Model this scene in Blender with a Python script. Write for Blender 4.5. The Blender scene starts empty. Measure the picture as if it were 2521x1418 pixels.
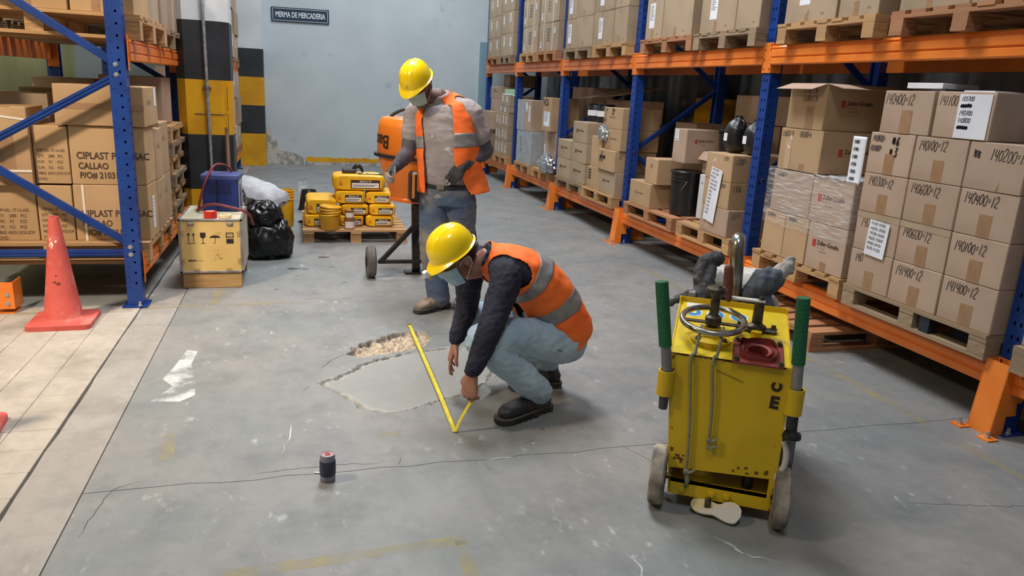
import bpy, bmesh, math, random
import numpy as np
from mathutils import Vector, Matrix, noise
random.seed(7)
PI = math.pi
scene = bpy.context.scene
COL = scene.collection
# ------------------------------------------------------------------ camera
F_PX, PITCH, ROLL, YAW, CAM_H = 1835.0, math.radians(14.8), math.radians(3.06), math.radians(16.4), 1.5
_fw = Vector((math.sin(YAW)*math.cos(PITCH), math.cos(YAW)*math.cos(PITCH), -math.sin(PITCH)))
_r0 = Vector((math.cos(YAW), -math.sin(YAW), 0)); _u0 = _r0.cross(_fw)
_rt = _r0*math.cos(ROLL) + _u0*math.sin(ROLL); _up = _u0*math.cos(ROLL) - _r0*math.sin(ROLL)
cam = bpy.data.cameras.new('camera'); cam.sensor_width = 36.0; cam.lens = F_PX/2521*36
cam.clip_start = 0.05
camo = bpy.data.objects.new('camera', cam); COL.objects.link(camo)
camo.matrix_world = Matrix(((_rt.x, _up.x, -_fw.x, 0), (_rt.y, _up.y, -_fw.y, 0), (_rt.z, _up.z, -_fw.z, CAM_H), (0, 0, 0, 1)))
scene.camera = camo
# ------------------------------------------------------------------ light
w = bpy.data.worlds.new('hall_light'); scene.world = w; w.use_nodes = True
bg = w.node_tree.nodes['Background']; bg.inputs[0].default_value = (0.88, 0.94, 1.0, 1); bg.inputs[1].default_value = 0.16
def area(name, loc, tgt, sx, sy, power, col, spread=180):
    l = bpy.data.lights.new(name, 'AREA'); l.shape = 'RECTANGLE'; l.size = sx; l.size_y = sy; l.energy = power; l.color = col; l.spread = math.radians(spread)
    o = bpy.data.objects.new(name, l); COL.objects.link(o); o.location = loc
    o.rotation_euler = (Vector(tgt) - Vector(loc)).to_track_quat('-Z', 'Y').to_euler(); return o
area('aisle_lamp', (0.7, 5.4, 6.0), (1.0, 4.9, 0), 1.1, 2.6, 345, (0.98, 0.98, 1.0))
area('aisle_lamp', (1.7, 11.2, 6.2), (1.7, 11.2, 0), 1.1, 2.6, 280, (0.90, 0.96, 1.0))
area('aisle_lamp', (0.2, 0.2, 6.2), (0.8, 1.4, 0), 0.8, 1.6, 85, (0.90, 0.96, 1.0))
area('warm_lamp', (-2.8, 2.5, 3.9), (-1.1, 4.5, 0.2), 0.40, 0.40, 80, (1.0, 0.82, 0.62), 96)
scene.view_settings.view_transform = 'Standard'
try: scene.view_settings.look = 'None'
except Exception: pass
scene.view_settings.gamma = 1.0; scene.view_settings.use_curve_mapping = False
scene.view_settings.exposure = 0.0
# ------------------------------------------------------------------ helpers
def srgb(r, g, b):
    f = lambda c: (c/255/12.92) if c/255 <= 0.04045 else ((c/255+0.055)/1.055)**2.4
    return (f(r), f(g), f(b), 1)
MATS = {}
def mat(name, c, r=0.6, m=0.0, c2=None, sc=6.0, lo=0.4, hi=0.62, stretch=None, bump=0.0, bsc=60.0, var=0.0, spec=0.5, coat=0, trans=0, alpha=1, det=6, c3=None, sc3=20, lo3=.6, hi3=.7, ior=1.45):
    """principled material: base colour c, noise patches of c2, speckles of c3, per-object brightness var"""
    if name in MATS: return MATS[name]
    M = bpy.data.materials.new(name); M.use_nodes = True; nt = M.node_tree; N = nt.nodes; L = nt.links
    b = N['Principled BSDF']; b.inputs['Roughness'].default_value = r; b.inputs['Metallic'].default_value = m
    b.inputs['Specular IOR Level'].default_value = spec; b.inputs['IOR'].default_value = ior
    if coat: b.inputs['Coat Weight'].default_value = coat; b.inputs['Coat Roughness'].default_value = 0.1
    if trans: b.inputs['Transmission Weight'].default_value = trans
    if alpha < 1: b.inputs['Alpha'].default_value = alpha
    b.inputs['Base Color'].default_value = c
    co = None
    if c2 or c3 or bump:
        tc = N.new('ShaderNodeTexCoord'); co = tc.outputs['Object']
        if stretch:
            mp = N.new('ShaderNodeMapping'); mp.inputs['Scale'].default_value = stretch; L.new(co, mp.inputs[0]); co = mp.outputs[0]
    cur = None
    def layer(cur, cc, scale, a, z, d):
        n = N.new('ShaderNodeTexNoise'); n.inputs['Scale'].default_value = scale; n.inputs['Detail'].default_value = d; L.new(co, n.inputs['Vector'])
        mr = N.new('ShaderNodeMapRange'); mr.inputs[1].default_value = a; mr.inputs[2].default_value = z; L.new(n.outputs[0], mr.inputs[0])
        mx = N.new('ShaderNodeMix'); mx.data_type = 'RGBA'; L.new(mr.outputs[0], mx.inputs[0])
        if cur is None: mx.inputs[6].default_value = c
        else: L.new(cur, mx.inputs[6])
        mx.inputs[7].default_value = cc
        return mx.outputs[2]
    if c2: cur = layer(cur, c2, sc, lo, hi, det)
    if c3: cur = layer(cur, c3, sc3, lo3, hi3, 8)
    if var:
        oi = N.new('ShaderNodeObjectInfo'); mr = N.new('ShaderNodeMapRange'); mr.inputs[3].default_value = 1-var; mr.inputs[4].default_value = 1+var
        L.new(oi.outputs['Random'], mr.inputs[0])
        hs = N.new('ShaderNodeHueSaturation'); L.new(mr.outputs[0], hs.inputs['Value'])
        if cur: L.new(cur, hs.inputs['Color'])
        else: hs.inputs['Color'].default_value = c
        cur = hs.outputs[0]
    if cur: L.new(cur, b.inputs['Base Color'])
    if bump:
        n = N.new('ShaderNodeTexNoise'); n.inputs['Scale'].default_value = bsc; n.inputs['Detail'].default_value = 5; L.new(co, n.inputs['Vector'])
        bp = N.new('ShaderNodeBump'); bp.inputs['Strength'].default_value = bump; bp.inputs['Distance'].default_value = 0.01
        L.new(n.outputs[0], bp.inputs['Height']); L.new(bp.outputs[0], b.inputs['Normal'])
    MATS[name] = M; return M
WMX = {}
def wm(o): return WMX.get(o.name, Matrix.Identity(4)) if o else Matrix.Identity(4)
def props(o, label=None, cat=None, group=None, kind=None):
    if label: o['label'] = label
    if cat: o['category'] = cat
    if group: o['group'] = group
    if kind: o['kind'] = kind
    return o
def thing(name, label, cat, loc=(0, 0, 0), rz=0.0, group=None, kind=None):
    o = bpy.data.objects.new(name, None); COL.objects.link(o); o.empty_display_size = 0.05
    o.location = loc; o.rotation_euler = (0, 0, rz)
    WMX[o.name] = Matrix.Translation(Vector(loc)) @ Matrix.Rotation(rz, 4, 'Z')
    return props(o, label, cat, group, kind)
def link(name, me, parent=None, inh=True):
    o = bpy.data.objects.new(name, me); COL.objects.link(o)
    if parent: o.parent = parent; WMX[o.name] = wm(parent)
    return o
def finish(me, m, smooth):
    if m: me.materials.append(m)
    if smooth:
        me.shade_smooth()
        if smooth < 180: me.set_sharp_from_angle(angle=math.radians(smooth))
CH_F = None
def chbox(x0, x1, y0, y1, z0, z1, c):
    V = []; idx = {}
    for sx in (0, 1):
        for sy in (0, 1):
            for sz in (0, 1):
                p = ((x0, x1)[sx], (y0, y1)[sy], (z0, z1)[sz]); d = (c*(1-2*sx), c*(1-2*sy), c*(1-2*sz))
                for a in range(3):   # vertex lying on the face normal to axis a
                    q = [p[i] + (d[i] if i != a else 0) for i in range(3)]
                    idx[(sx, sy, sz, a)] = len(V); V.append(tuple(q))
    Fc = []
    for a in range(3):
        o = [i for i in range(3) if i != a]
        for s in (0, 1):
            loop = []
            for (p, q) in ((0, 0), (1, 0), (1, 1), (0, 1)):
                k = [0, 0, 0]; k[a] = s; k[o[0]] = p; k[o[1]] = q; loop.append(idx[(k[0], k[1], k[2], a)])
            flip = (s == 0) != (a == 1)
            Fc.append(loop[::-1] if flip else loop)
    for a in range(3):                  # edges along axis a
        o = [i for i in range(3) if i != a]
        for p in (0, 1):
            for q in (0, 1):
                k0 = [0, 0, 0]; k0[o[0]] = p; k0[o[1]] = q; k1 = list(k0); k1[a] = 1
                l = [idx[(*k0, o[0])], idx[(*k1, o[0])], idx[(*k1, o[1])], idx[(*k0, o[1])]]
                Fc.append(l)
    for sx in (0, 1):
        for sy in (0, 1):
            for sz in (0, 1): Fc.append([idx[(sx, sy, sz, 0)], idx[(sx, sy, sz, 1)], idx[(sx, sy, sz, 2)]])
    # orient outward
    cx = Vector(((x0+x1)/2, (y0+y1)/2, (z0+z1)/2)); out = []
    for f in Fc:
        P = [Vector(V[i]) for i in f]; n = (P[1]-P[0]).cross(P[2]-P[0]); ctr = sum(P, Vector())/len(P)
        out.append(f if n.dot(ctr-cx) > 0 else f[::-1])
    return V, out
def crom(P, n):
    """Catmull-Rom resample of a list of tuples"""
    P = [np.array(p, float) for p in P]; out = []; k = len(P)-1
    for i in range(n):
        t = i/(n-1)*k; j = min(int(t), k-1); u = t-j
        a, b, c, d = P[max(j-1, 0)], P[j], P[j+1], P[min(j+2, k)]
        out.append(0.5*((2*b)+(c-a)*u+(2*a-5*b+4*c-d)*u*u+(3*b-a-3*c+d)*u**3))
    return out
class MB:
    def __init__(s): s.v = []; s.f = []
    def add(s, v, f):
        k = len(s.v); s.v += [tuple(p) for p in v]; s.f += [[i+k for i in q] for q in f]; return s
    def box(s, x0, x1, y0, y1, z0, z1, c=0.0, M=None):
        if c > 0: V, Fc = chbox(x0, x1, y0, y1, z0, z1, c)
        else:
            V = [(x0, y0, z0), (x1, y0, z0), (x1, y1, z0), (x0, y1, z0), (x0, y0, z1), (x1, y0, z1), (x1, y1, z1), (x0, y1, z1)]
            Fc = [(0, 3, 2, 1), (4, 5, 6, 7), (0, 1, 5, 4), (1, 2, 6, 5), (2, 3, 7, 6), (3, 0, 4, 7)]
        if M: V = [M @ Vector(p) for p in V]
        return s.add(V, Fc)
    def bar(s, a, b, w, h, up=(0, 0, 1), c=0.0):
        """rectangular bar from a to b, w sideways, h along up"""
        a, b = Vector(a), Vector(b); d = (b-a); l = d.length; d.normalize(); u = Vector(up); sd = d.cross(u)
        if sd.length < 1e-4: sd = d.cross(Vector((1, 0, 0)))
        sd.normalize(); u = sd.cross(d)
        M = Matrix(((d.x, sd.x, u.x, a.x), (d.y, sd.y, u.y, a.y), (d.z, sd.z, u.z, a.z), (0, 0, 0, 1)))
        if (M.to_3x3().determinant() < 0): M = M @ Matrix.Diagonal((1, -1, 1, 1))
        return s.box(0, l, -w/2, w/2, -h/2, h/2, c, M)
    def tube(s, path, r, n=10, closed=False, cap=True, sx=1.0):
        P = [Vector(p) for p in path]; R = r if hasattr(r, '__len__') else [r]*len(P); rings = []; t0 = None; k = len(P)
        for i in range(k):
            if closed: t = P[(i+1) % k]-P[i-1]
            else: t = P[min(i+1, k-1)]-P[max(i-1, 0)]
            t.normalize()
            if t0 is None:
                nrm = t.orthogonal().normalized()
            else:
                nrm = (nrm - t*nrm.dot(t)).normalized()
            t0 = t; bn = t.cross(nrm)
            rings.append([P[i]+(nrm*math.cos(a)*sx+bn*math.sin(a))*R[i] for a in [2*PI*j/n for j in range(n)]])
        V = [p for q in rings for p in q]; Fc = []
        for i in range(k if closed else k-1):
            for j in range(n):
                a = i*n+j; b = i*n+(j+1) % n; i2 = (i+1) % k; Fc.append((a, b, i2*n+(j+1) % n, i2*n+j))
        if cap and not closed: Fc += [tuple(range(n-1, -1, -1)), tuple((k-1)*n+j for j in range(n))]
        return s.add(V, Fc)
    def lathe(s, prof, c=(0, 0, 0), n=24, M=None, cap=False, a0=0, a1=2*PI):
        full = abs(a1-a0-2*PI) < 1e-6; m = n if full else n+1
        V = []; c = Vector(c)
        for r, z in prof:
            for j in range(m):
                a = a0+(a1-a0)*j/n; V.append(Vector((r*math.cos(a), r*math.sin(a), z)))
        Fc = []
        for i in range(len(prof)-1):
            for j in range(n):
                j2 = (j+1) % m; Fc.append((i*m+j, i*m+j2, (i+1)*m+j2, (i+1)*m+j))
        if cap: Fc += [tuple(range(m-1, -1, -1)), tuple((len(prof)-1)*m+j for j in range(m))]
        if M: V = [M @ p for p in V]
        return s.add([p+c for p in V], Fc)
    def prism(s, poly, a0, a1, ax='y', M=None):
        """closed 2-D polygon extruded along an axis ('x': (y,z) 'y': (x,z) 'z': (x,y))"""
        k = len(poly); mk = {'x': lambda p, a: (a, p[0], p[1]), 'y': lambda p, a: (p[0], a, p[1]), 'z': lambda p, a: (p[0], p[1], a)}[ax]
        V = [mk(p, a0) for p in poly]+[mk(p, a1) for p in poly]
        if M: V = [M @ Vector(p) for p in V]
        ar = sum(poly[i][0]*poly[(i+1) % k][1]-poly[(i+1) % k][0]*poly[i][1] for i in range(k))
        flip = (ar > 0) == (ax == 'y')
        if a1 < a0: flip = not flip
        A = list(range(k)); B = list(range(k, 2*k)); Fc = [A[::-1], B]+[(i, (i+1) % k, k+(i+1) % k, k+i) for i in range(k)]
        if flip: Fc = [list(f)[::-1] for f in Fc]
        return s.add(V, Fc)
    def grid(s, fn, nu, nv, cu=False, cv=False, keep=None):
        V = [fn(i/(nu if cu else nu-1), j/(nv if cv else nv-1)) for i in range(nu) for j in range(nv)]; Fc = []
        for i in range(nu if cu else nu-1):
            for j in range(nv if cv else nv-1):
                if keep and not keep((i+.5)/(nu if cu else nu-1), (j+.5)/(nv if cv else nv-1)): continue
                Fc.append((i*nv+j, ((i+1) % nu)*nv+j, ((i+1) % nu)*nv+(j+1) % nv, i*nv+(j+1) % nv))
        used = sorted({i for f in Fc for i in f}); mp = {a: k for k, a in enumerate(used)}
        return s.add([V[i] for i in used], [[mp[i] for i in f] for f in Fc])
    def ell(s, c, r, M=None, n=16, m=10):
        c = Vector(c); R = M.to_3x3() if M else Matrix.Identity(3)
        def fn(u, v):
            a = 2*PI*u; b = PI*(v-.5)*0.998
            return c+R @ Vector((r[0]*math.cos(b)*math.cos(a), r[1]*math.cos(b)*math.sin(a), r[2]*math.sin(b)))
        k = len(s.v); s.grid(fn, n, m, cu=True)
        s.f.append([k+i*m for i in range(n)][::-1]); s.f.append([k+i*m+m-1 for i in range(n)])
        return s
    def loft(s, pts, rad, hint=(0, 0, 1), n=16, m=None, power=2.0):
        """closed body through pts with (side, up) radii, rounded ends"""
        k = m or max(6, 5*len(pts)); R = [(q, q) if not hasattr(q, '__len__') else q for q in rad]
        C = [Vector(p) for p in crom(pts, k)]; A = crom(R, k); h = Vector(hint); rings = []
        for i in range(k):
            t = (C[min(i+1, k-1)]-C[max(i-1, 0)]).normalized(); sd = t.cross(h)
            if sd.length < 1e-3: sd = t.orthogonal()
            sd.normalize(); u = sd.cross(t)
            rings.append((C[i], sd, u, A[i], t))
        ext = []
        c, sd, u, a, t = rings[0]
        for q in (0.999, .9, .6): ext.append((c-t*min(a)*q, sd, u, a*math.sqrt(1-q*q), t))
        rings = ext+rings
        c, sd, u, a, t = rings[-1]
        for q in (.6, .9, .999): rings.append((c+t*min(a)*q, sd, u, a*math.sqrt(1-q*q), t))
        V = []; e = 2.0/power
        for c, sd, u, a, t in rings:
            for j in range(n):
                w_ = 2*PI*j/n; x = math.cos(w_); y = math.sin(w_)
                x = math.copysign(abs(x)**e, x); y = math.copysign(abs(y)**e, y); V.append(c+sd*a[0]*x+u*a[1]*y)
        q = len(rings); Fc = []
        for i in range(q-1):
            for j in range(n): Fc.append((i*n+j, i*n+(j+1) % n, (i+1)*n+(j+1) % n, (i+1)*n+j))
        Fc += [tuple(range(n-1, -1, -1)), tuple((q-1)*n+j for j in range(n))]
        return s.add(V, [f[::-1] for f in Fc] if False else Fc)
    def mesh(s, name, m=None, smooth=0, org=None, inv=None):
        V = s.v
        if inv is not None: V = [inv @ Vector(p) for p in V]
        elif org is not None: V = [(p[0]-org[0], p[1]-org[1], p[2]-org[2]) for p in V]
        me = bpy.data.meshes.new(name); me.from_pydata([tuple(p) for p in V], [], s.f); me.update(); finish(me, m, smooth); return me
    def build(s, name, m, parent=None, smooth=0, local=False, label=None, cat=None, group=None, kind=None, solid=0):
        if parent: me = s.mesh(name, m, smooth, inv=None if local else wm(parent).inverted()); o = link(name, me, parent)
        else:
            A = np.array([tuple(p) for p in s.v]); og = ((A[:, 0].min()+A[:, 0].max())/2, (A[:, 1].min()+A[:, 1].max())/2, A[:, 2].min())
            me = s.mesh(name, m, smooth, org=og); o = link(name, me); o.location = og; WMX[o.name] = Matrix.Translation(og)
        if solid:
            md = o.modifiers.new('thickness', 'SOLIDIFY'); md.thickness = solid; md.offset = 0
        return props(o, label, cat, group, kind)
def B(x0, x1, y0, y1, z0, z1, c=0.0): return MB().box(x0, x1, y0, y1, z0, z1, c)
def frame(o, x, y, z=None):
    """matrix with origin o and axes x, y (z = x cross y)"""
    x = Vector(x).normalized(); z = Vector(z) if z else x.cross(Vector(y)); z.normalize(); y = z.cross(x).normalized(); o = Vector(o)
    return Matrix(((x.x, y.x, z.x, o.x), (x.y, y.y, z.y, o.y), (x.z, y.z, z.z, o.z), (0, 0, 0, 1)))
# unit plank shared by all boards (length along local x)
_pl = {}
def plank(name, c, size, m, parent, rz=0.0, label=None):
    key = m.name
    if key not in _pl: _pl[key] = B(-.5, .5, -.5, .5, -.5, .5).mesh('plank_'+key, m)
    o = bpy.data.objects.new(name, _pl[key]); COL.objects.link(o); o.parent = parent
    o.matrix_local = wm(parent).inverted() @ Matrix.Translation(Vector(c)) @ Matrix.Rotation(rz, 4, 'Z') @ Matrix.Diagonal((size[0], size[1], size[2], 1))
    return o
# ---- writing
def text(s, size, M, m, parent, name='lettering', align='CENTER', bold=0.0, wrap=None, sx=1.0, space=1.0):
    """printed lettering lying in the xy plane of M"""
    cu = bpy.data.curves.new('t', 'FONT'); cu.body = s; cu.size = size; cu.align_x = align; cu.align_y = 'CENTER'; cu.offset = bold; cu.resolution_u = 3; cu.space_character = space
    to = bpy.data.objects.new('t', cu); me = bpy.data.meshes.new_from_object(to); bpy.data.objects.remove(to); bpy.data.curves.remove(cu)
    n = len(me.vertices); co = np.empty(n*3); me.vertices.foreach_get('co', co); co = co.reshape(-1, 3); co[:, 0] *= sx
    inv = wm(parent).inverted()
    out = [inv @ (wrap(p) if wrap else M @ Vector(p)) for p in co]
    me.vertices.foreach_set('co', np.array([tuple(p) for p in out]).ravel()); me.materials.clear(); me.materials.append(m); me.name = name
    return link(name, me, parent)
GLY = {'0': [[(.3, 1), (.08, .8), (.02, .4), (.2, .02), (.45, .1), (.55, .5), (.48, .85), (.3, 1)]], '1': [[(.2, .95), (.12, 0)]],
 '2': [[(.05, .75), (.2, .98), (.45, .9), (.45, .6), (.05, .05), (.55, .0)]], '3': [[(.08, .95), (.5, .95), (.25, .58), (.5, .4), (.42, .05), (.05, .08)]],
 '4': [[(.1, 1), (.05, .5), (.5, .5)], [(.48, 1), (.4, 0)]], '5': [[(.5, .98), (.12, .95), (.1, .58), (.42, .58), (.5, .25), (.3, .0), (.03, .08)]],
 '6': [[(.45, .98), (.12, .6), (.05, .2), (.25, 0), (.48, .15), (.4, .42), (.1, .35)]], '7': [[(.05, .95), (.52, .95), (.2, 0)], [(.12, .5), (.45, .52)]],
 '8': [[(.3, .55), (.08, .8), (.3, 1), (.48, .8), (.3, .55), (.05, .22), (.28, 0), (.52, .22), (.3, .55)]], '9': [[(.45, .75), (.2, .6), (.08, .8), (.25, 1), (.45, .85), (.4, 0)]],
 '=': [[(.08, .62), (.42, .66)], [(.08, .42), (.42, .46)]], 'A': [[(.02, 0), (.28, 1), (.5, 0)], [(.1, .4), (.45, .4)]], 'B': [[(.1, 0), (.1, 1), (.4, .9), (.38, .6), (.1, .55), (.48, .4), (.4, .05), (.1, 0)]],
 '+': [[(.1, .5), (.45, .5)], [(.28, .7), (.28, .3)]], '-': [[(.08, .5), (.42, .54)]], 'C': [[(.48, .9), (.2, .95), (.06, .5), (.2, .04), (.5, .1)]], 'H': [[(.06, 0), (.08, 1)], [(.46, 0), (.48, 1)], [(.08, .5), (.46, .52)]],
 'x': [[(.0, .35), (.6, .6), (.05, .6), (.6, .38), (.0, .5), (.6, .5)]], '#': [[(0, .9), (.5, .1), (.1, .95), (.6, .2), (0, .3), (.6, .8), (.0, .6), (.6, .5)]], 'X': [[(.02, 0), (.5, 1)], [(.05, 1), (.5, 0)]]}
def hand(s, h, M, m, parent, w=0.006, name='handwriting', slant=0.10, seed=0, cx=.62):
    """marker handwriting as flat ribbons in the xy plane of M, baseline start at origin"""
    rnd = random.Random(seed or sum(map(ord, s))); mb = MB(); x = 0.0
    for ch in s:
        if ch == ' ': x += h*.4*cx; continue
        dy = rnd.uniform(-.06, .06)*h; sc = rnd.uniform(.9, 1.08)
        ww = w*(4.2 if ch == 'x' else 1)
        for st in GLY[ch]:
            P = [Vector((x+(px*cx+slant*py)*h*sc, dy+py*h*sc, 0)) for px, py in st]
            if len(P) > 2: P = [Vector(q) for q in crom(P, len(P)*3)]
            V = []; k = len(P)
            for i in range(k):
                t = (P[min(i+1, k-1)]-P[max(i-1, 0)]).normalized(); nn = Vector((-t.y, t.x, 0))*ww/2
                V += [P[i]+nn, P[i]-nn]
            mb.add([M @ p for p in V], [(2*i, 2*i+1, 2*i+3, 2*i+2) for i in range(k-1)])
        x += h*cx*(.52 if ch == '1' else .70)*sc
    return mb.build(name, m, parent)
def quadpatch(M, x0, x1, y0, y1, t=0.0008):
    """thin sheet in the xy plane of M"""
    return MB().box(x0, x1, y0, y1, -t, 0, 0, M)
# voxel union of overlapping closed shapes
def fuse(mb, vox, smooth=4, fac=0.5):
    me = bpy.data.meshes.new('tmp'); me.from_pydata([tuple(p) for p in mb.v], [], mb.f); me.update()
    bm = bmesh.new(); bm.from_mesh(me); bmesh.ops.recalc_face_normals(bm, faces=bm.faces); bm.to_mesh(me); bm.free()
    o = bpy.data.objects.new('tmp', me); COL.objects.link(o)
    r = o.modifiers.new('r', 'REMESH'); r.mode = 'VOXEL'; r.voxel_size = vox
    if smooth: sm = o.modifiers.new('s', 'SMOOTH'); sm.iterations = smooth; sm.factor = fac
    dg = bpy.context.evaluated_depsgraph_get(); dg.update()
    out = bpy.data.meshes.new_from_object(o.evaluated_get(dg)); bpy.data.objects.remove(o); bpy.data.meshes.remove(me)
    return out
def getco(me):
    a = np.empty(len(me.vertices)*3, np.float32); me.vertices.foreach_get('co', a); return a.reshape(-1, 3)
def getno(me):
    a = np.empty(len(me.vertices)*3, np.float32); me.vertices.foreach_get('normal', a); return a.reshape(-1, 3)
def setco(me, a): me.vertices.foreach_set('co', np.ascontiguousarray(a, np.float32).ravel()); me.update()
def nz(P, sc, seed=0.0, oct=2):
    """fast smooth pseudo-noise in about [-1,1]: sums of rotated sines"""
    P = P*sc; r = np.zeros(len(P)); rs = np.random.RandomState(int(seed*10)+5); tot = 0
    for o in range(oct):
        for k in range(5):
            d = rs.normal(size=3); d /= np.linalg.norm(d); ph = rs.uniform(0, 6.28, 2)
            d2 = rs.normal(size=3); d2 /= np.linalg.norm(d2)
            r += np.sin((P@d)*(1.0+.35*k)*2**o*2.2+ph[0]+1.3*np.sin((P@d2)*1.7*2**o+ph[1]))/(2**o)
        tot += 2.6/(2**o)
    return r/tot
def body(name, mb, vox, m, parent, smooth=4, wr=None, label=None):
    """fused shape in world coordinates as a part; wr(P, N) -> displacement along the normal"""
    me = fuse(mb, vox, smooth)
    P = getco(me); 
    if wr is not None: P = P+getno(me)*wr(P)[:, None]
    inv = np.array(wm(parent).inverted()); P = P@inv[:3, :3].T+inv[:3, 3]
    setco(me, P); me.materials.clear(); finish(me, m, 180); me.name = name
    o = link(name, me, parent); return props(o, label)
# ------------------------------------------------------------------ materials
def nodes_of(name):
    M = bpy.data.materials.new(name); M.use_nodes = True; MATS[name] = M
    return M, M.node_tree.nodes, M.node_tree.links, M.node_tree.nodes['Principled BSDF']
def floor_mat(name, base, dust, scuff, stain, attr=False, rough=0.5, scufflo=.575, wear=1.0):
    M, N, L, b = nodes_of(name)
    g = N.new('ShaderNodeNewGeometry')
    def noise_(sc, d, lo, hi, st=None, rot=0):
        n = N.new('ShaderNodeTexNoise'); n.inputs['Scale'].default_value = sc; n.inputs['Detail'].default_value = d; n.inputs['Roughness'].default_value = .62
        v = g.outputs['Position']
        if st:
            mp = N.new('ShaderNodeMapping'); mp.inputs['Scale'].default_value = st; mp.inputs['Rotation'].default_value = (0, 0, rot); L.new(v, mp.inputs[0]); v = mp.outputs[0]
        L.new(v, n.inputs['Vector'])
        mr = N.new('ShaderNodeMapRange'); mr.inputs[1].default_value = lo; mr.inputs[2].default_value = hi; L.new(n.outputs[0], mr.inputs[0]); return mr.outputs[0], n.outputs[0]
    def mix(a, bcol, f):
        m = N.new('ShaderNodeMix'); m.data_type = 'RGBA'
        if isinstance(a, tuple): m.inputs[6].default_value = a
        else: L.new(a, m.inputs[6])
        m.inputs[7].default_value = bcol; L.new(f, m.inputs[0]); return m.outputs[2]
    def mul(f, k):
        m = N.new('ShaderNodeMath'); m.operation = 'MULTIPLY'; m.inputs[1].default_value = k
        L.new(f, m.inputs[0]); return m.outputs[0]
    def mul2(f, h):
        m = N.new('ShaderNodeMath'); m.operation = 'MULTIPLY'; L.new(f, m.inputs[0]); L.new(h, m.inputs[1]); return m.outputs[0]
    f1, _ = noise_(0.9, 5, .38, .66); c = mix(base, dust, mul(f1, .8))
    f2, raw = noise_(3.2, 10, .48, .70); c = mix(c, stain, mul(f2, .7))
    f7, _ = noise_(17, 10, .5, .72); c = mix(c, stain, mul(f7, .3)); f8, _ = noise_(26, 8, .56, .72); c = mix(c, dust, mul(f8, .4))
    f6, _ = noise_(11, 6, .45, .8, (1, .35, 1), .4); c = mix(c, stain, mul(f6, .35))
    f3, _ = noise_(19, 10, scufflo+.015, scufflo+.10, (1, .5, 1), .5); f4, _ = noise_(1.5, 4, .46, .66); c = mix(c, scuff, mul(mul2(f3, f4), .7*wear))
    f5, _ = noise_(60, 3, .72, .78); c = mix(c, scuff, mul(f5, .35*wear))
    if attr:
        a = N.new('ShaderNodeAttribute'); a.attribute_name = 'mask'; sp = N.new('ShaderNodeSeparateColor'); L.new(a.outputs['Color'], sp.inputs[0])
        pn, _ = noise_(6, 8, .35, .7)
        c = mix(c, srgb(150, 152, 150), mul(sp.outputs[0], .6)); c = mix(c, srgb(134, 134, 131), mul2(mul(sp.outputs[0], .5), pn))
        c = mix(c, srgb(184, 168, 146), sp.outputs[1]); hn, _ = noise_(22, 8, .48, .6)
        c = mix(c, srgb(136, 122, 106), mul2(sp.outputs[1], hn))
        c = mix(c, srgb(188, 182, 172), mul(sp.outputs[2], .8))
        a2 = N.new('ShaderNodeAttribute'); a2.attribute_name = 'crack'; c = mix(c, srgb(72, 68, 62), mul(a2.outputs['Fac'], .85))
    L.new(c, b.inputs['Base Color'])
    rr = N.new('ShaderNodeMapRange'); rr.inputs[3].default_value = rough-.1; rr.inputs[4].default_value = rough+.2; L.new(raw, rr.inputs[0]); L.new(rr.outputs[0], b.inputs['Roughness'])
    bp = N.new('ShaderNodeBump'); bp.inputs['Strength'].default_value = .25; bp.inputs['Distance'].default_value = .004; L.new(raw, bp.inputs['Height']); L.new(bp.outputs[0], b.inputs['Normal'])
    return M
FG = dict(base=srgb(122, 127, 128), dust=srgb(143, 138, 135), scuff=srgb(190, 193, 191), stain=srgb(100, 104, 106))
m_floor = floor_mat('floor_concrete', **FG); m_floorh = floor_mat('floor_concrete_patched', attr=True, **FG)
m_tile = floor_mat('floor_tile_cream', srgb(172, 165, 156), srgb(156, 148, 136), srgb(190, 184, 177), srgb(124, 117, 108), rough=.6, scufflo=.56)
m_strip = floor_mat('drain_strip', srgb(154, 150, 145), srgb(140, 135, 129), srgb(178, 175, 171), srgb(114, 112, 110), rough=.55)
m_grout = mat('joint_dirt', srgb(58, 54, 52), .95)
m_crack = mat('crack_dark', srgb(78, 78, 78), .95)
def paint_worn(name, c, amt_lo, amt_hi, under=srgb(136, 143, 144)):
    M, N, L, b = nodes_of(name); g = N.new('ShaderNodeNewGeometry'); n = N.new('ShaderNodeTexNoise'); n.inputs['Scale'].default_value = 5; n.inputs['Detail'].default_value = 9; n.inputs['Roughness'].default_value = .68
    L.new(g.outputs['Position'], n.inputs['Vector']); mr = N.new('ShaderNodeMapRange'); mr.inputs[1].default_value = amt_lo; mr.inputs[2].default_value = amt_hi; L.new(n.outputs[0], mr.inputs[0])
    tr = N.new('ShaderNodeBsdfTransparent'); mx = N.new('ShaderNodeMixShader'); L.new(mr.outputs[0], mx.inputs[0]); L.new(tr.outputs[0], mx.inputs[1]); L.new(b.outputs[0], mx.inputs[2])
    b.inputs['Base Color'].default_value = c; b.inputs['Roughness'].default_value = .6; L.new(mx.outputs[0], N['Material Output'].inputs[0]); return M
m_yline = paint_worn('worn_yellow_paint', srgb(172, 162, 114), .40, .78); m_wline = paint_worn('worn_white_paint', srgb(200, 204, 204), .42, .6)
m_wline2 = paint_worn('worn_pale_repair', srgb(206, 206, 204), .36, .52)
m_wall = mat('wall_plaster', srgb(186, 195, 200), .75, c2=srgb(177, 187, 192), sc=1.2, bump=.12, bsc=18, c3=srgb(160, 170, 175), sc3=5, lo3=.66, hi3=.78)
m_peel = mat('peeling_plaster', srgb(182, 180, 172), .9, c2=srgb(140, 140, 134), sc=9, lo=.45, hi=.56, bump=.8, bsc=30)
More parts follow.
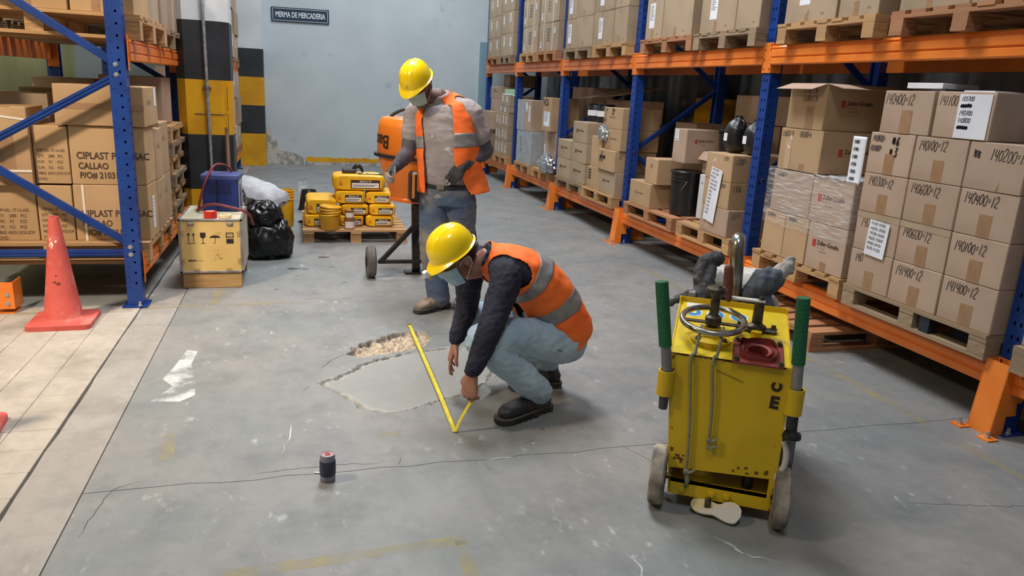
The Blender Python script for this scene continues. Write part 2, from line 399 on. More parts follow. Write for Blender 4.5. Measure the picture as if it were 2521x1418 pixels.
m_white = mat('white_paint', srgb(212, 216, 220), .7, c2=srgb(200, 204, 208), sc=2)
m_black = mat('black_paint', srgb(36, 38, 42), .5, c2=srgb(50, 52, 56), sc=3, lo=.4, hi=.7, c3=srgb(120, 122, 124), sc3=14, lo3=.74, hi3=.78)
m_ypaint = mat('yellow_paint', srgb(214, 158, 20), .5, c2=srgb(198, 140, 16), sc=4, c3=srgb(140, 104, 30), sc3=18, lo3=.70, hi3=.76)
m_olive = mat('olive_wall', srgb(176, 172, 122), .8, c2=srgb(160, 156, 108), sc=1.5)
m_metalwall = mat('corrugated_sheet', srgb(120, 122, 124), .45, m=.35, c2=srgb(98, 100, 103), sc=3)
m_steel = mat('steel_grey', srgb(150, 150, 150), .4, m=.8, c2=srgb(110, 108, 104), sc=30)
m_galv = mat('galvanised', srgb(170, 172, 176), .45, m=.5, c2=srgb(140, 142, 146), sc=20)
# ------------------------------------------------------------------ floor
fl = thing('floor', 'worn grey concrete warehouse floor with joints, cracks and a cream tiled strip', None, kind='structure')
B(-6, 6.4, -3, 15.2, -.10, -.055).build('subfloor', m_grout, fl)
joints = [-3.0, 0.35, 2.748, 5.175, 7.46, 9.8, 12.1, 15.2]; GX = -.78; T0, T1 = -.1, 0.0
def jag(y, x0, x1, amp, n, seed):
    r = random.Random(seed); return [(x0+(x1-x0)*i/n, y+(r.uniform(-amp, amp) if 0 < i < n else 0)) for i in range(n+1)]
edges = {y: jag(y, GX, 6.4, .011 if abs(y-2.748) < .01 else .003, 60 if abs(y-2.748) < .01 else 14, int(y*10)) for y in joints}
def gap(y): return .0018 if abs(y-2.748) < .01 else .0011
HX0, HX1, HY0, HY1 = 0.0, 1.2, 3.2, 4.62
for a, b_ in zip(joints[:-1], joints[1:]):
    lo = [(x, y+gap(a)) for x, y in edges[a]]; hi = [(x, y-gap(b_)) for x, y in edges[b_]]
    if not (a < 3.5 < b_):
        MB().prism(lo+hi[::-1], T0, T1, 'z').build('floor_slab', m_floor, fl)
    else:   # slab with the broken-up patch: ring around a fine height field
        X0, X1 = lo[0][0], lo[-1][0]
        MB().prism(lo+[(X1, HY0), (X0, HY0)], T0, T1, 'z').prism([(X0, HY1), (X1, HY1)]+hi[::-1], T0, T1, 'z').prism([(X0, HY0), (HX0, HY0), (HX0, HY1), (X0, HY1)], T0, T1, 'z').prism([(HX1, HY0), (X1, HY0), (X1, HY1), (HX1, HY1)], T0, T1, 'z').build('floor_slab', m_floor, fl)
patch = [(0.08, 3.70), (0.166, 3.56), (0.237, 3.446), (0.287, 3.345), (0.405, 3.28), (0.538, 3.325), (0.648, 3.382), (0.809, 3.461), (0.952, 3.607), (1.026, 3.811), (1.027, 4.012), (0.911, 4.12), (0.734, 4.115), (0.522, 4.05), (0.34, 3.945), (0.197, 3.775)]
hole = [(0.245, 4.10), (0.319, 4.267), (0.449, 4.36), (0.532, 4.44), (0.649, 4.475), (0.751, 4.46), (0.763, 4.30), (0.708, 4.196), (0.589, 4.125), (0.44, 4.065), (0.302, 4.045)]
def sdf(P, poly, wob, seed):
    """signed distance (inside negative) to a polygon with a wobbly edge"""
    poly = [np.array(p) for p in crom(poly+[poly[0]], len(poly)*4)]; d = np.full(len(P), 9.0); ins = np.zeros(len(P), bool)
    for a, b_ in zip(poly, poly[1:]+poly[:1]):
        ab = b_-a; t = np.clip(((P-a)@ab)/max(ab@ab, 1e-9), 0, 1); d = np.minimum(d, np.linalg.norm(P-(a+t[:, None]*ab), axis=1))
        c = ((a[1] > P[:, 1]) != (b_[1] > P[:, 1])); x = (b_[0]-a[0])*(P[:, 1]-a[1])/((b_[1]-a[1]) if abs(b_[1]-a[1]) > 1e-9 else 1e-9)+a[0]; ins ^= c & (P[:, 0] < x)
    P3 = np.c_[P, np.zeros(len(P))]
    return np.where(ins, -d, d)+wob*nz(P3, 16, seed, 3)
nx, ny = 190, 226
gx, gy = np.meshgrid(np.linspace(HX0, HX1, nx), np.linspace(HY0, HY1, ny), indexing='ij'); P2 = np.c_[gx.ravel(), gy.ravel()]; P3 = np.c_[P2, np.zeros(len(P2))]
sp, sh = sdf(P2, patch, .012, 1), sdf(P2, hole, .022, 2)
n1 = np.array([noise.fractal((p[0]*24, p[1]*24, .3), .7, 2.1, 4) for p in P2]); n1 = np.clip(n1*1.3, -1, 1); n2 = nz(P3, 9, 4, 2)
crackw = .009+.008*n2+.004*nz(P3, 50, 12, 2); crk = np.clip(1.25-np.abs(sp)/np.maximum(crackw, .003), 0, 1); z = np.where(sp < 0, -.004, 0.0)-.022*crk
inh = np.clip(-sh/.018, 0, 1); z = z*(1-inh)-inh*(.030+.020*n1) - .004*np.clip(1-np.abs(sh-.02)/.02, 0, 1)
rub = np.clip(1-np.abs(sp+.004)/.03, 0, 1)*(n2 > -.2); z += rub*.003*n1*(sp < 0.02)
edge = np.minimum(np.minimum(gx-HX0, HX1-gx), np.minimum(gy-HY0, HY1-gy)).ravel(); z *= np.clip(edge/.03, 0, 1)
me = bpy.data.meshes.new('floor_patch'); idx = np.arange(nx*ny).reshape(nx, ny)
q = np.stack([idx[:-1, :-1], idx[1:, :-1], idx[1:, 1:], idx[:-1, 1:]], -1).reshape(-1, 4)
me.from_pydata(np.c_[P2, z].tolist(), [], q.tolist()); me.attributes.new('crack', 'FLOAT', 'POINT'); ca = me.color_attributes.new('mask', 'FLOAT_COLOR', 'POINT')
ck = np.clip(crk*1.2*(.55+.6*n1), 0, 1)*(1-inh); ck = np.maximum(ck, .9*np.clip(1-np.abs(sh+.012)/.02, 0, 1)*((gx.ravel() < .62) & (gy.ravel() > 4.1))*(n1 > -.6)); colr = np.c_[np.clip(-sp/.02, 0, 1)*(1-inh), inh, rub*.7, np.ones(len(z))]; ck_ = me.attributes['crack']; ck_.data.foreach_set('value', ck.astype(np.float32)); me.color_attributes['mask'].data.foreach_set('color', colr.ravel().astype(np.float32))
me.shade_smooth(); me.materials.append(m_floorh); link('broken_floor_patch', me, fl)['label'] = 'repaired round concrete patch with a crumbling sandy pothole'
# cream tiles, drain strip and the plain floor left of them
xs = [-1.012-.183*i for i in range(8)]; ys = [2.0+.1905*i for i in range(18)]
rt_ = random.Random(3); tile_me = {}
for i in range(7):
    for j in range(17):
        o = bpy.data.objects.new('tile', tile_me.setdefault('t', B(-.0905, .0905, -.0943, .0943, -.05, 0, .002).mesh('tile', m_tile))); COL.objects.link(o); o.parent = fl
        o.location = ((xs[i]+xs[i+1])/2-.0, (ys[j]+ys[j+1])/2, rt_.uniform(-.0015, 0)); o.rotation_euler = (rt_.uniform(-.002, .002), rt_.uniform(-.002, .002), rt_.uniform(-.004, .004))
B(-6, xs[7]-.002, -3, 5.235, -.1, 0).build('floor_slab', m_tile, fl); B(xs[7], -1.014, -3, 1.998, -.1, 0).build('floor_slab', m_tile, fl); B(-6, -1.014, 5.24, 15.2, -.1, 0).build('floor_slab', m_floor, fl)
lft = jag(0, -3, 15.2, .006, 110, 5)
MB().prism([(-1.002+.9*dy, y) for y, dy in lft][::-1]+[(GX-.007, -3), (GX-.007, 15.2)][0:2], T0, -.004, 'z').build('drain_strip', m_strip, fl)
def ribbon(pts, w, name, m, parent, z=.0006, jit=.0, seed=1, taper=True):
    r = random.Random(seed); P = [Vector((p[0], p[1], z)) for p in pts]
    if jit:
        Q = []
        for a, b_ in zip(P[:-1], P[1:]):
            n = max(2, int((b_-a).length/.03))
            for i in range(n): Q.append(a.lerp(b_, i/n)+Vector((r.uniform(-jit, jit), r.uniform(-jit, jit), 0)))
        P = Q+[P[-1]]
    V = []; k = len(P)
    for i in range(k):
        t = (P[min(i+1, k-1)]-P[max(i-1, 0)]).normalized(); ww = w/2*((min(1, .2+4*min(i, k-1-i)/k)) if taper else 1)
        n = Vector((-t.y, t.x, 0))*ww; V += [P[i]+n, P[i]-n]
    return MB().add(V, [(2*i+1, 2*i+3, 2*i+2, 2*i) for i in range(k-1)]).build(name, m, parent)
for pts, w_ in (([(-.724, 2.458), (-.714, 2.587), (-.693, 2.705), (-.68, 2.76), (-.60, 2.81)], .006), ([(-.19, 2.79), (.02, 2.80), (.16, 2.805), (.3, 2.79)], .005), ([(.36, 2.76), (.39, 2.83)], .006), ([(.72, 2.72), (.735, 2.65)], .004), ([(1.37, 2.74), (1.42, 2.62), (1.47, 2.5)], .005), ([(.93, 2.86), (1.0, 2.89)], .006),
               ([(.03, 3.66), (.0, 3.6)], .005), ([(.23, 4.1), (.16, 4.02), (.1, 3.9)], .007), ([(.78, 4.42), (.95, 4.36), (1.05, 4.30)], .006), ([(1.0, 3.64), (1.12, 3.74), (1.2, 3.82)], .008), ([(2.3, 2.1), (2.7, 2.0), (3.0, 1.97)], .004)):
    ribbon(pts, w_*.55, 'crack', m_crack, fl, jit=.006, seed=int(w_*1e4)+len(pts))
for pts, w_ in (([(-.09, 2.92), (-.06, 3.1), (-.05, 3.24)], .008), ([(1.40, 2.05), (1.44, 1.98), (1.45, 1.93)], .02), ([(1.45, 1.93), (1.55, 1.86)], .008), ([(1.05, 2.02), (1.07, 1.92), (1.02, 1.85)], .012), ([(.30, 2.73), (.36, 2.74)], .008), ([(.72, 2.74), (.86, 2.75)], .01), ([(-.13, 2.3), (-.13, 2.18)], .004)):
    ribbon(pts, w_*.6, 'scratch', m_wline, fl, jit=.006, seed=len(pts))
for a, b_, w_ in (((-2.2, 5.08), (-1.05, 5.10), .07), ((-.99, 5.165), (-.05, 5.185), .05), ((-.575, 5.05), (-.552, 5.60), .06), ((3.0, 2.70), (3.02, 6.3), .055), ((-.25, 2.155), (.53, 2.20), .055), ((.515, 2.2), (.49, 1.6), .05), ((2.985, 2.5), (2.975, 1.4), .05), ((.31, 3.04), (.42, 3.05), .04), ((-.55, 3.2), (-.53, 2.95), .05)):
    ribbon([a, b_], w_, 'floor_marking', m_yline, fl, taper=False)
ribbon([(-.35, 11.35), (3.0, 11.75)], .03, 'floor_marking', m_wline, fl, taper=False)
ribbon([(.06, 10.7), (.066, 11.75)], .12, 'floor_marking', m_wline, fl, taper=False)
MB().prism([(-.69, 3.57), (-.56, 3.55), (-.50, 3.62), (-.53, 3.85), (-.57, 4.05), (-.56, 4.25), (-.62, 4.28), (-.65, 4.02), (-.68, 3.85), (-.62, 3.75)], .0002, .0009, 'z').build('worn_patch', m_wline, fl)
m_wet = mat('damp_stain', srgb(88, 86, 84), .35)
def blob(cx, cy, a, b_, name, m, parent, seed, rot=0, z=.0005):
    r = random.Random(seed); n = 14; P = []
    for i in range(n):
        t = 2*PI*i/n; k = r.uniform(.75, 1.15); x, y = a*k*math.cos(t), b_*k*math.sin(t); P.append((cx+x*math.cos(rot)-y*math.sin(rot), cy+x*math.sin(rot)+y*math.cos(rot)))
    P = [tuple(p) for p in crom(P+[P[0]], 40)][:-1]
    return MB().prism(P, 0.0001, z, 'z').build(name, m, parent)
for i, (x, y, a, b_) in enumerate(((-.05, 6.19, .055, .035), (.04, 6.17, .03, .02), (.20, 6.6, .05, .04), (.25, 6.22, .03, .012), (-.02, 5.95, .02, .01), (.33, 5.72, .02, .012), (-.17, 5.55, .015, .01), (1.06, 2.98, .012, .006))): blob(x, y, a, b_, 'stain', m_wet, fl, i)
# ------------------------------------------------------------------ walls
WH = 7.0
wb = thing('wall_back', 'pale blue-grey plaster back wall, peeling at the foot', None, kind='structure')
B(-6, 5.4, 14.3, 14.5, 0, WH).build('plaster', m_wall, wb)
def peel(pts, name, m, y=14.292): return MB().prism(pts, y, 14.302, 'y').build(name, m, wb)
r_ = random.Random(11)
top = [(-.53, .62), (-.50, .7), (-.44, .62), (-.42, .45), (-.36, .40), (-.32, .28), (-.2, .22), (-.1, .24), (.0, .15), (.1, .10), (.12, .02)]
peel([(-.53, 0)]+[(x+r_.uniform(-.015, .015), z_+r_.uniform(-.02, .02)) for x, z_ in top]+[(.12, 0)], 'bare_plaster', m_peel)
def skirting(x0, x1, seed):
    r = random.Random(seed); n = int((x1-x0)/.06); t = [(x0+(x1-x0)*i/n, .135+r.uniform(-.012, .012)) for i in range(n+1)]; b_ = [(x0+(x1-x0)*i/n, .055+r.uniform(-.03, .02)) for i in range(n+1)]
    return peel(b_+t[::-1], 'painted_band', m_ypaint, 14.294)
skirting(.14, 1.55, 1); skirting(1.6, 3.2, 2); skirting(-.02, .09, 4)
B(.14, 3.4, 14.291, 14.301, 0.0, .05).build('bare_plaster', m_peel, wb)
# corner duct beside the right rack
B(3.33, 3.48, 14.18, 14.3, 0.9, 2.35, .01).build('trim_1', mat('duct_blue', srgb(120, 150, 165), .5), kind='structure')
pil = thing('wall_pilaster', 'striped black and yellow pilaster against the back wall', None, kind='structure')
for z0, z1, m in ((0, .55, m_ypaint), (.55, 1.03, m_black), (1.03, 1.5, m_ypaint), (1.5, 1.965, m_black), (1.965, WH, m_white)): B(-1.1, -.535, 13.93, 14.3, z0, z1).build('paint_band', m, pil)
wl = thing('wall_left', 'olive green wall behind the left pallet racks', None, kind='structure'); B(-3.7, -3.5, -3, 14.5, 0, WH).build('plaster', m_olive, wl)
wr_ = thing('wall_right', 'grey corrugated sheet metal wall behind the long rack', None, kind='structure')
prof = []
y = -1.0
while y < 14.2:
    prof += [(4.72, y), (4.72, y+.14), (4.685, y+.17), (4.685, y+.26), (4.72, y+.29)]; y += .30
MB().prism(prof+[(4.8, y), (4.8, -1)], 0, WH, 'z').build('corrugated_sheet', m_metalwall, wr_)
# pillar with hazard bands, octagonal corners
PX0, PX1, PY0, PY1, PC = -1.0, -.555, 7.22, 7.66, .075
oct_ = [(PX0+PC, PY0), (PX1-PC, PY0), (PX1, PY0+PC), (PX1, PY1-PC), (PX1-PC, PY1), (PX0+PC, PY1), (PX0, PY1-PC), (PX0, PY0+PC)]
pl = thing('pillar', 'octagonal concrete pillar with black and yellow hazard bands', None, kind='structure')
for z0, z1, m in ((0, .50, m_ypaint), (.50, .985, m_black), (.985, 1.455, m_ypaint), (1.455, 1.945, m_black), (1.945, WH, m_white)): MB().prism(oct_, z0, z1, 'z').build('paint_band', m, pl)
B(-.86, -.585, PY0-.004, PY0, 1.16, 1.166).build('scored_line', m_wet, pl); B(-.589, -.583, PY0-.004, PY0, 1.0, 1.16).build('scored_line', m_wet, pl); B(-.589, -.583, PY0-.004, PY0, 1.2, 1.4).build('scored_line', m_wet, pl)
cd = thing('conduit_pipe', 'thin grey conduit pipe running up the striped pillar', 'pipe', (-.75, 7.19, 0))
MB().tube([(-.74, 7.195, .02), (-.745, 7.195, 1.2), (-.752, 7.195, 2.3), (-.76, 7.195, 3.4)], .014, 10).build('pipe', m_galv, cd, 60)
MB().lathe([(.019, -.015), (.021, 0), (.019, .015)], (-.749, 7.195, 1.39), 12).box(-.785, -.713, 7.205, 7.222, 1.383, 1.397).build('clamp', m_steel, cd, 40)
bs = MB().tube([(-.585, 7.10, 0.0), (-.60, 7.175, 1.055)], .0165, 12).build('wooden_pole', mat('pole_wood', srgb(150, 118, 92), .7, c2=srgb(120, 92, 70), sc=8, stretch=(6, 6, .4)), smooth=60, label='bare wooden pole leaning against the striped pillar', cat='pole')
# sign
sg = thing('wall_sign', 'dark blue wall sign with pale capital lettering', 'sign', (.1, 14.3, 2.46))
SM = frame((.098, 14.276, 2.577), (1, 0, .012), (-.012, 0, 1))
quadpatch(SM, -.485, .485, -.118, .118, .02).build('panel', mat('sign_blue', srgb(24, 46, 66), .45), sg)
m_signw = mat('sign_white', srgb(205, 214, 218), .5)
for a, b_, c, d in ((-.462, .462, .094, .101), (-.462, .462, -.101, -.094), (-.462, -.455, -.101, .101), (.455, .462, -.101, .101)): MB().box(a, b_, c, d, 0, .0015, 0, SM).build('border', m_signw, sg)
text('MERMA DE MERCADERIA', .125, SM @ Matrix.Translation((0, -.004, .002)), m_signw, sg, bold=.0035, sx=.60)
pb = thing('pillar', 'banded concrete pillar half hidden behind the right rack', None, kind='structure')
for z0, z1, m in ((0, .50, m_ypaint), (.50, 1.0, m_black), (1.0, 1.53, m_ypaint), (1.53, 2.0, m_black), (2.0, WH, m_white)): B(4.38, 4.68, 7.52, 7.87, z0, z1).build('paint_band', m, pb)
# ------------------------------------------------------------------ racks
m_blue = mat('blue_steel', srgb(24, 62, 138), .38, c2=srgb(20, 52, 120), sc=5, c3=srgb(80, 100, 140), sc3=30, lo3=.74, hi3=.8)
m_orange = mat('orange_steel', srgb(238, 134, 54), .32, c2=srgb(228, 122, 46), sc=4, c3=srgb(150, 80, 40), sc3=25, lo3=.74, hi3=.8)
m_bolt = mat('zinc_bolt', srgb(190, 190, 185), .35, m=.8)
m_wood = mat('pallet_wood', srgb(190, 152, 108), .8, c2=srgb(160, 122, 82), sc=3, stretch=(.6, 5, 5), bump=.2, bsc=12, var=.16)
m_woodr = mat('pallet_wood_reddish', srgb(178, 128, 92), .8, c2=srgb(146, 100, 68), sc=3, stretch=(.6, 5, 5), bump=.2, bsc=12, var=.15)
m_woodg = mat('pallet_wood_grey', srgb(158, 138, 112), .85, c2=srgb(124, 104, 82), sc=3, stretch=(.6, 5, 5), bump=.2, bsc=12, var=.15)
def plate(M, u0, u1, v0, v1, holes, t, mb):
    """sheet in the xy plane of M with rectangular holes (uc, vc, w, h); walls of the holes go back by t along -z"""
    us = sorted({u0, u1, *[h[0]-h[2]/2 for h in holes], *[h[0]+h[2]/2 for h in holes]}); vs = sorted({v0, v1, *[h[1]-h[3]/2 for h in holes], *[h[1]+h[3]/2 for h in holes]})
    ui = {round(u, 6): i for i, u in enumerate(us)}; vi = {round(v, 6): i for i, v in enumerate(vs)}; hs = set()
    for uc, vc, w_, h_ in holes: hs.add((ui[round(uc-w_/2, 6)], vi[round(vc-h_/2, 6)]))
    V = [M @ Vector((u, v, 0)) for u in us for v in vs]; n = len(vs); Fc = []
    for i in range(len(us)-1):
        # merge vertical runs of full cells
        j = 0
        while j < n-1:
            if (i, j) in hs:
                a, b_, c, d = [M @ Vector((us[i+p], vs[j+q], -zz)) for p, q, zz in ((0, 0, 0), (1, 0, 0), (1, 1, 0), (0, 1, 0))]
                a2, b2, c2, d2 = [M @ Vector((us[i+p], vs[j+q], -t)) for p, q in ((0, 0), (1, 0), (1, 1), (0, 1))]
                mb.add([a, b_, c, d, a2, b2, c2, d2], [(0, 1, 5, 4), (1, 2, 6, 5), (2, 3, 7, 6), (3, 0, 4, 7)]); j += 1; continue
            Fc.append((i*n+j, (i+1)*n+j, (i+1)*n+j+1, i*n+j+1)); j += 1
    mb.add(V, Fc); return mb
def post_mesh():
    """upright, front face at x=0 looking to -x, 0.10 wide in y, 0.09 deep, 4.6 high"""
    mb = MB(); H = 4.6; W = .05; rows = [.12+.07*i for i in range(63)]
    hl = [(s, v, .011, .021) for v in rows for s in (-.017, .017)]
    plate(frame((0, 0, 0), (0, -1, 0), (0, 0, 1)), -W, W, 0, H, hl, .004, mb)
    hs = [(.030, v+.03, .012, .014) for v in rows]+[(.072, v, .007, .007) for v in rows[::1]]
    plate(frame((0, -W, 0), (1, 0, 0), (0, 0, 1)), 0, .092, 0, H, hs, .004, mb)
    plate(frame((0, W, 0), (-1, 0, 0), (0, 0, 1)), -.092, 0, 0, H, [(-h[0], h[1], h[2], h[3]) for h in hs], .004, mb)
    # inner liner and lips so that the section reads as folded steel
    mb.box(.070, .072, -W+.008, W-.008, 0, H); mb.box(.088, .092, -W, -W+.018, 0, H); mb.box(.088, .092, W-.018, W, 0, H)
    return mb.mesh('post', m_blue)
POST = post_mesh()
HIN = mat('post_inside', srgb(10, 18, 40), .8)
def put(name, me, parent, M):
    o = bpy.data.objects.new(name, me); COL.objects.link(o); o.parent = parent; o.matrix_local = wm(parent).inverted() @ M; WMX[o.name] = M; return o
def bolt(mb, c, ax, r=.008, l=.008):
    z_ = Vector(ax).normalized(); x = z_.orthogonal().normalized(); M = frame(c, x, z_.cross(x)); return mb.lathe([(r*1.7, 0), (r*1.7, l*.25), (r, l*.3), (r, l), (0, l)], (0, 0, 0), 6, M)
def rack_frame(label, x, y, side, group, braces, guard=True):
    """upright frame at aisle face x; side=+1: rack extends to +x (aisle at -x)"""
    f = thing('rack_frame', label, 'rack frame', (x, y, 0), group=group)
    R = Matrix.Identity(4) if side > 0 else Matrix.Rotation(PI, 4, 'Z')
    put('post', POST, f, Matrix.Translation((x, y, .008)) @ R); put('post', POST, f, Matrix.Translation((x+side*1.02, y, .008)) @ R @ Matrix.Rotation(PI, 4, 'Z'))
    for xx in (x+side*.045, x+side*.975):
        mb = MB(); mb.box(xx-.075, xx+.075, y-.085, y+.085, 0, .008); mb.build('base_plate', m_blue, f)
        for dy in (-.066, .066): bolt(MB(), (xx-side*.03, y+dy, .008), (0, 0, 1), .009, .03).build('bolt', m_bolt, f)
    for (u0, z0, u1, z1) in braces:
        a = (x+side*u0, y, z0); b_ = (x+side*u1, y, z1); mb = MB()
        d = (Vector(b_)-Vector(a)).normalized(); n = Vector((0, 1, 0)); s = d.cross(n).normalized()*.021
        mb.bar(a, b_, .004, .042, tuple(s.normalized()))
        for k in (-1, 1): mb.bar(Vector(a)+s*k+n*.012, Vector(b_)+s*k+n*.012, .024, .004, tuple(s.normalized()))
        for k in (-.45, .45): mb.bar(Vector(a)+s*k-n*.004, Vector(b_)+s*k-n*.004, .006, .007, tuple(s.normalized()))
        mb.build('brace', m_blue, f)
        for p in (a, b_): bolt(MB(), Vector(p)-Vector((0, .05, 0)), (0, -1, 0), .009, .009).build('bolt', m_bolt, f)
    return f
BH = .13
def beam_prof(x, side, z0):
    P = [(.006, 0), (0, .008), (0, .042), (.009, .048), (.009, .053), (0, .059), (0, .098), (.010, .104), (.010, .112), (.003, .117), (.010, BH), (.05, BH), (.05, 0)]
    return [(x+side*d, z0+z) for d, z in P]
def beam(label, x, side, y0, y1, z0, group, conn=True):
    b_ = thing('rack_beam', label, 'rack beam', (x, (y0+y1)/2, z0), group=group)
    MB().prism(beam_prof(x, side, z0), y0, y1, 'y').build('beam', m_orange, b_)
    if conn:
        for e, s in ((y0, -1), (y1, 1)):
            a, c = sorted((e, e+s*.0505)); mb = MB(); M = frame((x+side*.012, 0, 0), (0, -side, 0), (0, 0, 1))
            uu = sorted((-side*a, -side*c)); uc = (uu[0]+uu[1])/2 + (0.008 if (s*side) > 0 else -0.008)
            plate(M, uu[0], uu[1], z0-.055, z0+.085+.07, [(uc, z0+k, .011, .021) for k in (-.03, .035, .105, .135)][:4], .004, mb)
            mb.box(min(x+side*.012, x+side*.10), max(x+side*.012, x+side*.10), e-.002 if s > 0 else e-.001, e+.002, z0-.055, z0+.155)
            cp = mb.build('connector', m_orange, b_)
            bolt(MB(), (x+side*.06, e-s*.003, z0+.13), (0, -s, 0), .007, .008).build('bolt', m_bolt, b_)
    return b_
def guard(label, x, y, side, group):
    """orange bolted post protector with tapering cheeks"""
    g = thing('post_guard', label, 'post guard', (x, y, 0), group=group); X = lambda d: x-side*d
    mb = MB(); yw = .062
    def cheek(yy):
        prof = [(X(.10), .0), (X(.065), .36), (X(.0), .36), (X(-.04), .10), (X(.02), .10), (X(.02), 0)]
        mb.prism(prof, yy-.003, yy+.003, 'y')
    cheek(y-yw); cheek(y+yw); mb.add([(X(.10), y-yw, 0), (X(.10), y+yw, 0), (X(.065), y+yw, .36), (X(.065), y-yw, .36), (X(.095), y-yw, 0), (X(.095), y+yw, 0), (X(.06), y+yw, .36), (X(.06), y-yw, .36)], [(0, 1, 2, 3), (7, 6, 5, 4), (0, 4, 5, 1), (3, 2, 6, 7)])
    mb.build('shield', m_orange, g)
    for s in (-1, 1):
        yy = y+s*.08; a, c = sorted((X(.16), X(.095))); B(a, c, yy-.035, yy+.03, 0, .007).build('foot_plate', m_orange, g); bolt(MB(), ((a+c)/2, yy, .007), (0, 0, 1), .009, .03).build('bolt', m_bolt, g)
    a, c = sorted((X(-.02), X(-.30))); B(a, c, y+.068, y+.074, .01, .13).build('side_rail', m_orange, g)
    for dz in (.04, .10): bolt(MB(), (X(-.27), y+.068, dz), (0, -1, 0), .009, .008).build('bolt', m_bolt, g)
    return g
def pallet(label, x0, x1, y0, y1, z0, m=None, group=None, deck='x', h=.128, rz=0.0, nb=7, name='pallet', bottom=True):
    """wooden pallet: deck boards run along `deck`"""
    m = m or m_wood; p = thing(name, label, 'pallet', ((x0+x1)/2, (y0+y1)/2, z0), rz, group); W_, D_ = x1-x0, y1-y0
    if deck == 'y': W_, D_ = D_, W_
    base = wm(p) @ (Matrix.Rotation(PI/2, 4, 'Z') if deck == 'y' else Matrix.Identity(4)); t = .02; r = random.Random(int(y0*1000+x0*77+z0*13))
    def pk(n, c, s):
        o = plank(n, (0, 0, 0), (1, 1, 1), m, p); o.matrix_local = wm(p).inverted() @ base @ Matrix.Translation(c) @ Matrix.Rotation(r.uniform(-.006, .006), 4, 'Z') @ Matrix.Diagonal((s[0], s[1], s[2], 1)); return o
    bw = D_/(nb+(nb-1)*.42)
    for i in range(nb): pk('deck_board', (r.uniform(-.006, .006), -D_/2+bw/2+i*bw*1.42, h-t/2), (W_, bw, t))
    rot90 = Matrix.Rotation(PI/2, 4, 'Z')
    for i in (-1, 0, 1):
        o = pk('stringer_board', (i*(W_/2-.05), 0, h-t*1.5), (.1, D_, t))
        o.matrix_local = wm(p).inverted() @ base @ Matrix.Translation((i*(W_/2-.05), 0, h-t*1.5)) @ rot90 @ Matrix.Diagonal((D_, .1, t, 1))
        for j in (-1, 0, 1): pk('block', (i*(W_/2-.05), j*(D_/2-.05), (t if bottom else 0)+(h-(3 if bottom else 2)*t)/2), (.1, .095 if bottom else .06, h-(3 if bottom else 2)*t))
    for j in (-1, 0, 1) if bottom else (): pk('bottom_board', (0, j*(D_/2-.05), t/2), (W_, .095, t))
    return p
# ---- cartons
CARD = dict(c2=srgb(162, 138, 118), sc=2.5, bump=.06, bsc=9, var=.07)
m_card = mat('cardboard', srgb(176, 152, 133), .8, **CARD)
m_cardg = mat('cardboard_greyish', srgb(166, 146, 122), .8, c2=srgb(150, 132, 110), sc=2.5, bump=.06, bsc=9, var=.08)
m_cardo = mat('cardboard_ochre', srgb(180, 150, 116), .8, c2=srgb(168, 138, 104), sc=2.5, bump=.06, bsc=9, var=.07)
m_cardw = mat('cardboard_tan', srgb(182, 150, 112), .8, c2=srgb(170, 138, 100), sc=2.5, bump=.06, bsc=9, var=.06)
m_tape = mat('brown_tape', srgb(160, 128, 98), .3, c2=srgb(150, 118, 88), sc=14)
m_ctape = mat('clear_tape', srgb(186, 160, 132), .12, c2=srgb(214, 206, 196), sc=24, lo=.62, hi=.68)
m_paper = mat('white_paper', srgb(226, 228, 236), .7, c2=srgb(216, 218, 228), sc=5)
m_ink = mat('black_ink', srgb(32, 28, 32), .6); m_print = mat('print_brown', srgb(70, 50, 42), .7); m_faint = mat('faint_print', srgb(128, 104, 84), .8); m_red = mat('logo_red', srgb(170, 60, 48), .7); m_grey = mat('label_grey', srgb(120, 122, 130), .7)
m_strap = mat('white_strap', srgb(222, 214, 200), .45)
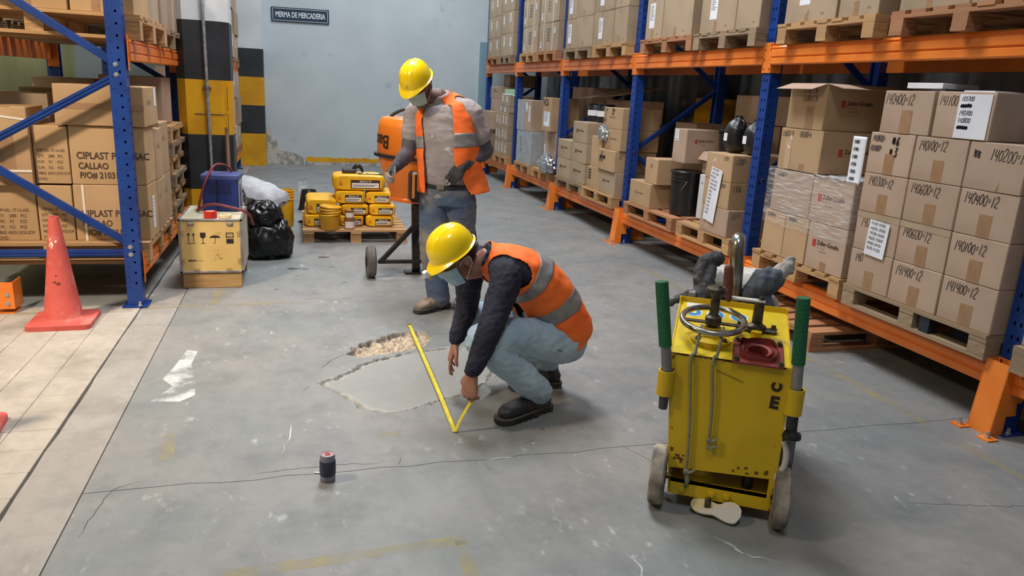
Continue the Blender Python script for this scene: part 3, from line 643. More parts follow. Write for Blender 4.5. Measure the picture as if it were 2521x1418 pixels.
class Carton:
    def __init__(s, label, x0, x1, y0, y1, z0, z1, m=None, group=None, rz=None, name='carton', cat='carton', gapx=.003):
        s.w, s.d, s.h = x1-x0-gapx, y1-y0-gapx, z1-z0
        r = random.Random(int(abs(x0)*991+abs(y0)*131+z0*37)*7+3); rz = r.uniform(-.008, .008) if rz is None else rz
        s.t = thing(name, label, cat, ((x0+x1)/2, (y0+y1)/2, z0), rz, group); b_ = MB()
        V, Fc = chbox(-s.w/2, s.w/2, -s.d/2, s.d/2, 0, s.h-.001, .004)
        V = [(x+r.uniform(-.0015, .0015), y+r.uniform(-.0015, .0015), z) for x, y, z in V]
        s.body = b_.add(V, Fc).build('body', m or m_card, s.t, local=True)
    def fr(s, face, e=.0012):
        """frame of a face with its origin at the upper left corner as seen, x right, y up"""
        if face == '-x': M = frame((-s.w/2-e, s.d/2, s.h), (0, -1, 0), (0, 0, 1))
        elif face == '-y': M = frame((-s.w/2, -s.d/2-e, s.h), (1, 0, 0), (0, 0, 1))
        elif face == '+x': M = frame((s.w/2+e, -s.d/2, s.h), (0, 1, 0), (0, 0, 1))
        elif face == '+z': M = frame((-s.w/2, s.d/2, s.h+e), (1, 0, 0), (0, 1, 0))
        return wm(s.t) @ M
    def fw(s, face): return s.w if face in ('-y', '+z') else s.d
    def tape(s, face='-x', u=.5, v0=.48, v1=1.0, w=.055, m=None):
        W_ = s.fw(face); quadpatch(s.fr(face, .0008), u*W_-w/2, u*W_+w/2, -v1*s.h+.002, -v0*s.h, .0005).build('tape', m or m_tape, s.t); return s
    def write(s, txt, u, v, h=.045, face='-x', w=.0036, m=None, slant=.12): hand(txt, h, s.fr(face, .0016) @ Matrix.Translation((u, -v, 0)), m or m_ink, s.t, w, slant=slant); return s
    def print(s, txt, u, v, size, face='-x', m=None, align='LEFT', bold=0, sx=1): text(txt, size, s.fr(face, .0016) @ Matrix.Translation((u, -v, 0)), m or m_print, s.t, 'printed_text', align, bold, sx=sx); return s
    def sticker(s, u, v, w, h, face='-x', lines=6, bar=True, tilt=0.0, m=None):
        M = s.fr(face, .0016) @ Matrix.Translation((u, -v, 0)) @ Matrix.Rotation(tilt, 4, 'Z')
        st = quadpatch(M, -w/2, w/2, -h/2, h/2, .0006).build('sticker', m or m_paper, s.t)
        mb = MB(); r = random.Random(int(u*9999+v*77))
        for i in range(lines): y = h*.40-h*.62*i/max(lines, 1); mb.box(-w*.40, -w*.40+w*.8*r.uniform(.5, 1), y-h*.012, y+h*.012, .0002, .0006, 0, M)
        if bar:
            for i in range(9): x = -w*.32+w*.64*i/9; mb.box(x, x+w*.64/9*r.uniform(.3, .8), -h*.42, -h*.28, .0002, .0006, 0, M)
        if mb.v: mb.build('label_print', m_grey, st)
        return s
    def logo(s, face='-x', u=.32, v=.5, k=1.0, m=None, red=None):
        W_ = s.fw(face); M = s.fr(face, .0014) @ Matrix.Translation((u*W_, -v*s.h, 0))
        quadpatch(M, -.016*k, .016*k, -.02*k, .024*k, .0004).build('printed_mark', red or m_red, s.t)
        text('Zeller-Gmelin', .038*k, M @ Matrix.Translation((.026*k, .008*k, .0002)), m or m_print, s.t, 'printed_text', 'LEFT', .0006*k, sx=.9)
        text('P r i n t i n g', .014*k, M @ Matrix.Translation((.03*k, -.02*k, .0002)), m or m_print, s.t, 'printed_text', 'LEFT', 0)
        quadpatch(M, .05*k, .12*k, -.043*k, -.041*k, .0003).build('printed_mark', m or m_print, s.t); return s
    def strap(s, face, u, w=.012, m=None):
        W_ = s.fw(face); quadpatch(s.fr(face, .003), u*W_-w/2, u*W_+w/2, -s.h, 0, .002).build('strap', m or m_strap, s.t); return s
    def flap(s, ang=2.4, face='-x', ln=.1, m=None):
        """one open lid flap hinged on the top edge of a face"""
        W_ = s.fw(face); M = s.fr(face, 0) @ Matrix.Rotation(ang, 4, 'X'); MB().box(0, W_, 0, ln, -.002, .002, 0, M).build('flap', m or m_card, s.t); return s
def crumple(name, c, r, m, label, cat, seed=1, amp=.16, flat=True, parent=None, n=44, sc=2.2, power=1.0, group=None):
    """crumpled bag-like lump resting on its base (c = base centre, r = half sizes)"""
    mb = MB(); k = 26
    def fn(u, v):
        a = 2*PI*u; b_ = PI*(v-.5)*.995; return Vector((math.cos(b_)*math.cos(a), math.cos(b_)*math.sin(a), math.sin(b_)))
    V = np.array([tuple(fn(i/n, j/(k-1))) for i in range(n) for j in range(k)]); d = nz(V, sc, seed, 3); rd = np.abs(nz(V, sc*2.3, seed+3, 2)); s = 1+amp*d-amp*.9*rd
    Q = np.sign(V)*np.abs(V)**power*s[:, None]*np.array(r)
    if flat: Q[:, 2] = np.maximum(Q[:, 2], -r[2]*.72); Q[:, 2] += r[2]*.72
    Fc = [(i*k+j, ((i+1) % n)*k+j, ((i+1) % n)*k+j+1, i*k+j+1) for i in range(n) for j in range(k-1)]
    mb.add([tuple(p) for p in Q+np.array(c)], Fc)
    return mb.build(name, m, parent, 50, label=label, cat=cat, group=group)
# ================================================================== the long right-hand rack
RX = 3.29; UY = [2.605, 4.93, 7.2, 9.4, 11.55, 13.5]; near = ['nearest the camera', 'second from the camera', 'third from the camera', 'fourth from the camera', 'fifth from the camera', 'farthest from the camera, by the back wall']
BR = [(.05, .22, .97, .22), (.05, .95, .97, .30), (.05, .95, .97, 1.62), (.05, 2.3, .97, 1.62), (.05, 2.3, .97, 2.95)]
for y, nm in zip(UY, near):
    rack_frame('blue slotted upright frame of the right rack, '+nm, RX, y, 1, 'right rack upright frames', BR)
    guard('orange floor-bolted guard on the right rack upright '+nm, RX, y, 1, 'right rack post guards')
bayn = ['far end past the second upright', 'fourth bay from the camera', 'third bay from the camera', 'second bay from the camera', 'nearest full bay']
bays = list(zip(UY[:-1], UY[1:])); bn = ['nearest full bay', 'second bay from the camera', 'third bay from the camera', 'fourth bay from the camera', 'farthest bay']
for (a, b_), nm in zip(bays, bn):
    for z0, lv in ((.215, 'lower'), (1.775, 'upper')):
        beam('front orange %s beam of the right rack, %s' % (lv, nm), RX-.022, 1, a+.051, b_-.051, z0, 'right rack beams')
        beam('rear orange %s beam of the right rack, %s' % (lv, nm), RX+1.042, -1, a+.051, b_-.051, z0, 'right rack rear beams', False)
for z0, lv in ((.215, 'lower'), (1.775, 'upper')): beam('front orange %s beam of the right rack, cut by the right photo edge' % lv, RX-.022, 1, .50, UY[0]-.051, z0, 'right rack beams')
ZL, ZU = .345, 1.905; ZLt, ZUt = ZL+.128, ZU+.128
up_p = [(2.72, 3.67, 'nearest bay, near half'), (3.79, 4.72, 'nearest bay, far half'), (4.98, 5.89, 'second bay, near half'), (5.92, 6.92, 'second bay, far half'), (7.26, 8.18, 'third bay, near half'), (8.22, 9.15, 'third bay, far half'), (9.46, 10.3, 'fourth bay, near half'), (10.33, 11.1, 'fourth bay, far half'), (11.62, 12.33, 'farthest bay, near half'), (12.38, 13.2, 'farthest bay, far half')]
for i, (a, b_, nm) in enumerate(up_p): pallet('wooden pallet on the upper right rack beams, '+nm, 3.19, 4.3, a, b_, ZU, (m_woodr, m_wood, m_woodg)[i % 3], 'upper pallets of the right rack')
# upper cartons  (y0, y1, z1 rows)
UG = 'cartons on the upper level of the right rack'
def stick2(c, k):
    r = random.Random(k); c.sticker(c.d*r.uniform(.35, .6), c.h*r.uniform(.3, .45), .07, .14, bar=r.random() < .6, tilt=r.uniform(-.05, .05)); return c
def upper(tag, cols, rows, m=None, x0=3.22, dep=.5, fn=None):
    rn = ['bottom row', 'second row', 'third row']; cn = ['right', 'left'] if len(cols) == 2 else (['only'] if len(cols) == 1 else ['right', 'middle', 'left'])
    z0 = ZUt
    for i, h in enumerate(rows):
        for j, (a, b_) in enumerate(cols):
            c = Carton('brown carton, %s %s, upper right rack, %s' % (rn[i], cn[j], tag), x0, x0+dep, a, b_, z0, z0+h, m or m_cardg, UG)
            (fn or (lambda c, i, j: stick2(c, i*7+j+int(a*10))))(c, i, j)
            Carton('rear carton, %s %s, upper right rack, %s' % (rn[i], cn[j], tag), x0+dep+.01, x0+dep+.46, a, b_, z0, z0+h, m or m_cardg, UG)
        z0 += h
def big(c, i, j):
    c.tape('-x', .42, 0, .18, .03); c.tape('-x', .45, .8, 1, .04)
    if j == 1: c.sticker(c.d*.38, c.h*.5, .11, .22, lines=10, bar=False)
    c.print('FSC', c.d*.72, c.h*.9, .02, m=m_faint)
upper('nearest bay, near half', [(2.74, 3.18), (3.18, 3.655)], [.46, .40], fn=big)
upper('nearest bay, far half', [(3.81, 4.16), (4.18, 4.70)], [.44, .40], fn=big)
upper('second bay, near half', [(5.0, 5.32), (5.33, 5.86)], [.42, .38], fn=big)
upper('second bay, far half', [(6.0, 6.55), (6.56, 6.9)], [.42, .38], fn=big)
upper('third bay, near half', [(7.34, 7.68), (7.70, 8.26)], [.35, .34], fn=big)
upper('third bay, far half', [(8.28, 8.82), (8.83, 9.16)], [.34, .34], fn=big)
def jute(c, i, j):
    for u in (.25, .72): c.strap('-x', u, .02)
    M = c.fr('-x', .0016) @ Matrix.Translation((c.d*.5, -c.h*.42, 0)); mb = MB()
    for a, b_, p, q in ((-.06, .06, .07, .08), (-.06, .06, -.08, -.07), (-.06, -.05, -.08, .08), (.05, .06, -.08, .08), (-.03, .03, .03, .045), (-.03, .03, -.01, .005), (-.03, -.015, -.05, .045), (-.03, .03, -.05, -.035)): mb.box(a, b_, p, q, 0, .0006, 0, M)
    mb.build('printed_mark', m_grey, c.t); c.sticker(c.d*.82, c.h*.3, .05, .08, bar=False); c.sticker(c.d*.12, c.h*.75, .05, .09, bar=False)
upper('fourth bay, near half', [(9.48, 10.27)], [.36, .37, .3], fn=jute)
upper('fourth bay, far half', [(10.34, 11.08)], [.36, .36, .3], fn=jute)
upper('farthest bay, near half', [(11.62, 11.9), (11.91, 12.33)], [.33, .33, .3])
upper('farthest bay, far half', [(12.43, 12.8), (12.81, 13.2)], [.3, .34, .34])
# ---- lower level, nearest bay: numbered cartons
LG = 'hand-numbered cartons on the near right pallet'
P1 = pallet('low wooden pallet under the hand-numbered cartons in the nearest right bay', 3.19, 4.28, 2.665, 3.685, ZL, m_woodg, 'lower pallets of the right rack', 'y')
B(3.20, 3.25, 3.02, 3.085, ZL, ZL+.105).build('pallet_bracket', mat('dark_steel', srgb(60, 66, 78), .4, m=.6), label='dark steel support bracket below the hand-numbered cartons pallet', cat='bracket')
colsY = [(3.345, 3.68), (2.998, 3.342), (2.665, 2.995)]; rowsZ = [.473, .698, .924, 1.149, 1.380]
nums = [['140', '141400=12', '141400=12'], ['140500=12', '140600=12', '140100=12'], ['140300=12', '140600=12', '140400=12'], ['', '140100=12', '140200=12']]
rn = ['bottom row', 'second row', 'third row', 'fourth row']; cn = ['left', 'middle', 'right']
for i in range(4):
    for j in range(3):
        a, b_ = colsY[j]; c = Carton('carton in the %s column, %s of the hand-numbered stack by the machine' % (cn[j], rn[i]), 3.2, 3.62, a, b_, rowsZ[i], rowsZ[i+1], m_card, LG)
        c.tape('-x', .52, .5, 1.0, .075)
        if i == 1 and j < 2: quadpatch(c.fr('-x', .002), 0, c.d, -.035, 0, .001).build('lid_strip', m_cardg, c.t)
        if i == 3 and j == 0: c.write('140800=', .02, .05, .034).write('#', .175, .06, .04, w=.012).write('6', .205, .065, .05, w=.009).write('101000=', .012, .105, .034).write('#', .168, .115, .03, w=.011).write('3', .2, .125, .05, w=.009)
        elif i == 3 and j == 2: c.write('##', .03, .085, .05, w=.0032).write(nums[i][j], .13, .085, .055)
        else: c.write(nums[i][j], .03 if j else .045, .085 if i == 1 else .07, .052)
        Carton('rear carton in the %s column, %s, behind the hand-numbered stack' % (cn[j], rn[i]), 3.63, 4.2, a, b_, rowsZ[i], rowsZ[i+1], m_card, LG)
c = Carton('left carton on top of the hand-numbered stack', 3.2, 3.66, 3.272, 3.625, 1.381, 1.612, m_card, LG); c.tape('-x', .52, .45, 1, .075).write('140400=12', .015, .075, .055)
c = Carton('right carton on top of the hand-numbered stack, white sheet on its front', 3.2, 3.66, 2.90, 3.25, 1.381, 1.613, m_card, LG); c.write('141100=', .02, .07, .05); c.logo('-y', .52, .5, .9)
def sheet(label, c, cu, cv, w, h, lines, tilt=0.0, hh=.026, face='-x', lead=None, sw=.0032):
    """sheet of paper taped to a carton face, a thing of its own, with handwritten rows"""
    M = c.fr(face, .003) @ Matrix.Translation((cu, -cv, 0)) @ Matrix.Rotation(tilt, 4, 'Z'); o = M.translation
    t = thing('paper_sheet', label, 'paper', tuple(o), 0); quadpatch(M, -w/2, w/2, -h, 0, .0008).build('sheet', m_paper, t); lead = lead or hh*1.5
    for i, ln in enumerate(lines):
        hand(ln, hh, M @ Matrix.Translation((-w/2+w*.08, -hh*1.5-lead*i, .0006)), m_ink, t, sw, seed=i+3, cx=.85)
    return t
sheet('white sheet with two struck-out numbers on the top right carton', c, .235, .012, .19, .215, ['103700', 'xxxxx', '140700', '110800', 'xxxxx'], 0, .022, lead=.035)
ref = Carton.__new__(Carton)
class FaceAt:
    def __init__(s, M): s.M = M
    def fr(s, face, e=.001): return s.M
sheet('white sheet with two columns of numbers on the left numbered cartons', FaceAt(frame((3.192, 3.585, .885), (0, -1, 0), (0, 0, 1))), .105, 0, .155, .205, ['141100 141400', '140200 130400', '140300 101000', '40600 140800', '40400 104100', '40100 141300'], -.05, .017, lead=.029, sw=.002)
# papers on the top cartons
m_dk = mat('dark_folder', srgb(58, 58, 64), .6)
t = thing('paper_stack', 'stack of white paper on a dark folder on the top left numbered carton', 'paper', (3.42, 3.42, 1.612)); B(3.27, 3.57, 3.28, 3.5, 1.613, 1.625).build('folder', m_dk, t)
MB().box(-.14, .14, -.11, .11, .0, .03, .002, Matrix.Translation((3.40, 3.43, 1.626)) @ Matrix.Rotation(.12, 4, 'Z')).build('sheets', m_paper, t)
B(3.25, 3.50, 2.96, 3.14, 1.614, 1.620).build('paper_sheet', m_paper, label='loose white papers lying on the top right numbered carton', cat='paper')
# nearest bay, far half: shrink-wrapped pallet
ZG = 'logo cartons on the wrapped pallet'
pallet('wooden pallet under the shrink-wrapped logo cartons, nearest right bay', 3.19, 4.28, 3.72, 4.66, ZL+.01, m_wood, 'lower pallets of the right rack')
zb = ZL+.14
c = Carton('bottom logo carton at the right of the shrink-wrapped pallet', 3.2, 3.62, 3.735, 4.095, zb, .785, m_card, ZG); c.logo('-x', .2, .44, 1.05); c.tape('-x', .5, .8, 1)
c = Carton('bottom middle carton of the shrink-wrapped pallet, writing on its lid', 3.2, 3.7, 4.1, 4.345, zb, .785, m_cardo, ZG); c.write('126500=4', .03, .04, .03, w=.0032)
c = Carton('bottom left carton of the shrink-wrapped pallet, writing on its lid', 3.2, 3.7, 4.35, 4.59, zb, .785, m_cardo, ZG); c.write('126700=6', .03, .04, .03, w=.0032)
c = Carton('wrapped logo carton in the second row, right side, near right bay', 3.2, 3.62, 3.735, 4.12, .786, 1.07, m_card, ZG); c.logo('-x', .22, .45, 1.05)
c = Carton('wrapped carton in the second row, left side, near right bay', 3.2, 3.62, 4.125, 4.545, .786, 1.075, m_card, ZG); c.write('126400=4', .04, .05, .03, w=.0032)
c = Carton('ochre carton standing on the shrink wrap, with a logo on its side', 3.2, 3.66, 4.095, 4.53, 1.082, 1.355, m_cardo, ZG); c.write('131000=4', .02, .055, .036, w=.0032).write('126500=4', .2, .05, .036, w=.0032).tape('-x', .23, .1, 1, .06, m_ctape).tape('-x', .6, .82, 1, .05); c.logo('-y', .33, .5, 1.1)
c = Carton('topmost open ochre carton of the wrapped pallet, logo on its side', 3.2, 3.68, 4.115, 4.49, 1.356, 1.645, m_cardo, ZG); c.write('12700=2 B+', .14, .06, .038, w=.0032).write('131000=2 A', .14, .11, .038, w=.0032).tape('-x', .28, .1, .8, .05, m_ctape).tape('-x', .62, .5, 1, .08); c.logo('-y', .28, .42, 1.0); c.flap(1.9, '-x', .12); c.flap(1.75, '-y', .16)
for i, (a, b_) in enumerate(((3.74, 4.12), (4.13, 4.55))):
    Carton('rear carton behind the shrink-wrapped cartons, %s of two' % ('near one' if i == 0 else 'far one'), 3.72, 4.2, a, b_, zb, 1.05, m_card, ZG)
# film
Mfilm, N_, L_, b_ = nodes_of('stretch_film'); b_.inputs['Base Color'].default_value = srgb(236, 238, 244); b_.inputs['Roughness'].default_value = .12
tcn = N_.new('ShaderNodeTexCoord'); mpn = N_.new('ShaderNodeMapping'); mpn.inputs['Scale'].default_value = (3, 3, 26); mpn.inputs['Rotation'].default_value = (.5, 0, 0); L_.new(tcn.outputs['Object'], mpn.inputs[0])
nn = N_.new('ShaderNodeTexNoise'); nn.inputs['Scale'].default_value = 3.5; nn.inputs['Detail'].default_value = 6; L_.new(mpn.outputs[0], nn.inputs['Vector'])
mrn = N_.new('ShaderNodeMapRange'); mrn.inputs[1].default_value = .5; mrn.inputs[2].default_value = .74; mrn.inputs[3].default_value = .10; mrn.inputs[4].default_value = .55; L_.new(nn.outputs[0], mrn.inputs[0]); L_.new(mrn.outputs[0], b_.inputs['Alpha'])
bpn = N_.new('ShaderNodeBump'); bpn.inputs['Strength'].default_value = .9; bpn.inputs['Distance'].default_value = .02; L_.new(nn.outputs[0], bpn.inputs['Height']); L_.new(bpn.outputs[0], b_.inputs['Normal'])
def film(label, x0, x1, y0, y1, z0, z1, seed=1):
    mb = MB()
    def fn(u, v):
        p = u*4; k = int(p) % 4; f = p-int(p); C = [(x0, y1), (x0, y0), (x1, y0), (x1, y1)]; a, b2 = C[k], C[(k+1) % 4]
        x = a[0]+(b2[0]-a[0])*f; y = a[1]+(b2[1]-a[1])*f; w_ = .004*noise.noise(Vector((x*9, y*9, v*14+seed))); s = Vector((x-(x0+x1)/2, y-(y0+y1)/2, 0)).normalized()
        edge = (.014*noise.noise(Vector((u*23, seed, 0))) if v in (0.0, 1.0) else 0)
        return Vector((x, y, z0+(z1-z0)*v+edge))+s*w_
    mb.grid(fn, 96, 18, cu=True)
    return mb.build('stretch_film', Mfilm, None, 180, label=label, cat='stretch film')
film('clear stretch film wound around the second-row logo cartons', 3.192, 3.712, 3.727, 4.60, .70, 1.085)
mb = MB(); mb.grid(lambda u, v: Vector((3.19+.44*v, 3.73+.40*u, 1.078+.014*noise.noise(Vector((u*9, v*9, 2)))+.008*noise.noise(Vector((u*30, v*12, 5))))), 30, 16)
mb.build('film_scrap', mat('bunched_film', srgb(214, 216, 222), .18, alpha=.72, c2=srgb(240, 240, 246), sc=26, lo=.5, hi=.62), None, 180, label='bunched white film lying over the wrapped cartons', cat='stretch film')
# curled list on the film
t = thing('paper_sheet', 'long curled list of numbers hanging beside the wrapped cartons', 'paper', (3.2, 3.75, 1.1))
def curl(u, v):
    s = v*.42; 
    if s < .26: z_ = 1.345-s; o = 0
    else: q = (s-.26)/.16; z_ = 1.085-.065*math.sin(q*1.45); o = .10*(1-math.cos(q*1.5))
    return Vector((3.215-o*.15, 3.835-.115*u+o*1.0, z_))
MB().grid(curl, 6, 26).build('sheet', m_paper, t, 180, solid=.0008)
for i, s in enumerate(['126800', '127000', '127800', '127500', '128500', '128400']):
    p = curl(.1, .05+i*.105); hand(s, .018, frame((p.x-.0035, p.y-.004, p.z-.018), (0, -1, 0), (0, 0, 1)), m_ink, t, .003, seed=i+1)
# second bay
G2 = 'goods in the second right bay'
pallet('scuffed pallet under the black bucket, second right bay', 3.20, 4.28, 5.95, 7.0, ZL, m_woodr, 'lower pallets of the right rack', 'y')
pallet('low pallet under the stack with the long list, second right bay', 3.20, 4.28, 5.0, 5.86, ZL, m_wood, 'lower pallets of the right rack', 'y')
SN = [['', '131500='], ['130600', '13050='], ['127400=', '130100=']]; zz = [.474, .69, .90, 1.11]
for i, lab in enumerate(('bottom', 'middle', 'top')):
    c = Carton('%s carton of the stack bearing the long number list' % lab, 3.2, 3.62, 5.06 if i == 0 else 5.08, 5.47, zz[i], zz[i+1], m_cardo if i else m_card, G2); c.write(SN[i][1] if i < 2 else '12400=', .26, .05, .03, w=.0032) if i else None
    c.write(['1217=', '1306', '1300='][i], .03, .07, .045, '-y', w=.0032); c.tape('-x', .3, .1, .9, .06, m_ctape)
c = Carton('side carton behind the stack bearing the long number list', 3.63, 4.1, 5.06, 5.47, .474, 1.11, m_card, G2); c.write('13400=', .05, .05, .04, '-y')
sheet('long white list of numbers hanging on the second bay stack', FaceAt(frame((3.188, 5.40, .99), (0, -1, 0), (0, 0, 1))), .13, 0, .165, .43, ['127700 12400', '125700 131500', 'xx 131300', '131200 131600', '127200 129000', '126300 122400', '126100', '127300', '125600', '127400', '127200', '121200', '120400'], -.13, .015, lead=.0295, sw=.0019)
c = Carton('low tan carton beside the black bucket, second right bay', 3.22, 3.62, 6.46, 6.93, .474, .71, m_cardo, G2, cat='carton'); c.logo('-x', .3, .5, .8, m_faint, m_faint)
c = Carton('ochre carton lying above the low tan carton, second right bay', 3.24, 4.0, 6.40, 6.66, .711, .95, m_cardo, G2); c.tape('-x', .5, .0, .4)
c = Carton('upright labelled carton with a red logo on its side, second right bay', 3.32, 3.72, 6.06, 6.3, .951, 1.25, m_card, G2); c.sticker(.06, .06, .07, .1).logo('-y', .25, .35, .8)
c = Carton('white carton with grey arrows behind the black bucket', 3.46, 3.8, 5.68, 6.0, .474, .87, mat('white_carton', srgb(206, 210, 216), .7), G2); c.write('++', .03, .1, .05, m=m_grey)
c = Carton('open brown carton holding a small black pail, second right bay', 3.5, 3.85, 5.62, 6.05, .875, 1.066, m_card, G2); c.flap(2.5, '-x', .09); c.flap(.5, '-y', .1)
c = Carton('high brown carton at the back of the second right bay', 3.86, 4.2, 5.4, 6.2, 1.33, 1.57, m_card, G2); c.logo('-y', .6, .4, .7, m_faint, m_faint)
Carton('large brown carton under the high carton, back of second right bay', 3.86, 4.2, 5.48, 6.3, .474, 1.325, m_card, G2)
Carton('dark brown carton at the back left of the second right bay', 3.75, 4.2, 6.68, 7.1, .474, 1.28, m_card, G2)
m_blkp = mat('black_plastic', srgb(26, 26, 29), .35, c2=srgb(38, 38, 41), sc=4); m_wire = mat('steel_wire', srgb(180, 180, 180), .3, m=.9)
def bucket(name, label, c, r, h, m, group=None, lid=True, handle=True, hang=0.0, cat='bucket', ribs=(.78, .86)):
    t = thing(name, label, cat, c, group=group); cx, cy, cz = c; rb = r*.88
    rr = lambda z: rb+(r-rb)*z/h
    prof = [(0, 0.0), (rb*.96, 0), (rb, .006)]
    for q in ribs: prof += [(rr(h*q-.004), h*q-.004), (rr(h*q)+.007, h*q), (rr(h*q)+.007, h*q+.008), (rr(h*q), h*q+.012)]
    prof += [(r, h-.012), (r+.007, h-.01), (r+.007, h-.001), (r-.003, h)]
    if not lid: prof += [(r-.004, h-.02), (rb-.004, .012), (0, .012)]
    MB().lathe(prof, c, 32).build('pail', m, t, 35)
    if lid: MB().lathe([(r+.009, h-.016), (r+.011, h-.002), (r+.006, h+.006), (r-.012, h+.006), (r-.016, h+.001), (0, h+.001)], c, 32).build('lid', m, t, 35)
    if handle:
        P = [(cx-r*1.02*math.cos(a)*.98, cy-(r*1.05)*math.sin(a)*math.cos(.75+hang), cz+h*.80-r*1.1*math.sin(a)*math.sin(.75+hang)) for a in [PI*i/20 for i in range(21)]]
        P = [(cx+(p[0]-cx)*.4-abs(p[1]-cy)*.9, cy+(p[0]-cx)*.92, p[2]) for p in P] if hang else P
        hd = MB().tube(P, .0028, 6).build('handle', m_wire, t, 180)
        q = P[len(P)//2]; MB().tube([P[9], P[10], P[11]], .007, 8).build('grip', m_paper, hd, 60)
    return t
bucket('bucket', 'black lidded bucket with a wire handle on the lower right rack', (3.42, 6.17, .474), .135, .40, m_blkp, G2, True, True, .25)
bucket('bucket', 'small black pail inside the open carton, second right bay', (3.60, 5.80, 1.07), .10, .2, m_blkp, G2, True, False)
def jug(label, c, w_, d_, h):
    t = thing('jerrycan', label, 'jerrycan', c, group='black jerrycans'); cx, cy, cz = c
    MB().loft([(cx, cy, cz+.075), (cx, cy, cz+h*.55), (cx, cy, cz+h*.72), (cx, cy-.01, cz+h*.88)], [(w_/2, d_/2), (w_/2, d_/2), (w_*.42, d_*.45), (w_*.2, d_*.24)], (0, 1, 0), 20, power=3.2).build('can', m_blkp, t, 50)
    MB().lathe([(.026, h*.86), (.026, h*.94), (.03, h*.945), (.03, h), (0, h)], c, 16).build('cap', m_blkp, t, 40)
    MB().tube([(cx, cy-.01, cz+h*.9), (cx, cy-d_*.45, cz+h*.86), (cx, cy-d_*.5, cz+h*.7), (cx, cy-d_*.40, cz+h*.62)], .012, 8).build('handle', m_blkp, t, 60)
    quadpatch(frame((cx-w_/2-.003, cy+.02, cz+h*.42), (0, -1, 0), (0, 0, 1)), -.025, .025, -.03, .03, .001).build('sticker', m_paper, t)
jug('black jerrycan standing on the stack with the long list, left one', (3.38, 5.36, 1.112), .17, .18, .29); jug('black jerrycan half hidden behind the blue upright, right one', (3.42, 5.15, 1.112), .17, .17, .27)
# third bay
G3 = 'logo cartons in the third right bay'
pallet('grey pallet under the pale logo cartons, third right bay', 3.20, 4.28, 8.22, 9.18, ZL, m_woodg, 'lower pallets of the right rack'); pallet('pale pallet under the ochre cartons, third right bay', 3.18, 4.28, 7.27, 8.18, ZL, m_wood, 'lower pallets of the right rack', 'y')
for (a, b_, z0, z1, lab) in ((8.70, 9.20, .474, .715, 'bottom left'), (8.21, 8.69, .474, .715, 'bottom right'), (8.70, 9.20, .716, .945, 'middle left'), (8.20, 8.68, .716, .945, 'middle right'), (8.21, 8.68, .946, 1.19, 'top')):
    c = Carton('pale carton with a small logo, %s of its group of five, third right bay' % lab, 3.22, 3.72, a, b_, z0, z1, m_cardg, G3); c.logo('-x', .28, .45, 1.0, m_print, m_print)
for a, z0, z1, lab in ((8.7, .474, .945, 'left'), (8.21, .474, 1.19, 'right')): Carton('rear pale carton behind the group of five, %s one' % lab, 3.73, 4.2, a, a+.47, z0, z1, m_cardg, G3)
c = Carton('carton at the back of the third right bay below the loose flaps', 3.73, 4.1, 9.0, 9.3, .95, 1.42, m_cardg, G3)
t = thing('open_carton', 'torn open carton lid lying over the third right bay', 'carton', (3.7, 8.7, 1.42)); MB().add([(3.50, 9.30, 1.46), (3.6, 8.2, 1.52), (4.1, 8.1, 1.62), (4.1, 9.2, 1.60), (3.50, 9.30, 1.452), (3.6, 8.2, 1.512), (4.1, 8.1, 1.612), (4.1, 9.2, 1.592)], [(0, 1, 2, 3), (7, 6, 5, 4), (0, 4, 5, 1), (1, 5, 6, 2), (2, 6, 7, 3), (3, 7, 4, 0)]).build('flap', m_cardg, t); B(3.75, 4.1, 8.1, 8.98, 1.20, 1.46).build('body', m_card, t)
Carton('base carton below the torn open lid, third right bay', 3.75, 4.15, 8.1, 8.98, 1.191, 1.199, m_card, G3)
for i, (a, lab) in enumerate(((8.58, 'left'), (8.27, 'right'))):
    t = thing('canister', 'black canister with a white label, %s of the pair, third right bay' % lab, 'canister', (3.5, a+.1, 1.191), group='black canisters')
    MB().lathe([(0, 0), (.098, 0), (.1, .005), (.1, .19), (.096, .195), (.104, .2), (.104, .212), (0, .214)], (3.5, a+.1, 1.191), 26).build('can', m_blkp, t, 40); MB().lathe([(.1012, .07), (.1012, .135)], (3.5, a+.1, 1.191), 26).build('label_band', m_paper, t, 180)
c = Carton('ochre carton with handwriting, topmost of its column, third right bay', 3.22, 3.66, 7.26, 7.74, 1.165, 1.385, m_cardo, G3); c.write('X#', .06, .04, .03).write('120300', .2, .04, .028).write('12670', .2, .075, .028).print('Zeller-Gmelin', .15, .10, .025).write('#', .02, .16, .04, w=.01).tape('-x', .06, .1, .9, .07)
c = Carton('ochre carton, second from top of its column, third right bay', 3.22, 3.66, 7.26, 7.68, .945, 1.164, m_cardo, G3); c.print('Zeller-Gmelin', .15, .10, .03).write('120#', .05, .08, .03).write('13#', .05, .12, .03)
c = Carton('ochre carton with big dark lettering, third right bay', 3.18, 3.66, 7.28, 7.74, .722, .944, m_cardo, G3); c.write('130 X', .08, .06, .035).write('120012-6000', .05, .10, .035, w=.009).write('1240-1200', .04, .135, .028, w=.0032).write('12', .05, .08, .04, '-y')
c = Carton('lower right pale logo carton on the pale pallet, third right bay', 3.2, 3.66, 7.27, 7.69, .474, .721, m_cardg, G3); c.logo('-x', .25, .45, .8, m_print, m_print)
c = Carton('lower left carton with rows of writing, third right bay', 3.2, 3.66, 7.70, 8.06, .474, .721, m_cardo, G3)
for i in range(4): c.write('12300 1400', .03, .05+.03*i, .02, w=.004)
c = Carton('narrow tall carton with foil sticking out, third right bay', 3.22, 3.66, 7.75, 8.05, .722, 1.06, m_cardo, G3)
m_foil = mat('silver_foil', srgb(205, 208, 214), .2, m=.85, bump=.6, bsc=9)
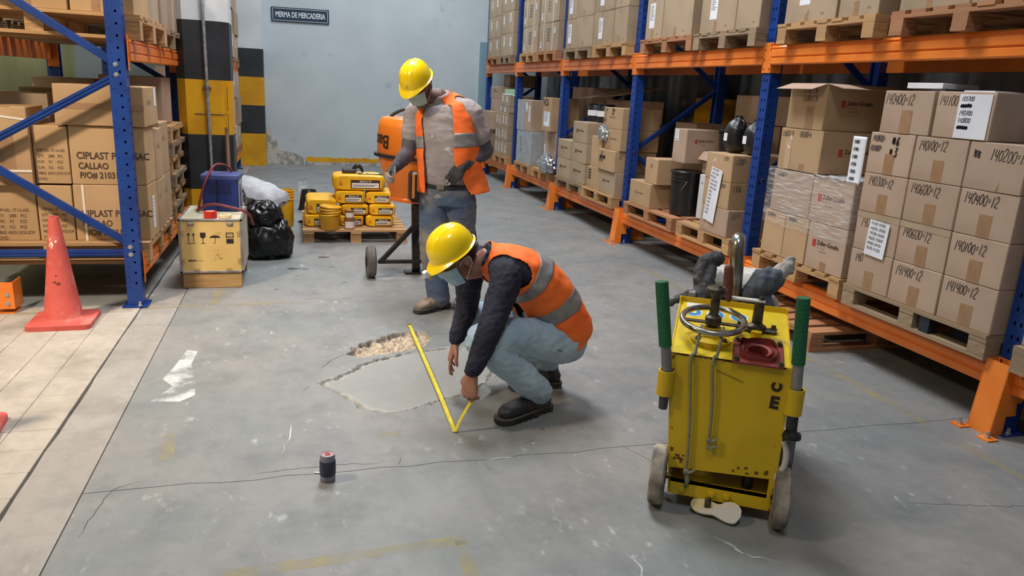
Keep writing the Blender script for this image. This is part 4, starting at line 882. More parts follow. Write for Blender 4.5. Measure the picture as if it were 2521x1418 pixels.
crumple('foil_bag', (3.22, 7.70, 1.03), (.06, .13, .10), m_foil, 'crumpled silver foil on the narrow tall carton', 'foil', 4, .28)
# fourth bay
G4 = 'goods in the fourth right bay'
pallet('pallet below the grey wrapped carton, fourth right bay', 3.20, 4.28, 10.33, 11.14, ZL, m_wood, 'lower pallets of the right rack'); pallet('pallet below the silver bag, fourth right bay', 3.20, 4.28, 9.46, 10.24, ZL, m_wood, 'lower pallets of the right rack')
m_gwrap = mat('grey_film', srgb(164, 168, 174), .25, c2=srgb(146, 150, 156), sc=8, bump=.3, bsc=12)
c = Carton('carton fully wrapped in grey film, fourth right bay', 3.22, 3.7, 10.36, 11.13, .474, .945, m_gwrap, G4); c.sticker(.25, .2, .09, .22, m=m_galv, lines=0, bar=False)
c = Carton('tall carton half covered in grey film with two labels, fourth right bay', 3.22, 4.0, 10.44, 11.15, .946, 1.385, m_card, G4); quadpatch(c.fr('-x', .004), 0, .38, -.44, 0, .003).build('film_sleeve', m_gwrap, c.t); c.sticker(.47, .1, .09, .13, lines=3).sticker(.62, .19, .08, .22, bar=False)
c = Carton('upright ochre carton lettered HCA, fourth right bay', 3.22, 3.62, 9.56, 9.92, 1.0, 1.44, m_cardo, G4); c.print('HCA', .02, .07, .13, m=m_ink, bold=.003, sx=.8).sticker(.19, .28, .24, .19, lines=8, bar=False)
c = Carton('plain ochre carton under the HCA carton', 3.31, 3.7, 9.5, 10.06, .474, .999, m_card, G4); c.sticker(.05, .32, .06, .26, bar=False).tape('-x', .72, .05, .42, .13)
crumple('foil_bag', (3.185, 9.52, .474), (.085, .24, .14), m_foil, 'large silver bag on the pallet below the HCA carton', 'foil', 9, .26)
Carton('dark rear carton stack behind the plain ochre carton', 3.8, 4.2, 9.6, 10.38, .474, 1.6, m_card, G4)
# farthest bay
G5 = 'labelled cartons in the farthest right bay'
pallet('pallet below the many labelled cartons, farthest right bay', 3.20, 4.28, 11.62, 12.42, ZL, m_wood, 'lower pallets of the right rack'); pallet('pallet in the corner of the farthest right bay', 3.20, 4.28, 12.47, 13.25, ZL, m_wood, 'lower pallets of the right rack')
zz = [.474, .71, .93, 1.155]
for i in range(3):
    for j, (a, b_) in enumerate(((11.64, 12.02), (12.03, 12.42))):
        c = Carton('carton with narrow white labels, %s row, %s, farthest right bay' % (('bottom', 'middle', 'upper')[i], ('right', 'left')[j]), 3.21, 3.62, a, b_, zz[i], zz[i+1], m_cardg, G5); c.sticker(.1, .11, .05, .13, bar=False).sticker(.28, .12, .04, .12, bar=False)
for (a, b_, z0, z1, lab) in ((11.62, 12.3, 1.156, 1.255, 'flat'), (11.62, 12.2, 1.256, 1.42, 'squashed')):
    c = Carton('%s labelled carton near the top, farthest right bay' % lab, 3.22, 3.62, a, b_, z0, z1, m_cardg, G5); c.sticker(.15, .05, .07, .08, bar=False).sticker(.42, .05, .08, .08, bar=False)
for (a, b_, z0, z1, lab, x) in ((12.55, 13.0, .474, .85, 'lowest', 3.2), (12.45, 13.08, .851, 1.15, 'protruding', 3.12), (12.35, 12.95, 1.151, 1.36, 'third', 3.25), (12.4, 13.0, 1.361, 1.56, 'lettered', 3.25)):
    c = Carton('%s carton of the corner column, farthest right bay' % lab, x, x+.42, a, b_, z0, z1, m_card, G5)
    if lab == 'lettered': c.print('FRAGILE', .2, .06, .05, m=m_faint).tape('-x', .6, .4, .5, .3, m_faint)
Carton('upright carton on top of the corner column, farthest right bay', 3.45, 3.9, 12.5, 12.9, 1.561, 1.76, m_card, G5)
t = thing('jar_tray', 'shallow tray of green-lidded jars in the farthest right bay', 'tray', (3.4, 11.95, 1.421)); B(3.25, 3.60, 11.62, 12.2, 1.421, 1.428).build('tray', m_paper, t); B(3.25, 3.255, 11.62, 12.2, 1.421, 1.45).build('tray_rim', m_paper, t)
m_jar = mat('green_jar', srgb(150, 186, 150), .4)
for i in range(6): MB().lathe([(0, 0), (.036, 0), (.036, .08), (.03, .085), (.033, .09), (.033, .1), (0, .1)], (3.31, 11.67+.095*i, 1.428), 12).build('jar', m_jar, t, 40)
# goods past the nearest upright and low pallet on the floor under the rack
pallet('pallet past the nearest right upright at the photo edge', 3.2, 4.28, 1.5, 2.53, ZL, m_woodg, 'lower pallets of the right rack')
Carton('carton past the nearest right upright at the photo edge', 3.24, 3.8, 1.7, 2.53, .474, 1.1, m_card)
crumple('plastic_bag', (3.5, 2.78, 1.381), (.10, .09, .10), mat('white_film_bag', srgb(205, 208, 215), .25), 'white plastic bag on the right numbered cartons at the photo edge', 'bag', 5, .2)
pallet('empty wooden pallet lying on the floor under the right rack', 3.08, 4.2, 3.76, 4.62, 0, m_woodr, None, 'x', .13, 0.0, 6)
# ================================================================== left rack
LX = -1.0; LG_ = 'left rack upright frames'
LB = [(.05, .35, .97, .35), (.05, .40, .97, 1.02), (.05, 1.47, .97, .93), (.05, 1.53, .97, 2.12)]
rack_frame('blue slotted upright frame at the end of the left rack, beside the cone', LX, 5.24, -1, LG_, LB)
rack_frame('blue upright frame of the left rack beside the striped pillar', LX-.02, 7.50, -1, LG_, [(.05, .4, .97, 1.0), (.05, 1.40, .97, 1.0), (.05, 1.40, .97, 1.95)])
for x, sd, nm in ((LX+.022, -1, 'aisle'), (LX-1.042, 1, 'rear')):
    for z0, lv in ((.20, 'lower'), (1.555, 'upper')): beam('%s orange %s beam of the left rack' % (nm, lv), x, sd, 5.291, 7.449, z0, 'left rack beams')
g = thing('post_guard', 'small orange bolted guard at the far left photo edge', 'post guard', (-1.80, 5.12, 0)); B(-1.92, -1.715, 5.10, 5.106, .03, .20).build('plate', m_orange, g); B(-1.715, -1.709, 5.10, 5.25, .03, .20).build('plate', m_orange, g); B(-1.92, -1.715, 5.10, 5.25, .0, .006).build('foot_plate', m_orange, g)
for x, z_ in ((-1.745, .065), (-1.745, .12), (-1.79, .17)): bolt(MB(), (x, 5.10, z_), (0, -1, 0), .009, .008).build('bolt', m_bolt, g)
zt = .20+BH; zu = 1.555+BH
pallet('wooden pallet under the lettered cartons on the left rack', -2.1, -.955, 5.30, 6.3, zt-.065, m_wood, 'left rack pallets', 'x', .14)
pallet('upper left rack pallet nearest the camera', -2.1, -.93, 5.36, 6.4, zu, m_wood, 'left rack pallets', 'x', .15); pallet('upper left rack pallet beside the striped pillar', -2.1, -.95, 6.46, 7.42, zu, m_woodg, 'left rack pallets', 'x', .14)
GL = 'lettered cartons on the left rack'; z0 = .405
def cip(c):
    c.print('CIPLAST PERU SAC', .035, .19, .062, '-y', m_print, bold=.0012, sx=.82).print('CALLAO', .04, .255, .056, '-y', m_print, bold=.0012, sx=.82).print('P/O# 2103100', .045, .315, .056, '-y', m_print, bold=.0012, sx=.82)
def itm(c):
    for i, s in enumerate(('ITEM NO.: ST116 A02', 'QTY:     2000    PCS', 'N.W.:    9.7      KGS', 'G.W.:   10.5     KGS', 'MEAS: 43X31.5X33.5CM', 'C/NO.:')): c.print(s, .018, .155+.036*i, .026, '-y', m_print, sx=.66)
c = Carton('large carton reading CIPLAST, bottom row of the left rack', -1.40, -.955, 5.38, 5.72, z0, .772, m_cardw, GL, rz=0); cip(c); c.strap('-y', .13, .014).sticker(.17, .2, .075, .22, '+x', bar=False)
c = Carton('large carton reading CIPLAST, second row of the left rack', -1.395, -.955, 5.38, 5.72, .774, 1.147, m_cardw, GL, rz=0); cip(c)
c = Carton('narrow lettered carton in the bottom row, middle, left rack', -1.61, -1.405, 5.38, 5.78, z0, .765, m_cardw, GL, rz=0); itm(c)
c = Carton('narrow lettered carton in the second row, middle, left rack', -1.60, -1.40, 5.38, 5.78, .775, 1.14, m_cardw, GL, rz=0); itm(c)
c = Carton('wide lettered carton in the bottom row at the left photo edge', -2.05, -1.615, 5.38, 5.78, z0, .762, m_cardw, GL, rz=0); 
for i, s in enumerate(('ITEM NO.: ST116 A02', 'QTY:     2000    PCS', 'N.W.:    9.7      KGS', 'G.W.:   10.5     KGS', 'MEAS: 43X31.5X33.5CM', 'C/NO.:')): c.print(s, .20, .16+.036*i, .03, '-y', m_print, sx=.68)
c = Carton('strapped plain carton in the second row at the left photo edge', -2.05, -1.605, 5.33, 5.7, .765, 1.25, m_cardw, GL, rz=.02); c.tape('-y', .72, 0, 1, .08)
quadpatch(c.fr('-y', .004), .0, c.w, -.40, -.385, .002).build('strap', m_strap, c.t); quadpatch(c.fr('-y', .004) @ Matrix.Rotation(-.12, 4, 'Z'), .2, c.w, -.03, -.018, .002).build('strap', m_strap, c.t)
c = Carton('plain long carton lying on the CIPLAST cartons, left rack', -1.455, -.94, 5.36, 5.86, 1.149, 1.40, m_cardw, GL, rz=0); c.tape('-y', .5, .45, .6, .51); c.sticker(.40, .07, .07, .12, '+x', lines=0, bar=False); c.print('FRAGILE', .12, .1, .04, '+x', m_faint)
for k, (a, b_, z1, lab) in enumerate(((5.75, 6.05, 1.11, 'first'), (6.06, 6.40, 1.14, 'second'))):
    c = Carton('ochre carton seen edge-on behind the CIPLAST cartons, %s' % lab, -1.5, -.955-.01*k, a, b_, .76, z1, m_cardo, GL); c.print('1 4 3 2', .05, .12, .05, '+x', m_faint)
    c = Carton('ochre carton seen edge-on behind the CIPLAST cartons, bottom row, %s' % lab, -1.5, -.955-.01*k, a, b_, z0, .758, m_cardo, GL); c.print('4 3 1', .05, .12, .05, '+x', m_faint)
Carton('grey-brown carton behind the strapped one, left photo edge', -2.05, -1.60, 5.8, 6.2, z0, 1.32, m_cardg, GL); Carton('squashed carton at the back of the left rack', -1.9, -1.52, 6.22, 6.53, z0, 1.35, m_cardg, GL)
c = Carton('carton with a white label on the pile of empty pallets', -1.5, -1.04, 6.75, 7.2, 1.088, 1.46, m_card, GL); c.sticker(.2, .12, .3, .1, '-y', lines=4)
Carton('dark carton beside the labelled one on the pile of empty pallets', -1.98, -1.54, 6.8, 7.3, 1.088, 1.42, m_card, GL)
# upper level of the left rack
GU = 'cartons on the upper left rack'; zz = zu+.151
for k, (a, b_) in enumerate(((-1.32, -.96), (-1.70, -1.335), (-2.08, -1.71))):
    c = Carton('upper left rack carton, %s of the front three' % ('rightmost', 'middle', 'leftmost')[k], a, b_, 5.40, 5.9, zz, zz+.40, m_cardw, GU); c.tape('-y', .4, 0, 1, .05)
c = Carton('greyish carton at the aisle end of the upper left rack', -1.4, -.97, 5.92, 6.38, zz, zz+.42, m_cardg, GU)
for k, (a, b_) in enumerate(((6.5, 6.79), (6.8, 7.1), (7.11, 7.41))): c = Carton('upper left rack carton beside the pillar, %s' % ('near', 'centre', 'far')[k], -1.45, -.97, a, b_, zu+.141, zu+.60, m_card, GU); c.strap('+x', .9, .012) if k == 1 else None
# pile of empty pallets in the left rack
for i in range(6): pallet('empty pallet number %s from the bottom in the pile by the pillar' % ('one', 'two', 'three', 'four', 'five', 'six')[i], -1.95, -.96+random.uniform(-.02, .02), 6.55, 7.42, .335+.125*i, (m_woodg, m_wood)[i % 2], 'pile of empty pallets', 'x', .123)
# ================================================================== second left rack beyond the pillar
GF = 'cartons on the far left rack'
for y, nm in ((9.0, 'behind the pillar'), (13.4, 'by the pilaster')): rack_frame('dark blue upright frame of the far left rack '+nm, -.92, y, -1, LG_, [(.05, .4, .97, 1.0), (.05, 1.40, .97, 1.0)])
for z0_, lv in ((.20, 'lower'), (1.50, 'upper')): beam('orange %s beam of the far left rack' % lv, -.90, -1, 9.06, 13.34, z0_, 'left rack beams', False)
k = 0
for lv, zb_, hs in (('lower', .33, (.32, .42, .36)), ('upper', 1.63, (.34, .34, .36, .4))):
    for (a, b_) in ((9.3, 10.2), (10.4, 11.3), (11.5, 12.3), (12.4, 13.2)):
        pallet('pallet on the %s far left rack, stand %s from the pillar' % (lv, ('one', 'two', 'three', 'four')[k % 4]), -1.9, -.87, a, b_, zb_, m_woodr, 'left rack pallets', 'x', .13); z1 = zb_+.131
        for i, h in enumerate(hs):
            c = Carton('carton %s of stand %s on the %s far left rack' % (('one', 'two', 'three', 'four')[i]+' up', ('one', 'two', 'three', 'four')[k % 4], lv), -1.5, -.86-.02*((i+k) % 2), a+.02, b_-.02, z1, z1+h, (m_card, m_cardg)[i % 2], GF)
            if i % 2 == 0: c.sticker(.3, .12, .1, .14, '+x', bar=False)
            z1 += h
        k += 1
# ------------------------------------------------------------------ loose things on the left and in the aisle
m_cone = mat('cone_red', srgb(198, 88, 80), .65, c2=srgb(184, 78, 70), sc=5, c3=srgb(206, 144, 134), sc3=9, lo3=.55, hi3=.8)
m_conew = mat('cone_scuff', srgb(222, 200, 178), .7); m_dirt = mat('cone_dirt', srgb(110, 52, 44), .8)
def cone(label, cx, cy, rz=.08):
    t = thing('traffic_cone', label, 'traffic cone', (cx, cy, 0), rz, 'traffic cones'); r = random.Random(int(cx*100))
    R = lambda z: .104-(.104-.026)*max(0, (z-.045))/.605
    MB().lathe([(.155, .026), (.138, .030), (.114, .038), (.104, .05), (R(.2), .2), (R(.35), .35), (R(.5), .5), (.0275, .64), (.026, .65), (.021, .648), (.020, .6)], (0, 0, 0), 40).build('cone', m_cone, t, 40, local=True)
    h = .172; c = .035; poly = []
    for sx, sy in ((1, -1), (1, 1), (-1, 1), (-1, -1)):
        a0 = math.atan2(sy, sx)
        for k in (-.6, 0, .6):
            a = a0+k; poly.append((sx*(h-c)+c*math.cos(a)*1.0, sy*(h-c)+c*math.sin(a)*1.0))
    MB().prism(poly, 0.0, .028, 'z').build('base', m_cone, t, 50, local=True)
    # wear: pale flaked patches near the top and dark smears lower down, lying on the cone
    M = wm(t)
    def fleck(a0, z0, w_, h_, m, seed):
        rr = random.Random(seed); n = 10; V = []
        for i in range(n):
            q = 2*PI*i/n; k = rr.uniform(.6, 1.1); z = z0+h_*k*math.sin(q); a = a0+w_*k*math.cos(q)/R(z0); V.append(M @ Vector(((R(z)+.0012)*math.cos(a), (R(z)+.0012)*math.sin(a), z)))
        MB().add(V, [tuple(range(n))]).build('scuff', m, t)
    for i, (a, z, w_, h_) in enumerate(((-1.9, .50, .008, .014), (-2.05, .52, .006, .01), (-1.75, .49, .006, .012), (-1.85, .475, .006, .012), (-1.35, .51, .008, .01), (-2.1, .485, .004, .012))): fleck(a, z, w_, h_, m_conew, i)
    for i, (a, z, w_, h_) in enumerate(((-1.72, .27, .012, .006), (-1.45, .26, .014, .01), (-1.6, .31, .006, .006))): fleck(a, z, w_, h_, m_dirt, i+20)
    return t
cone('faded red traffic cone standing in front of the blue left rack', -1.385, 4.885, .03); cone('red traffic cone base cut by the left photo edge', -1.395, 3.30, .1)
# aluminium-edged plywood crate on a wooden skid
m_ply = mat('crate_plywood', srgb(222, 190, 120), .6, c2=srgb(212, 178, 108), sc=3, c3=srgb(150, 124, 80), sc3=11, lo3=.68, hi3=.76)
m_plys = mat('crate_side', srgb(196, 192, 168), .6, c2=srgb(180, 176, 152), sc=4); m_alu = mat('crate_edge_metal', srgb(165, 160, 156), .4, m=.55, c2=srgb(130, 124, 120), sc=12)
m_skid = mat('skid_wood', srgb(186, 150, 100), .8, c2=srgb(160, 122, 76), sc=4, stretch=(.6, 6, 8), bump=.3, bsc=10)
CX0, CX1, CY0, CY1 = -.825, -.395, 5.62, 6.24; t = thing('shipping_crate', 'yellow plywood crate with metal edging and black handling symbols', 'crate', ((CX0+CX1)/2, (CY0+CY1)/2, 0))
B(CX0+.015, CX1-.015, CY0+.01, CY0+.09, 0, .108, .004).build('skid', m_skid, t); B(CX0+.015, CX1-.015, CY1-.1, CY1-.02, 0, .108, .004).build('skid', m_skid, t); B(CX0+.05, CX0+.15, CY0+.03, CY1-.03, .10, .115).build('skid_rail', m_dk, t); B(CX1-.15, CX1-.05, CY0+.03, CY1-.03, .10, .115).build('skid_rail', m_dk, t)
B(CX0+.01, CX1-.01, CY0+.004, CY0+.02, .115, .49).build('front_panel', m_ply, t); B(CX1-.02, CX1-.004, CY0+.01, CY1-.01, .115, .49).build('side_panel', m_plys, t); B(CX0+.004, CX0+.02, CY0+.01, CY1-.01, .115, .49).build('side_panel', m_plys, t); B(CX0+.01, CX1-.01, CY1-.02, CY1-.004, .115, .49).build('rear_panel', m_plys, t); B(CX0+.004, CX1-.004, CY0+.004, CY1-.004, .485, .505, .003).build('lid', m_plys, t)
e = .018
for x in (CX0, CX1-e):
    for y in (CY0, CY1-e): B(x, x+e, y, y+e, .112, .495, .003).build('corner_edge', m_alu, t)
for z_ in (.112, .49):
    for y in (CY0, CY1-e): B(CX0, CX1, y, y+e, z_, z_+e, .003).build('edge_rail', m_alu, t)
    for x in (CX0, CX1-e): B(x, x+e, CY0, CY1, z_, z_+e, .003).build('edge_rail', m_alu, t)
for x in (CX0+.085, CX1-.085): MB().box(x-.022, x+.022, CY0-.006, CY0+.002, .462, .486, .003).box(x-.012, x+.012, CY0-.012, CY0-.004, .466, .478, .002).build('latch', m_alu, t)
def clip(cx, cz, vert):
    mb = MB()
    for s in (-.011, .011):
        P = [(cx+(s if not vert else 0)+.009*math.cos(a)*1.0, CY0-.001, cz+(s if vert else 0)+.009*math.sin(a)) for a in [2*PI*i/12 for i in range(12)]]; mb.tube(P, .0013, 5, closed=True)
    mb.build('clip', mat('clip_wire', srgb(150, 128, 100), .4, m=.4), t)
for x in (CX0+.11, CX1-.10): clip(x, .137, False)
for z_ in (.20, .40):
    for x in (CX0+.027, CX1-.028): clip(x, z_, True)
CM = frame((CX0, CY0+.0035, .505), (1, 0, 0), (0, 0, 1)); sy = lambda *a, **k: None
m_sym = mat('stencil_black', srgb(44, 36, 32), .7)
def stencil(polys, name='symbol'):
    mb = MB()
    for p in polys: mb.add([CM @ Vector((x, y, .0008)) for x, y in p], [tuple(range(len(p)))])
    return mb.build(name, m_sym, t)
def R4(x0, x1, y0, y1): return [(x0, y0), (x1, y0), (x1, y1), (x0, y1)]
ax, ay = .052, -.175
stencil([R4(ax+.013, ax+.0175, ay+.012, ay+.062), [(ax+.005, ay+.06), (ax+.0255, ay+.06), (ax+.015, ay+.08)], R4(ax+.046, ax+.0505, ay+.012, ay+.062), [(ax+.038, ay+.06), (ax+.0585, ay+.06), (ax+.048, ay+.08)], R4(ax, ax+.062, ay, ay+.004)])
gx_ = .162; gob = [(gx_-.019, ay+.08), (gx_-.018, ay+.055)]+[(gx_+.018*math.cos(a), ay+.053+.014*math.sin(a)) for a in [PI+PI*i/8 for i in range(9)]]+[(gx_+.019, ay+.08)]
stencil([gob, R4(gx_-.0022, gx_+.0022, ay+.004, ay+.042), [(gx_-.02, ay), (gx_+.02, ay), (gx_+.004, ay+.005), (gx_-.004, ay+.005)]])
ux = .243; uy = ay+.042
stencil([[(ux+.036*math.cos(a), uy+.018*math.sin(a)) for a in [PI*i/12 for i in range(13)]], R4(ux-.001, ux+.002, ay+.006, uy+.002), [(ux+.002, ay+.006), (ux-.002, ay), (ux-.009, ay), (ux-.011, ay+.006), (ux-.008, ay+.006), (ux-.007, ay+.003), (ux-.003, ay+.003), (ux-.001, ay+.007)]]+[R4(ux+dx, ux+dx+.003, uy+dy, uy+dy+.005) for dx, dy in ((-.012, .024), (.004, .027), (.018, .022), (.026, .03), (.032, .024), (.012, .036), (.034, .036))])
sx_ = .318; stencil([R4(sx_, sx_+.05, ay, ay+.034), R4(sx_, sx_+.05, ay+.042, ay+.047), R4(sx_, sx_+.05, ay+.075, ay+.08), R4(sx_, sx_+.005, ay+.042, ay+.08), R4(sx_+.045, sx_+.05, ay+.042, ay+.08), [(sx_+.01, ay+.05), (sx_+.012, ay+.05), (sx_+.04, ay+.072), (sx_+.038, ay+.072)], [(sx_+.038, ay+.05), (sx_+.04, ay+.05), (sx_+.012, ay+.072), (sx_+.01, ay+.072)], R4(sx_-.007, sx_+.057, ay+.051, ay+.0525), R4(sx_-.007, sx_+.057, ay+.069, ay+.0705)])
text('MEZAG', .016, CM @ Matrix.Translation((.057, -.30, .0008)), m_sym, t, 'lettering', 'LEFT', .0008); text('emballages', .011, CM @ Matrix.Translation((.112, -.30, .0008)), m_faint, t, 'lettering', 'LEFT')
r = random.Random(4)
stencil([[(.255+r.gauss(0, .02)+.004*math.cos(a), -.262+r.gauss(0, .028)+.0025*math.sin(a)) for a in (0, 1.5, 3, 4.6)] for i in range(0)], 'x') if False else None
mb = MB()
for i in range(22):
    x, y, s = .255+r.gauss(0, .017), -.262+r.gauss(0, .026), r.uniform(.0015, .004); mb.add([CM @ Vector((x+s*1.6*math.cos(a), y+s*math.sin(a), .0006)) for a in (0, 1.2, 2.5, 3.6, 5)], [(0, 1, 2, 3, 4)])
mb.build('scuff', mat('scuff_brown', srgb(160, 132, 84), .8), t)
text('O', .06, frame((CX1-.0015, CY0+.20, .36), (0, 1, 0), (0, 0, 1)), mat('blue_stencil', srgb(110, 160, 186), .7), t, 'symbol', 'CENTER')
# rolls of tape on the crate
def roll(label, c, r, h, m, m2):
    t = thing('tape_roll', label, 'tape', c, group='tape rolls on the crate'); MB().lathe([(r*.62, 0), (r, 0), (r, h), (r*.62, h), (r*.62, 0)], c, 28).build('tape', m, t, 40); MB().lathe([(r*.56, .001), (r*.615, .001), (r*.615, h+.001), (r*.56, h+.001), (r*.56, .001)], c, 24).build('core', m2, t, 40); return t
m_rt = mat('red_tape', srgb(196, 40, 34), .35); m_core = mat('core_card', srgb(222, 200, 170), .7); m_mt = mat('masking_tape', srgb(226, 206, 160), .55)
roll('roll of bright red tape on the yellow crate', (-.612, 5.69, .509), .045, .045, m_rt, m_core); roll('roll of cream masking tape on the yellow crate', (-.512, 5.69, .509), .043, .02, m_mt, m_core)
# blue welding set on the crate
m_navy = mat('welder_blue', srgb(36, 58, 130), .4, c2=srgb(30, 50, 116), sc=5); m_wgrey = mat('welder_panel', srgb(176, 178, 184), .45)
t = thing('welding_machine', 'blue boxed welding machine with vent slots on the crate', 'welding machine', (-.56, 6.06, .509), -.0); WM_ = Matrix.Translation((-.565, 5.965, .509)) @ Matrix.Rotation(-.06, 4, 'Z')
MB().box(-.128, .128, 0, .24, 0, .268, .006, WM_).build('case', m_navy, t); MB().box(-.136, .136, -.006, .246, .235, .272, .006, WM_).build('hood', mat('welder_hood', srgb(68, 82, 142), .4), t); MB().box(.1285, .134, .015, .2, .01, .235, 0, WM_).build('side_panel', m_wgrey, t)
MB().box(.1335, .1365, .05, .10, .03, .20, 0, WM_).build('handle_slot', m_navy, t)
m_vent = mat('vent_dark', srgb(24, 28, 66), .6)
for j in range(2):
    for i in range(22): MB().box(-.085+i*.0076, -.085+i*.0076+.0035, -.0015, .001, .125+.045*(1-j)-.0, .165+.045*(1-j), 0, WM_).build('vent_slot', m_vent, t)
MB().box(-.03, -.012, -.0015, .001, .02, .235, 0, WM_).build('seam', m_vent, t)
m_cab = mat('red_cable', srgb(150, 62, 62), .5, c2=srgb(110, 44, 46), sc=9); m_cabk = mat('black_cable', srgb(36, 34, 36), .5)
t = thing('welding_cable', 'reddish cable looping over the blue welding machine and crate', 'cable', (-.6, 6.0, .51))
def smooth_path(P, n): return [tuple(p) for p in crom(P, n)]
MB().tube(smooth_path([(-.72, 5.93, .515), (-.70, 5.90, .60), (-.665, 5.91, .72), (-.61, 5.98, .835), (-.56, 6.06, .85), (-.50, 6.16, .80), (-.47, 6.25, .65)], 40), .009, 8).build('cable', m_cab, t, 180)
MB().tube(smooth_path([(-.73, 5.93, .518), (-.66, 5.88, .565), (-.58, 5.86, .575), (-.48, 5.85, .555), (-.39, 5.86, .525), (-.355, 5.92, .48), (-.34, 6.0, .40)], 40), .010, 8).build('cable', m_cab, t, 180)
MB().tube(smooth_path([(-.46, 6.27, .70), (-.40, 6.1, .62), (-.385, 6.0, .55)], 16), .009, 8).build('cable', m_cabk, t, 180)
# white sacks, black bag, buckets
m_sack = mat('woven_sack', srgb(184, 186, 192), .7, c2=srgb(160, 162, 170), sc=9, bump=.3, bsc=120); m_bag = mat('bin_bag', srgb(16, 17, 20), .28, spec=.55, bump=.12, bsc=7)
def sack(label, c, L_, W_, H_, rot, seed, tilt=0.0, m=None, name='sack', group=None, amp=.012):
    """pillow-shaped filled sack, base centre c"""
    t = thing(name, label, 'sack', c, group=group); M = Matrix.Translation(c) @ Matrix.Rotation(rot, 4, 'Z') @ Matrix.Rotation(tilt, 4, 'Y'); mb = MB(); nu, nv = 34, 22
    for s in (1, -1):
        def fn(u, v, s=s):
            x, y = (u-.5)*2, (v-.5)*2; k = (max(0, 1-abs(x)**4)*max(0, 1-abs(y)**4))**.5; z_ = H_/2+s*H_/2*k*(.92 if s > 0 else 1.0)
            pinch = 1-.06*(1-k)*0; wv = amp*noise.noise(Vector((x*2.2+seed, y*2.2, s)))+amp*.5*noise.noise(Vector((x*6+seed, y*6, s*3)))
            ex = 1-.05*abs(y)**3; ey = 1-.05*abs(x)**3
            return M @ Vector((x*L_/2*ex, y*W_/2*ey, max(0.0, z_+wv*(1 if s > 0 else .3)) if tilt == 0 else z_+wv))
        k0 = len(mb.f); mb.grid(fn, nu, nv)
        if s < 0: mb.f[k0:] = [q[::-1] for q in mb.f[k0:]]
    mb.build('sack_body', m or m_sack, t, 60); return t, M
sk, sM = sack('white woven sack leaning on top of the black bag pile', (-.385, 7.0, .41), .50, .44, .20, -.35, 3, .30, amp=.02)
MB().box(-.05, .0, -.06, -.01, .165, .1665, 0, sM).build('green_mark', mat('sack_green', srgb(60, 130, 90), .6), sk)
sack('white woven sack below the leaning one, beside the crate', (-.41, 6.98, .16), .52, .38, .19, .1, 8, .05); sack('lowest white sack on the floor behind the crate', (-.42, 6.98, 0), .5, .38, .17, .0, 5)
crumple('bin_bag', (-.255, 6.66, 0), (.21, .20, .20), m_bag, 'black plastic bin bag slumped beside the yellow crate, lower', 'bag', 6, .12, n=90, sc=1.25, power=.8); crumple('bin_bag', (-.29, 6.68, .27), (.165, .16, .13), m_bag, 'black plastic bin bag on top, against the white sacks', 'bag', 13, .14, n=90, sc=1.35, power=.85)
m_yb = mat('yellow_plastic', srgb(226, 168, 28), .4, c2=srgb(214, 154, 22), sc=4)
bucket('bucket', 'tall empty yellow bucket behind the black bags', (-.13, 8.1, 0), .085, .385, m_yb, None, False, False, 0, ribs=(.74, .83, .9))
MB().lathe([(.0, .0), (.13, 0), (.12, .02), (.085, .23), (.08, .235), (.075, .22), (.0, .05)], (.12, 9.2, 0), 16).build('rubber_basin', m_blkp, None, 40, label='black rubber basin on the floor behind the yellow bucket', cat='basin')
MB().tube(smooth_path([(.0, 8.3, .012), (.06, 8.34, .012), (.09, 8.25, .012), (.03, 8.2, .012)], 20), .012, 8).build('rubber_scrap', m_blkp, None, 60, label='small black rubber scrap beside the yellow bucket', cat='scrap')
t = thing('floor_cable', 'thin black cable looping on the floor beside the pillar', 'cable', (-.4, 8.4, 0)); MB().tube(smooth_path([(-.52, 7.9, .01), (-.42, 8.5, .01), (-.25, 8.75, .05), (-.22, 8.5, .12), (-.32, 8.2, .05), (-.45, 8.1, .012), (-.5, 8.4, .01)], 50), .009, 6).build('cable', m_cabk, t, 180)
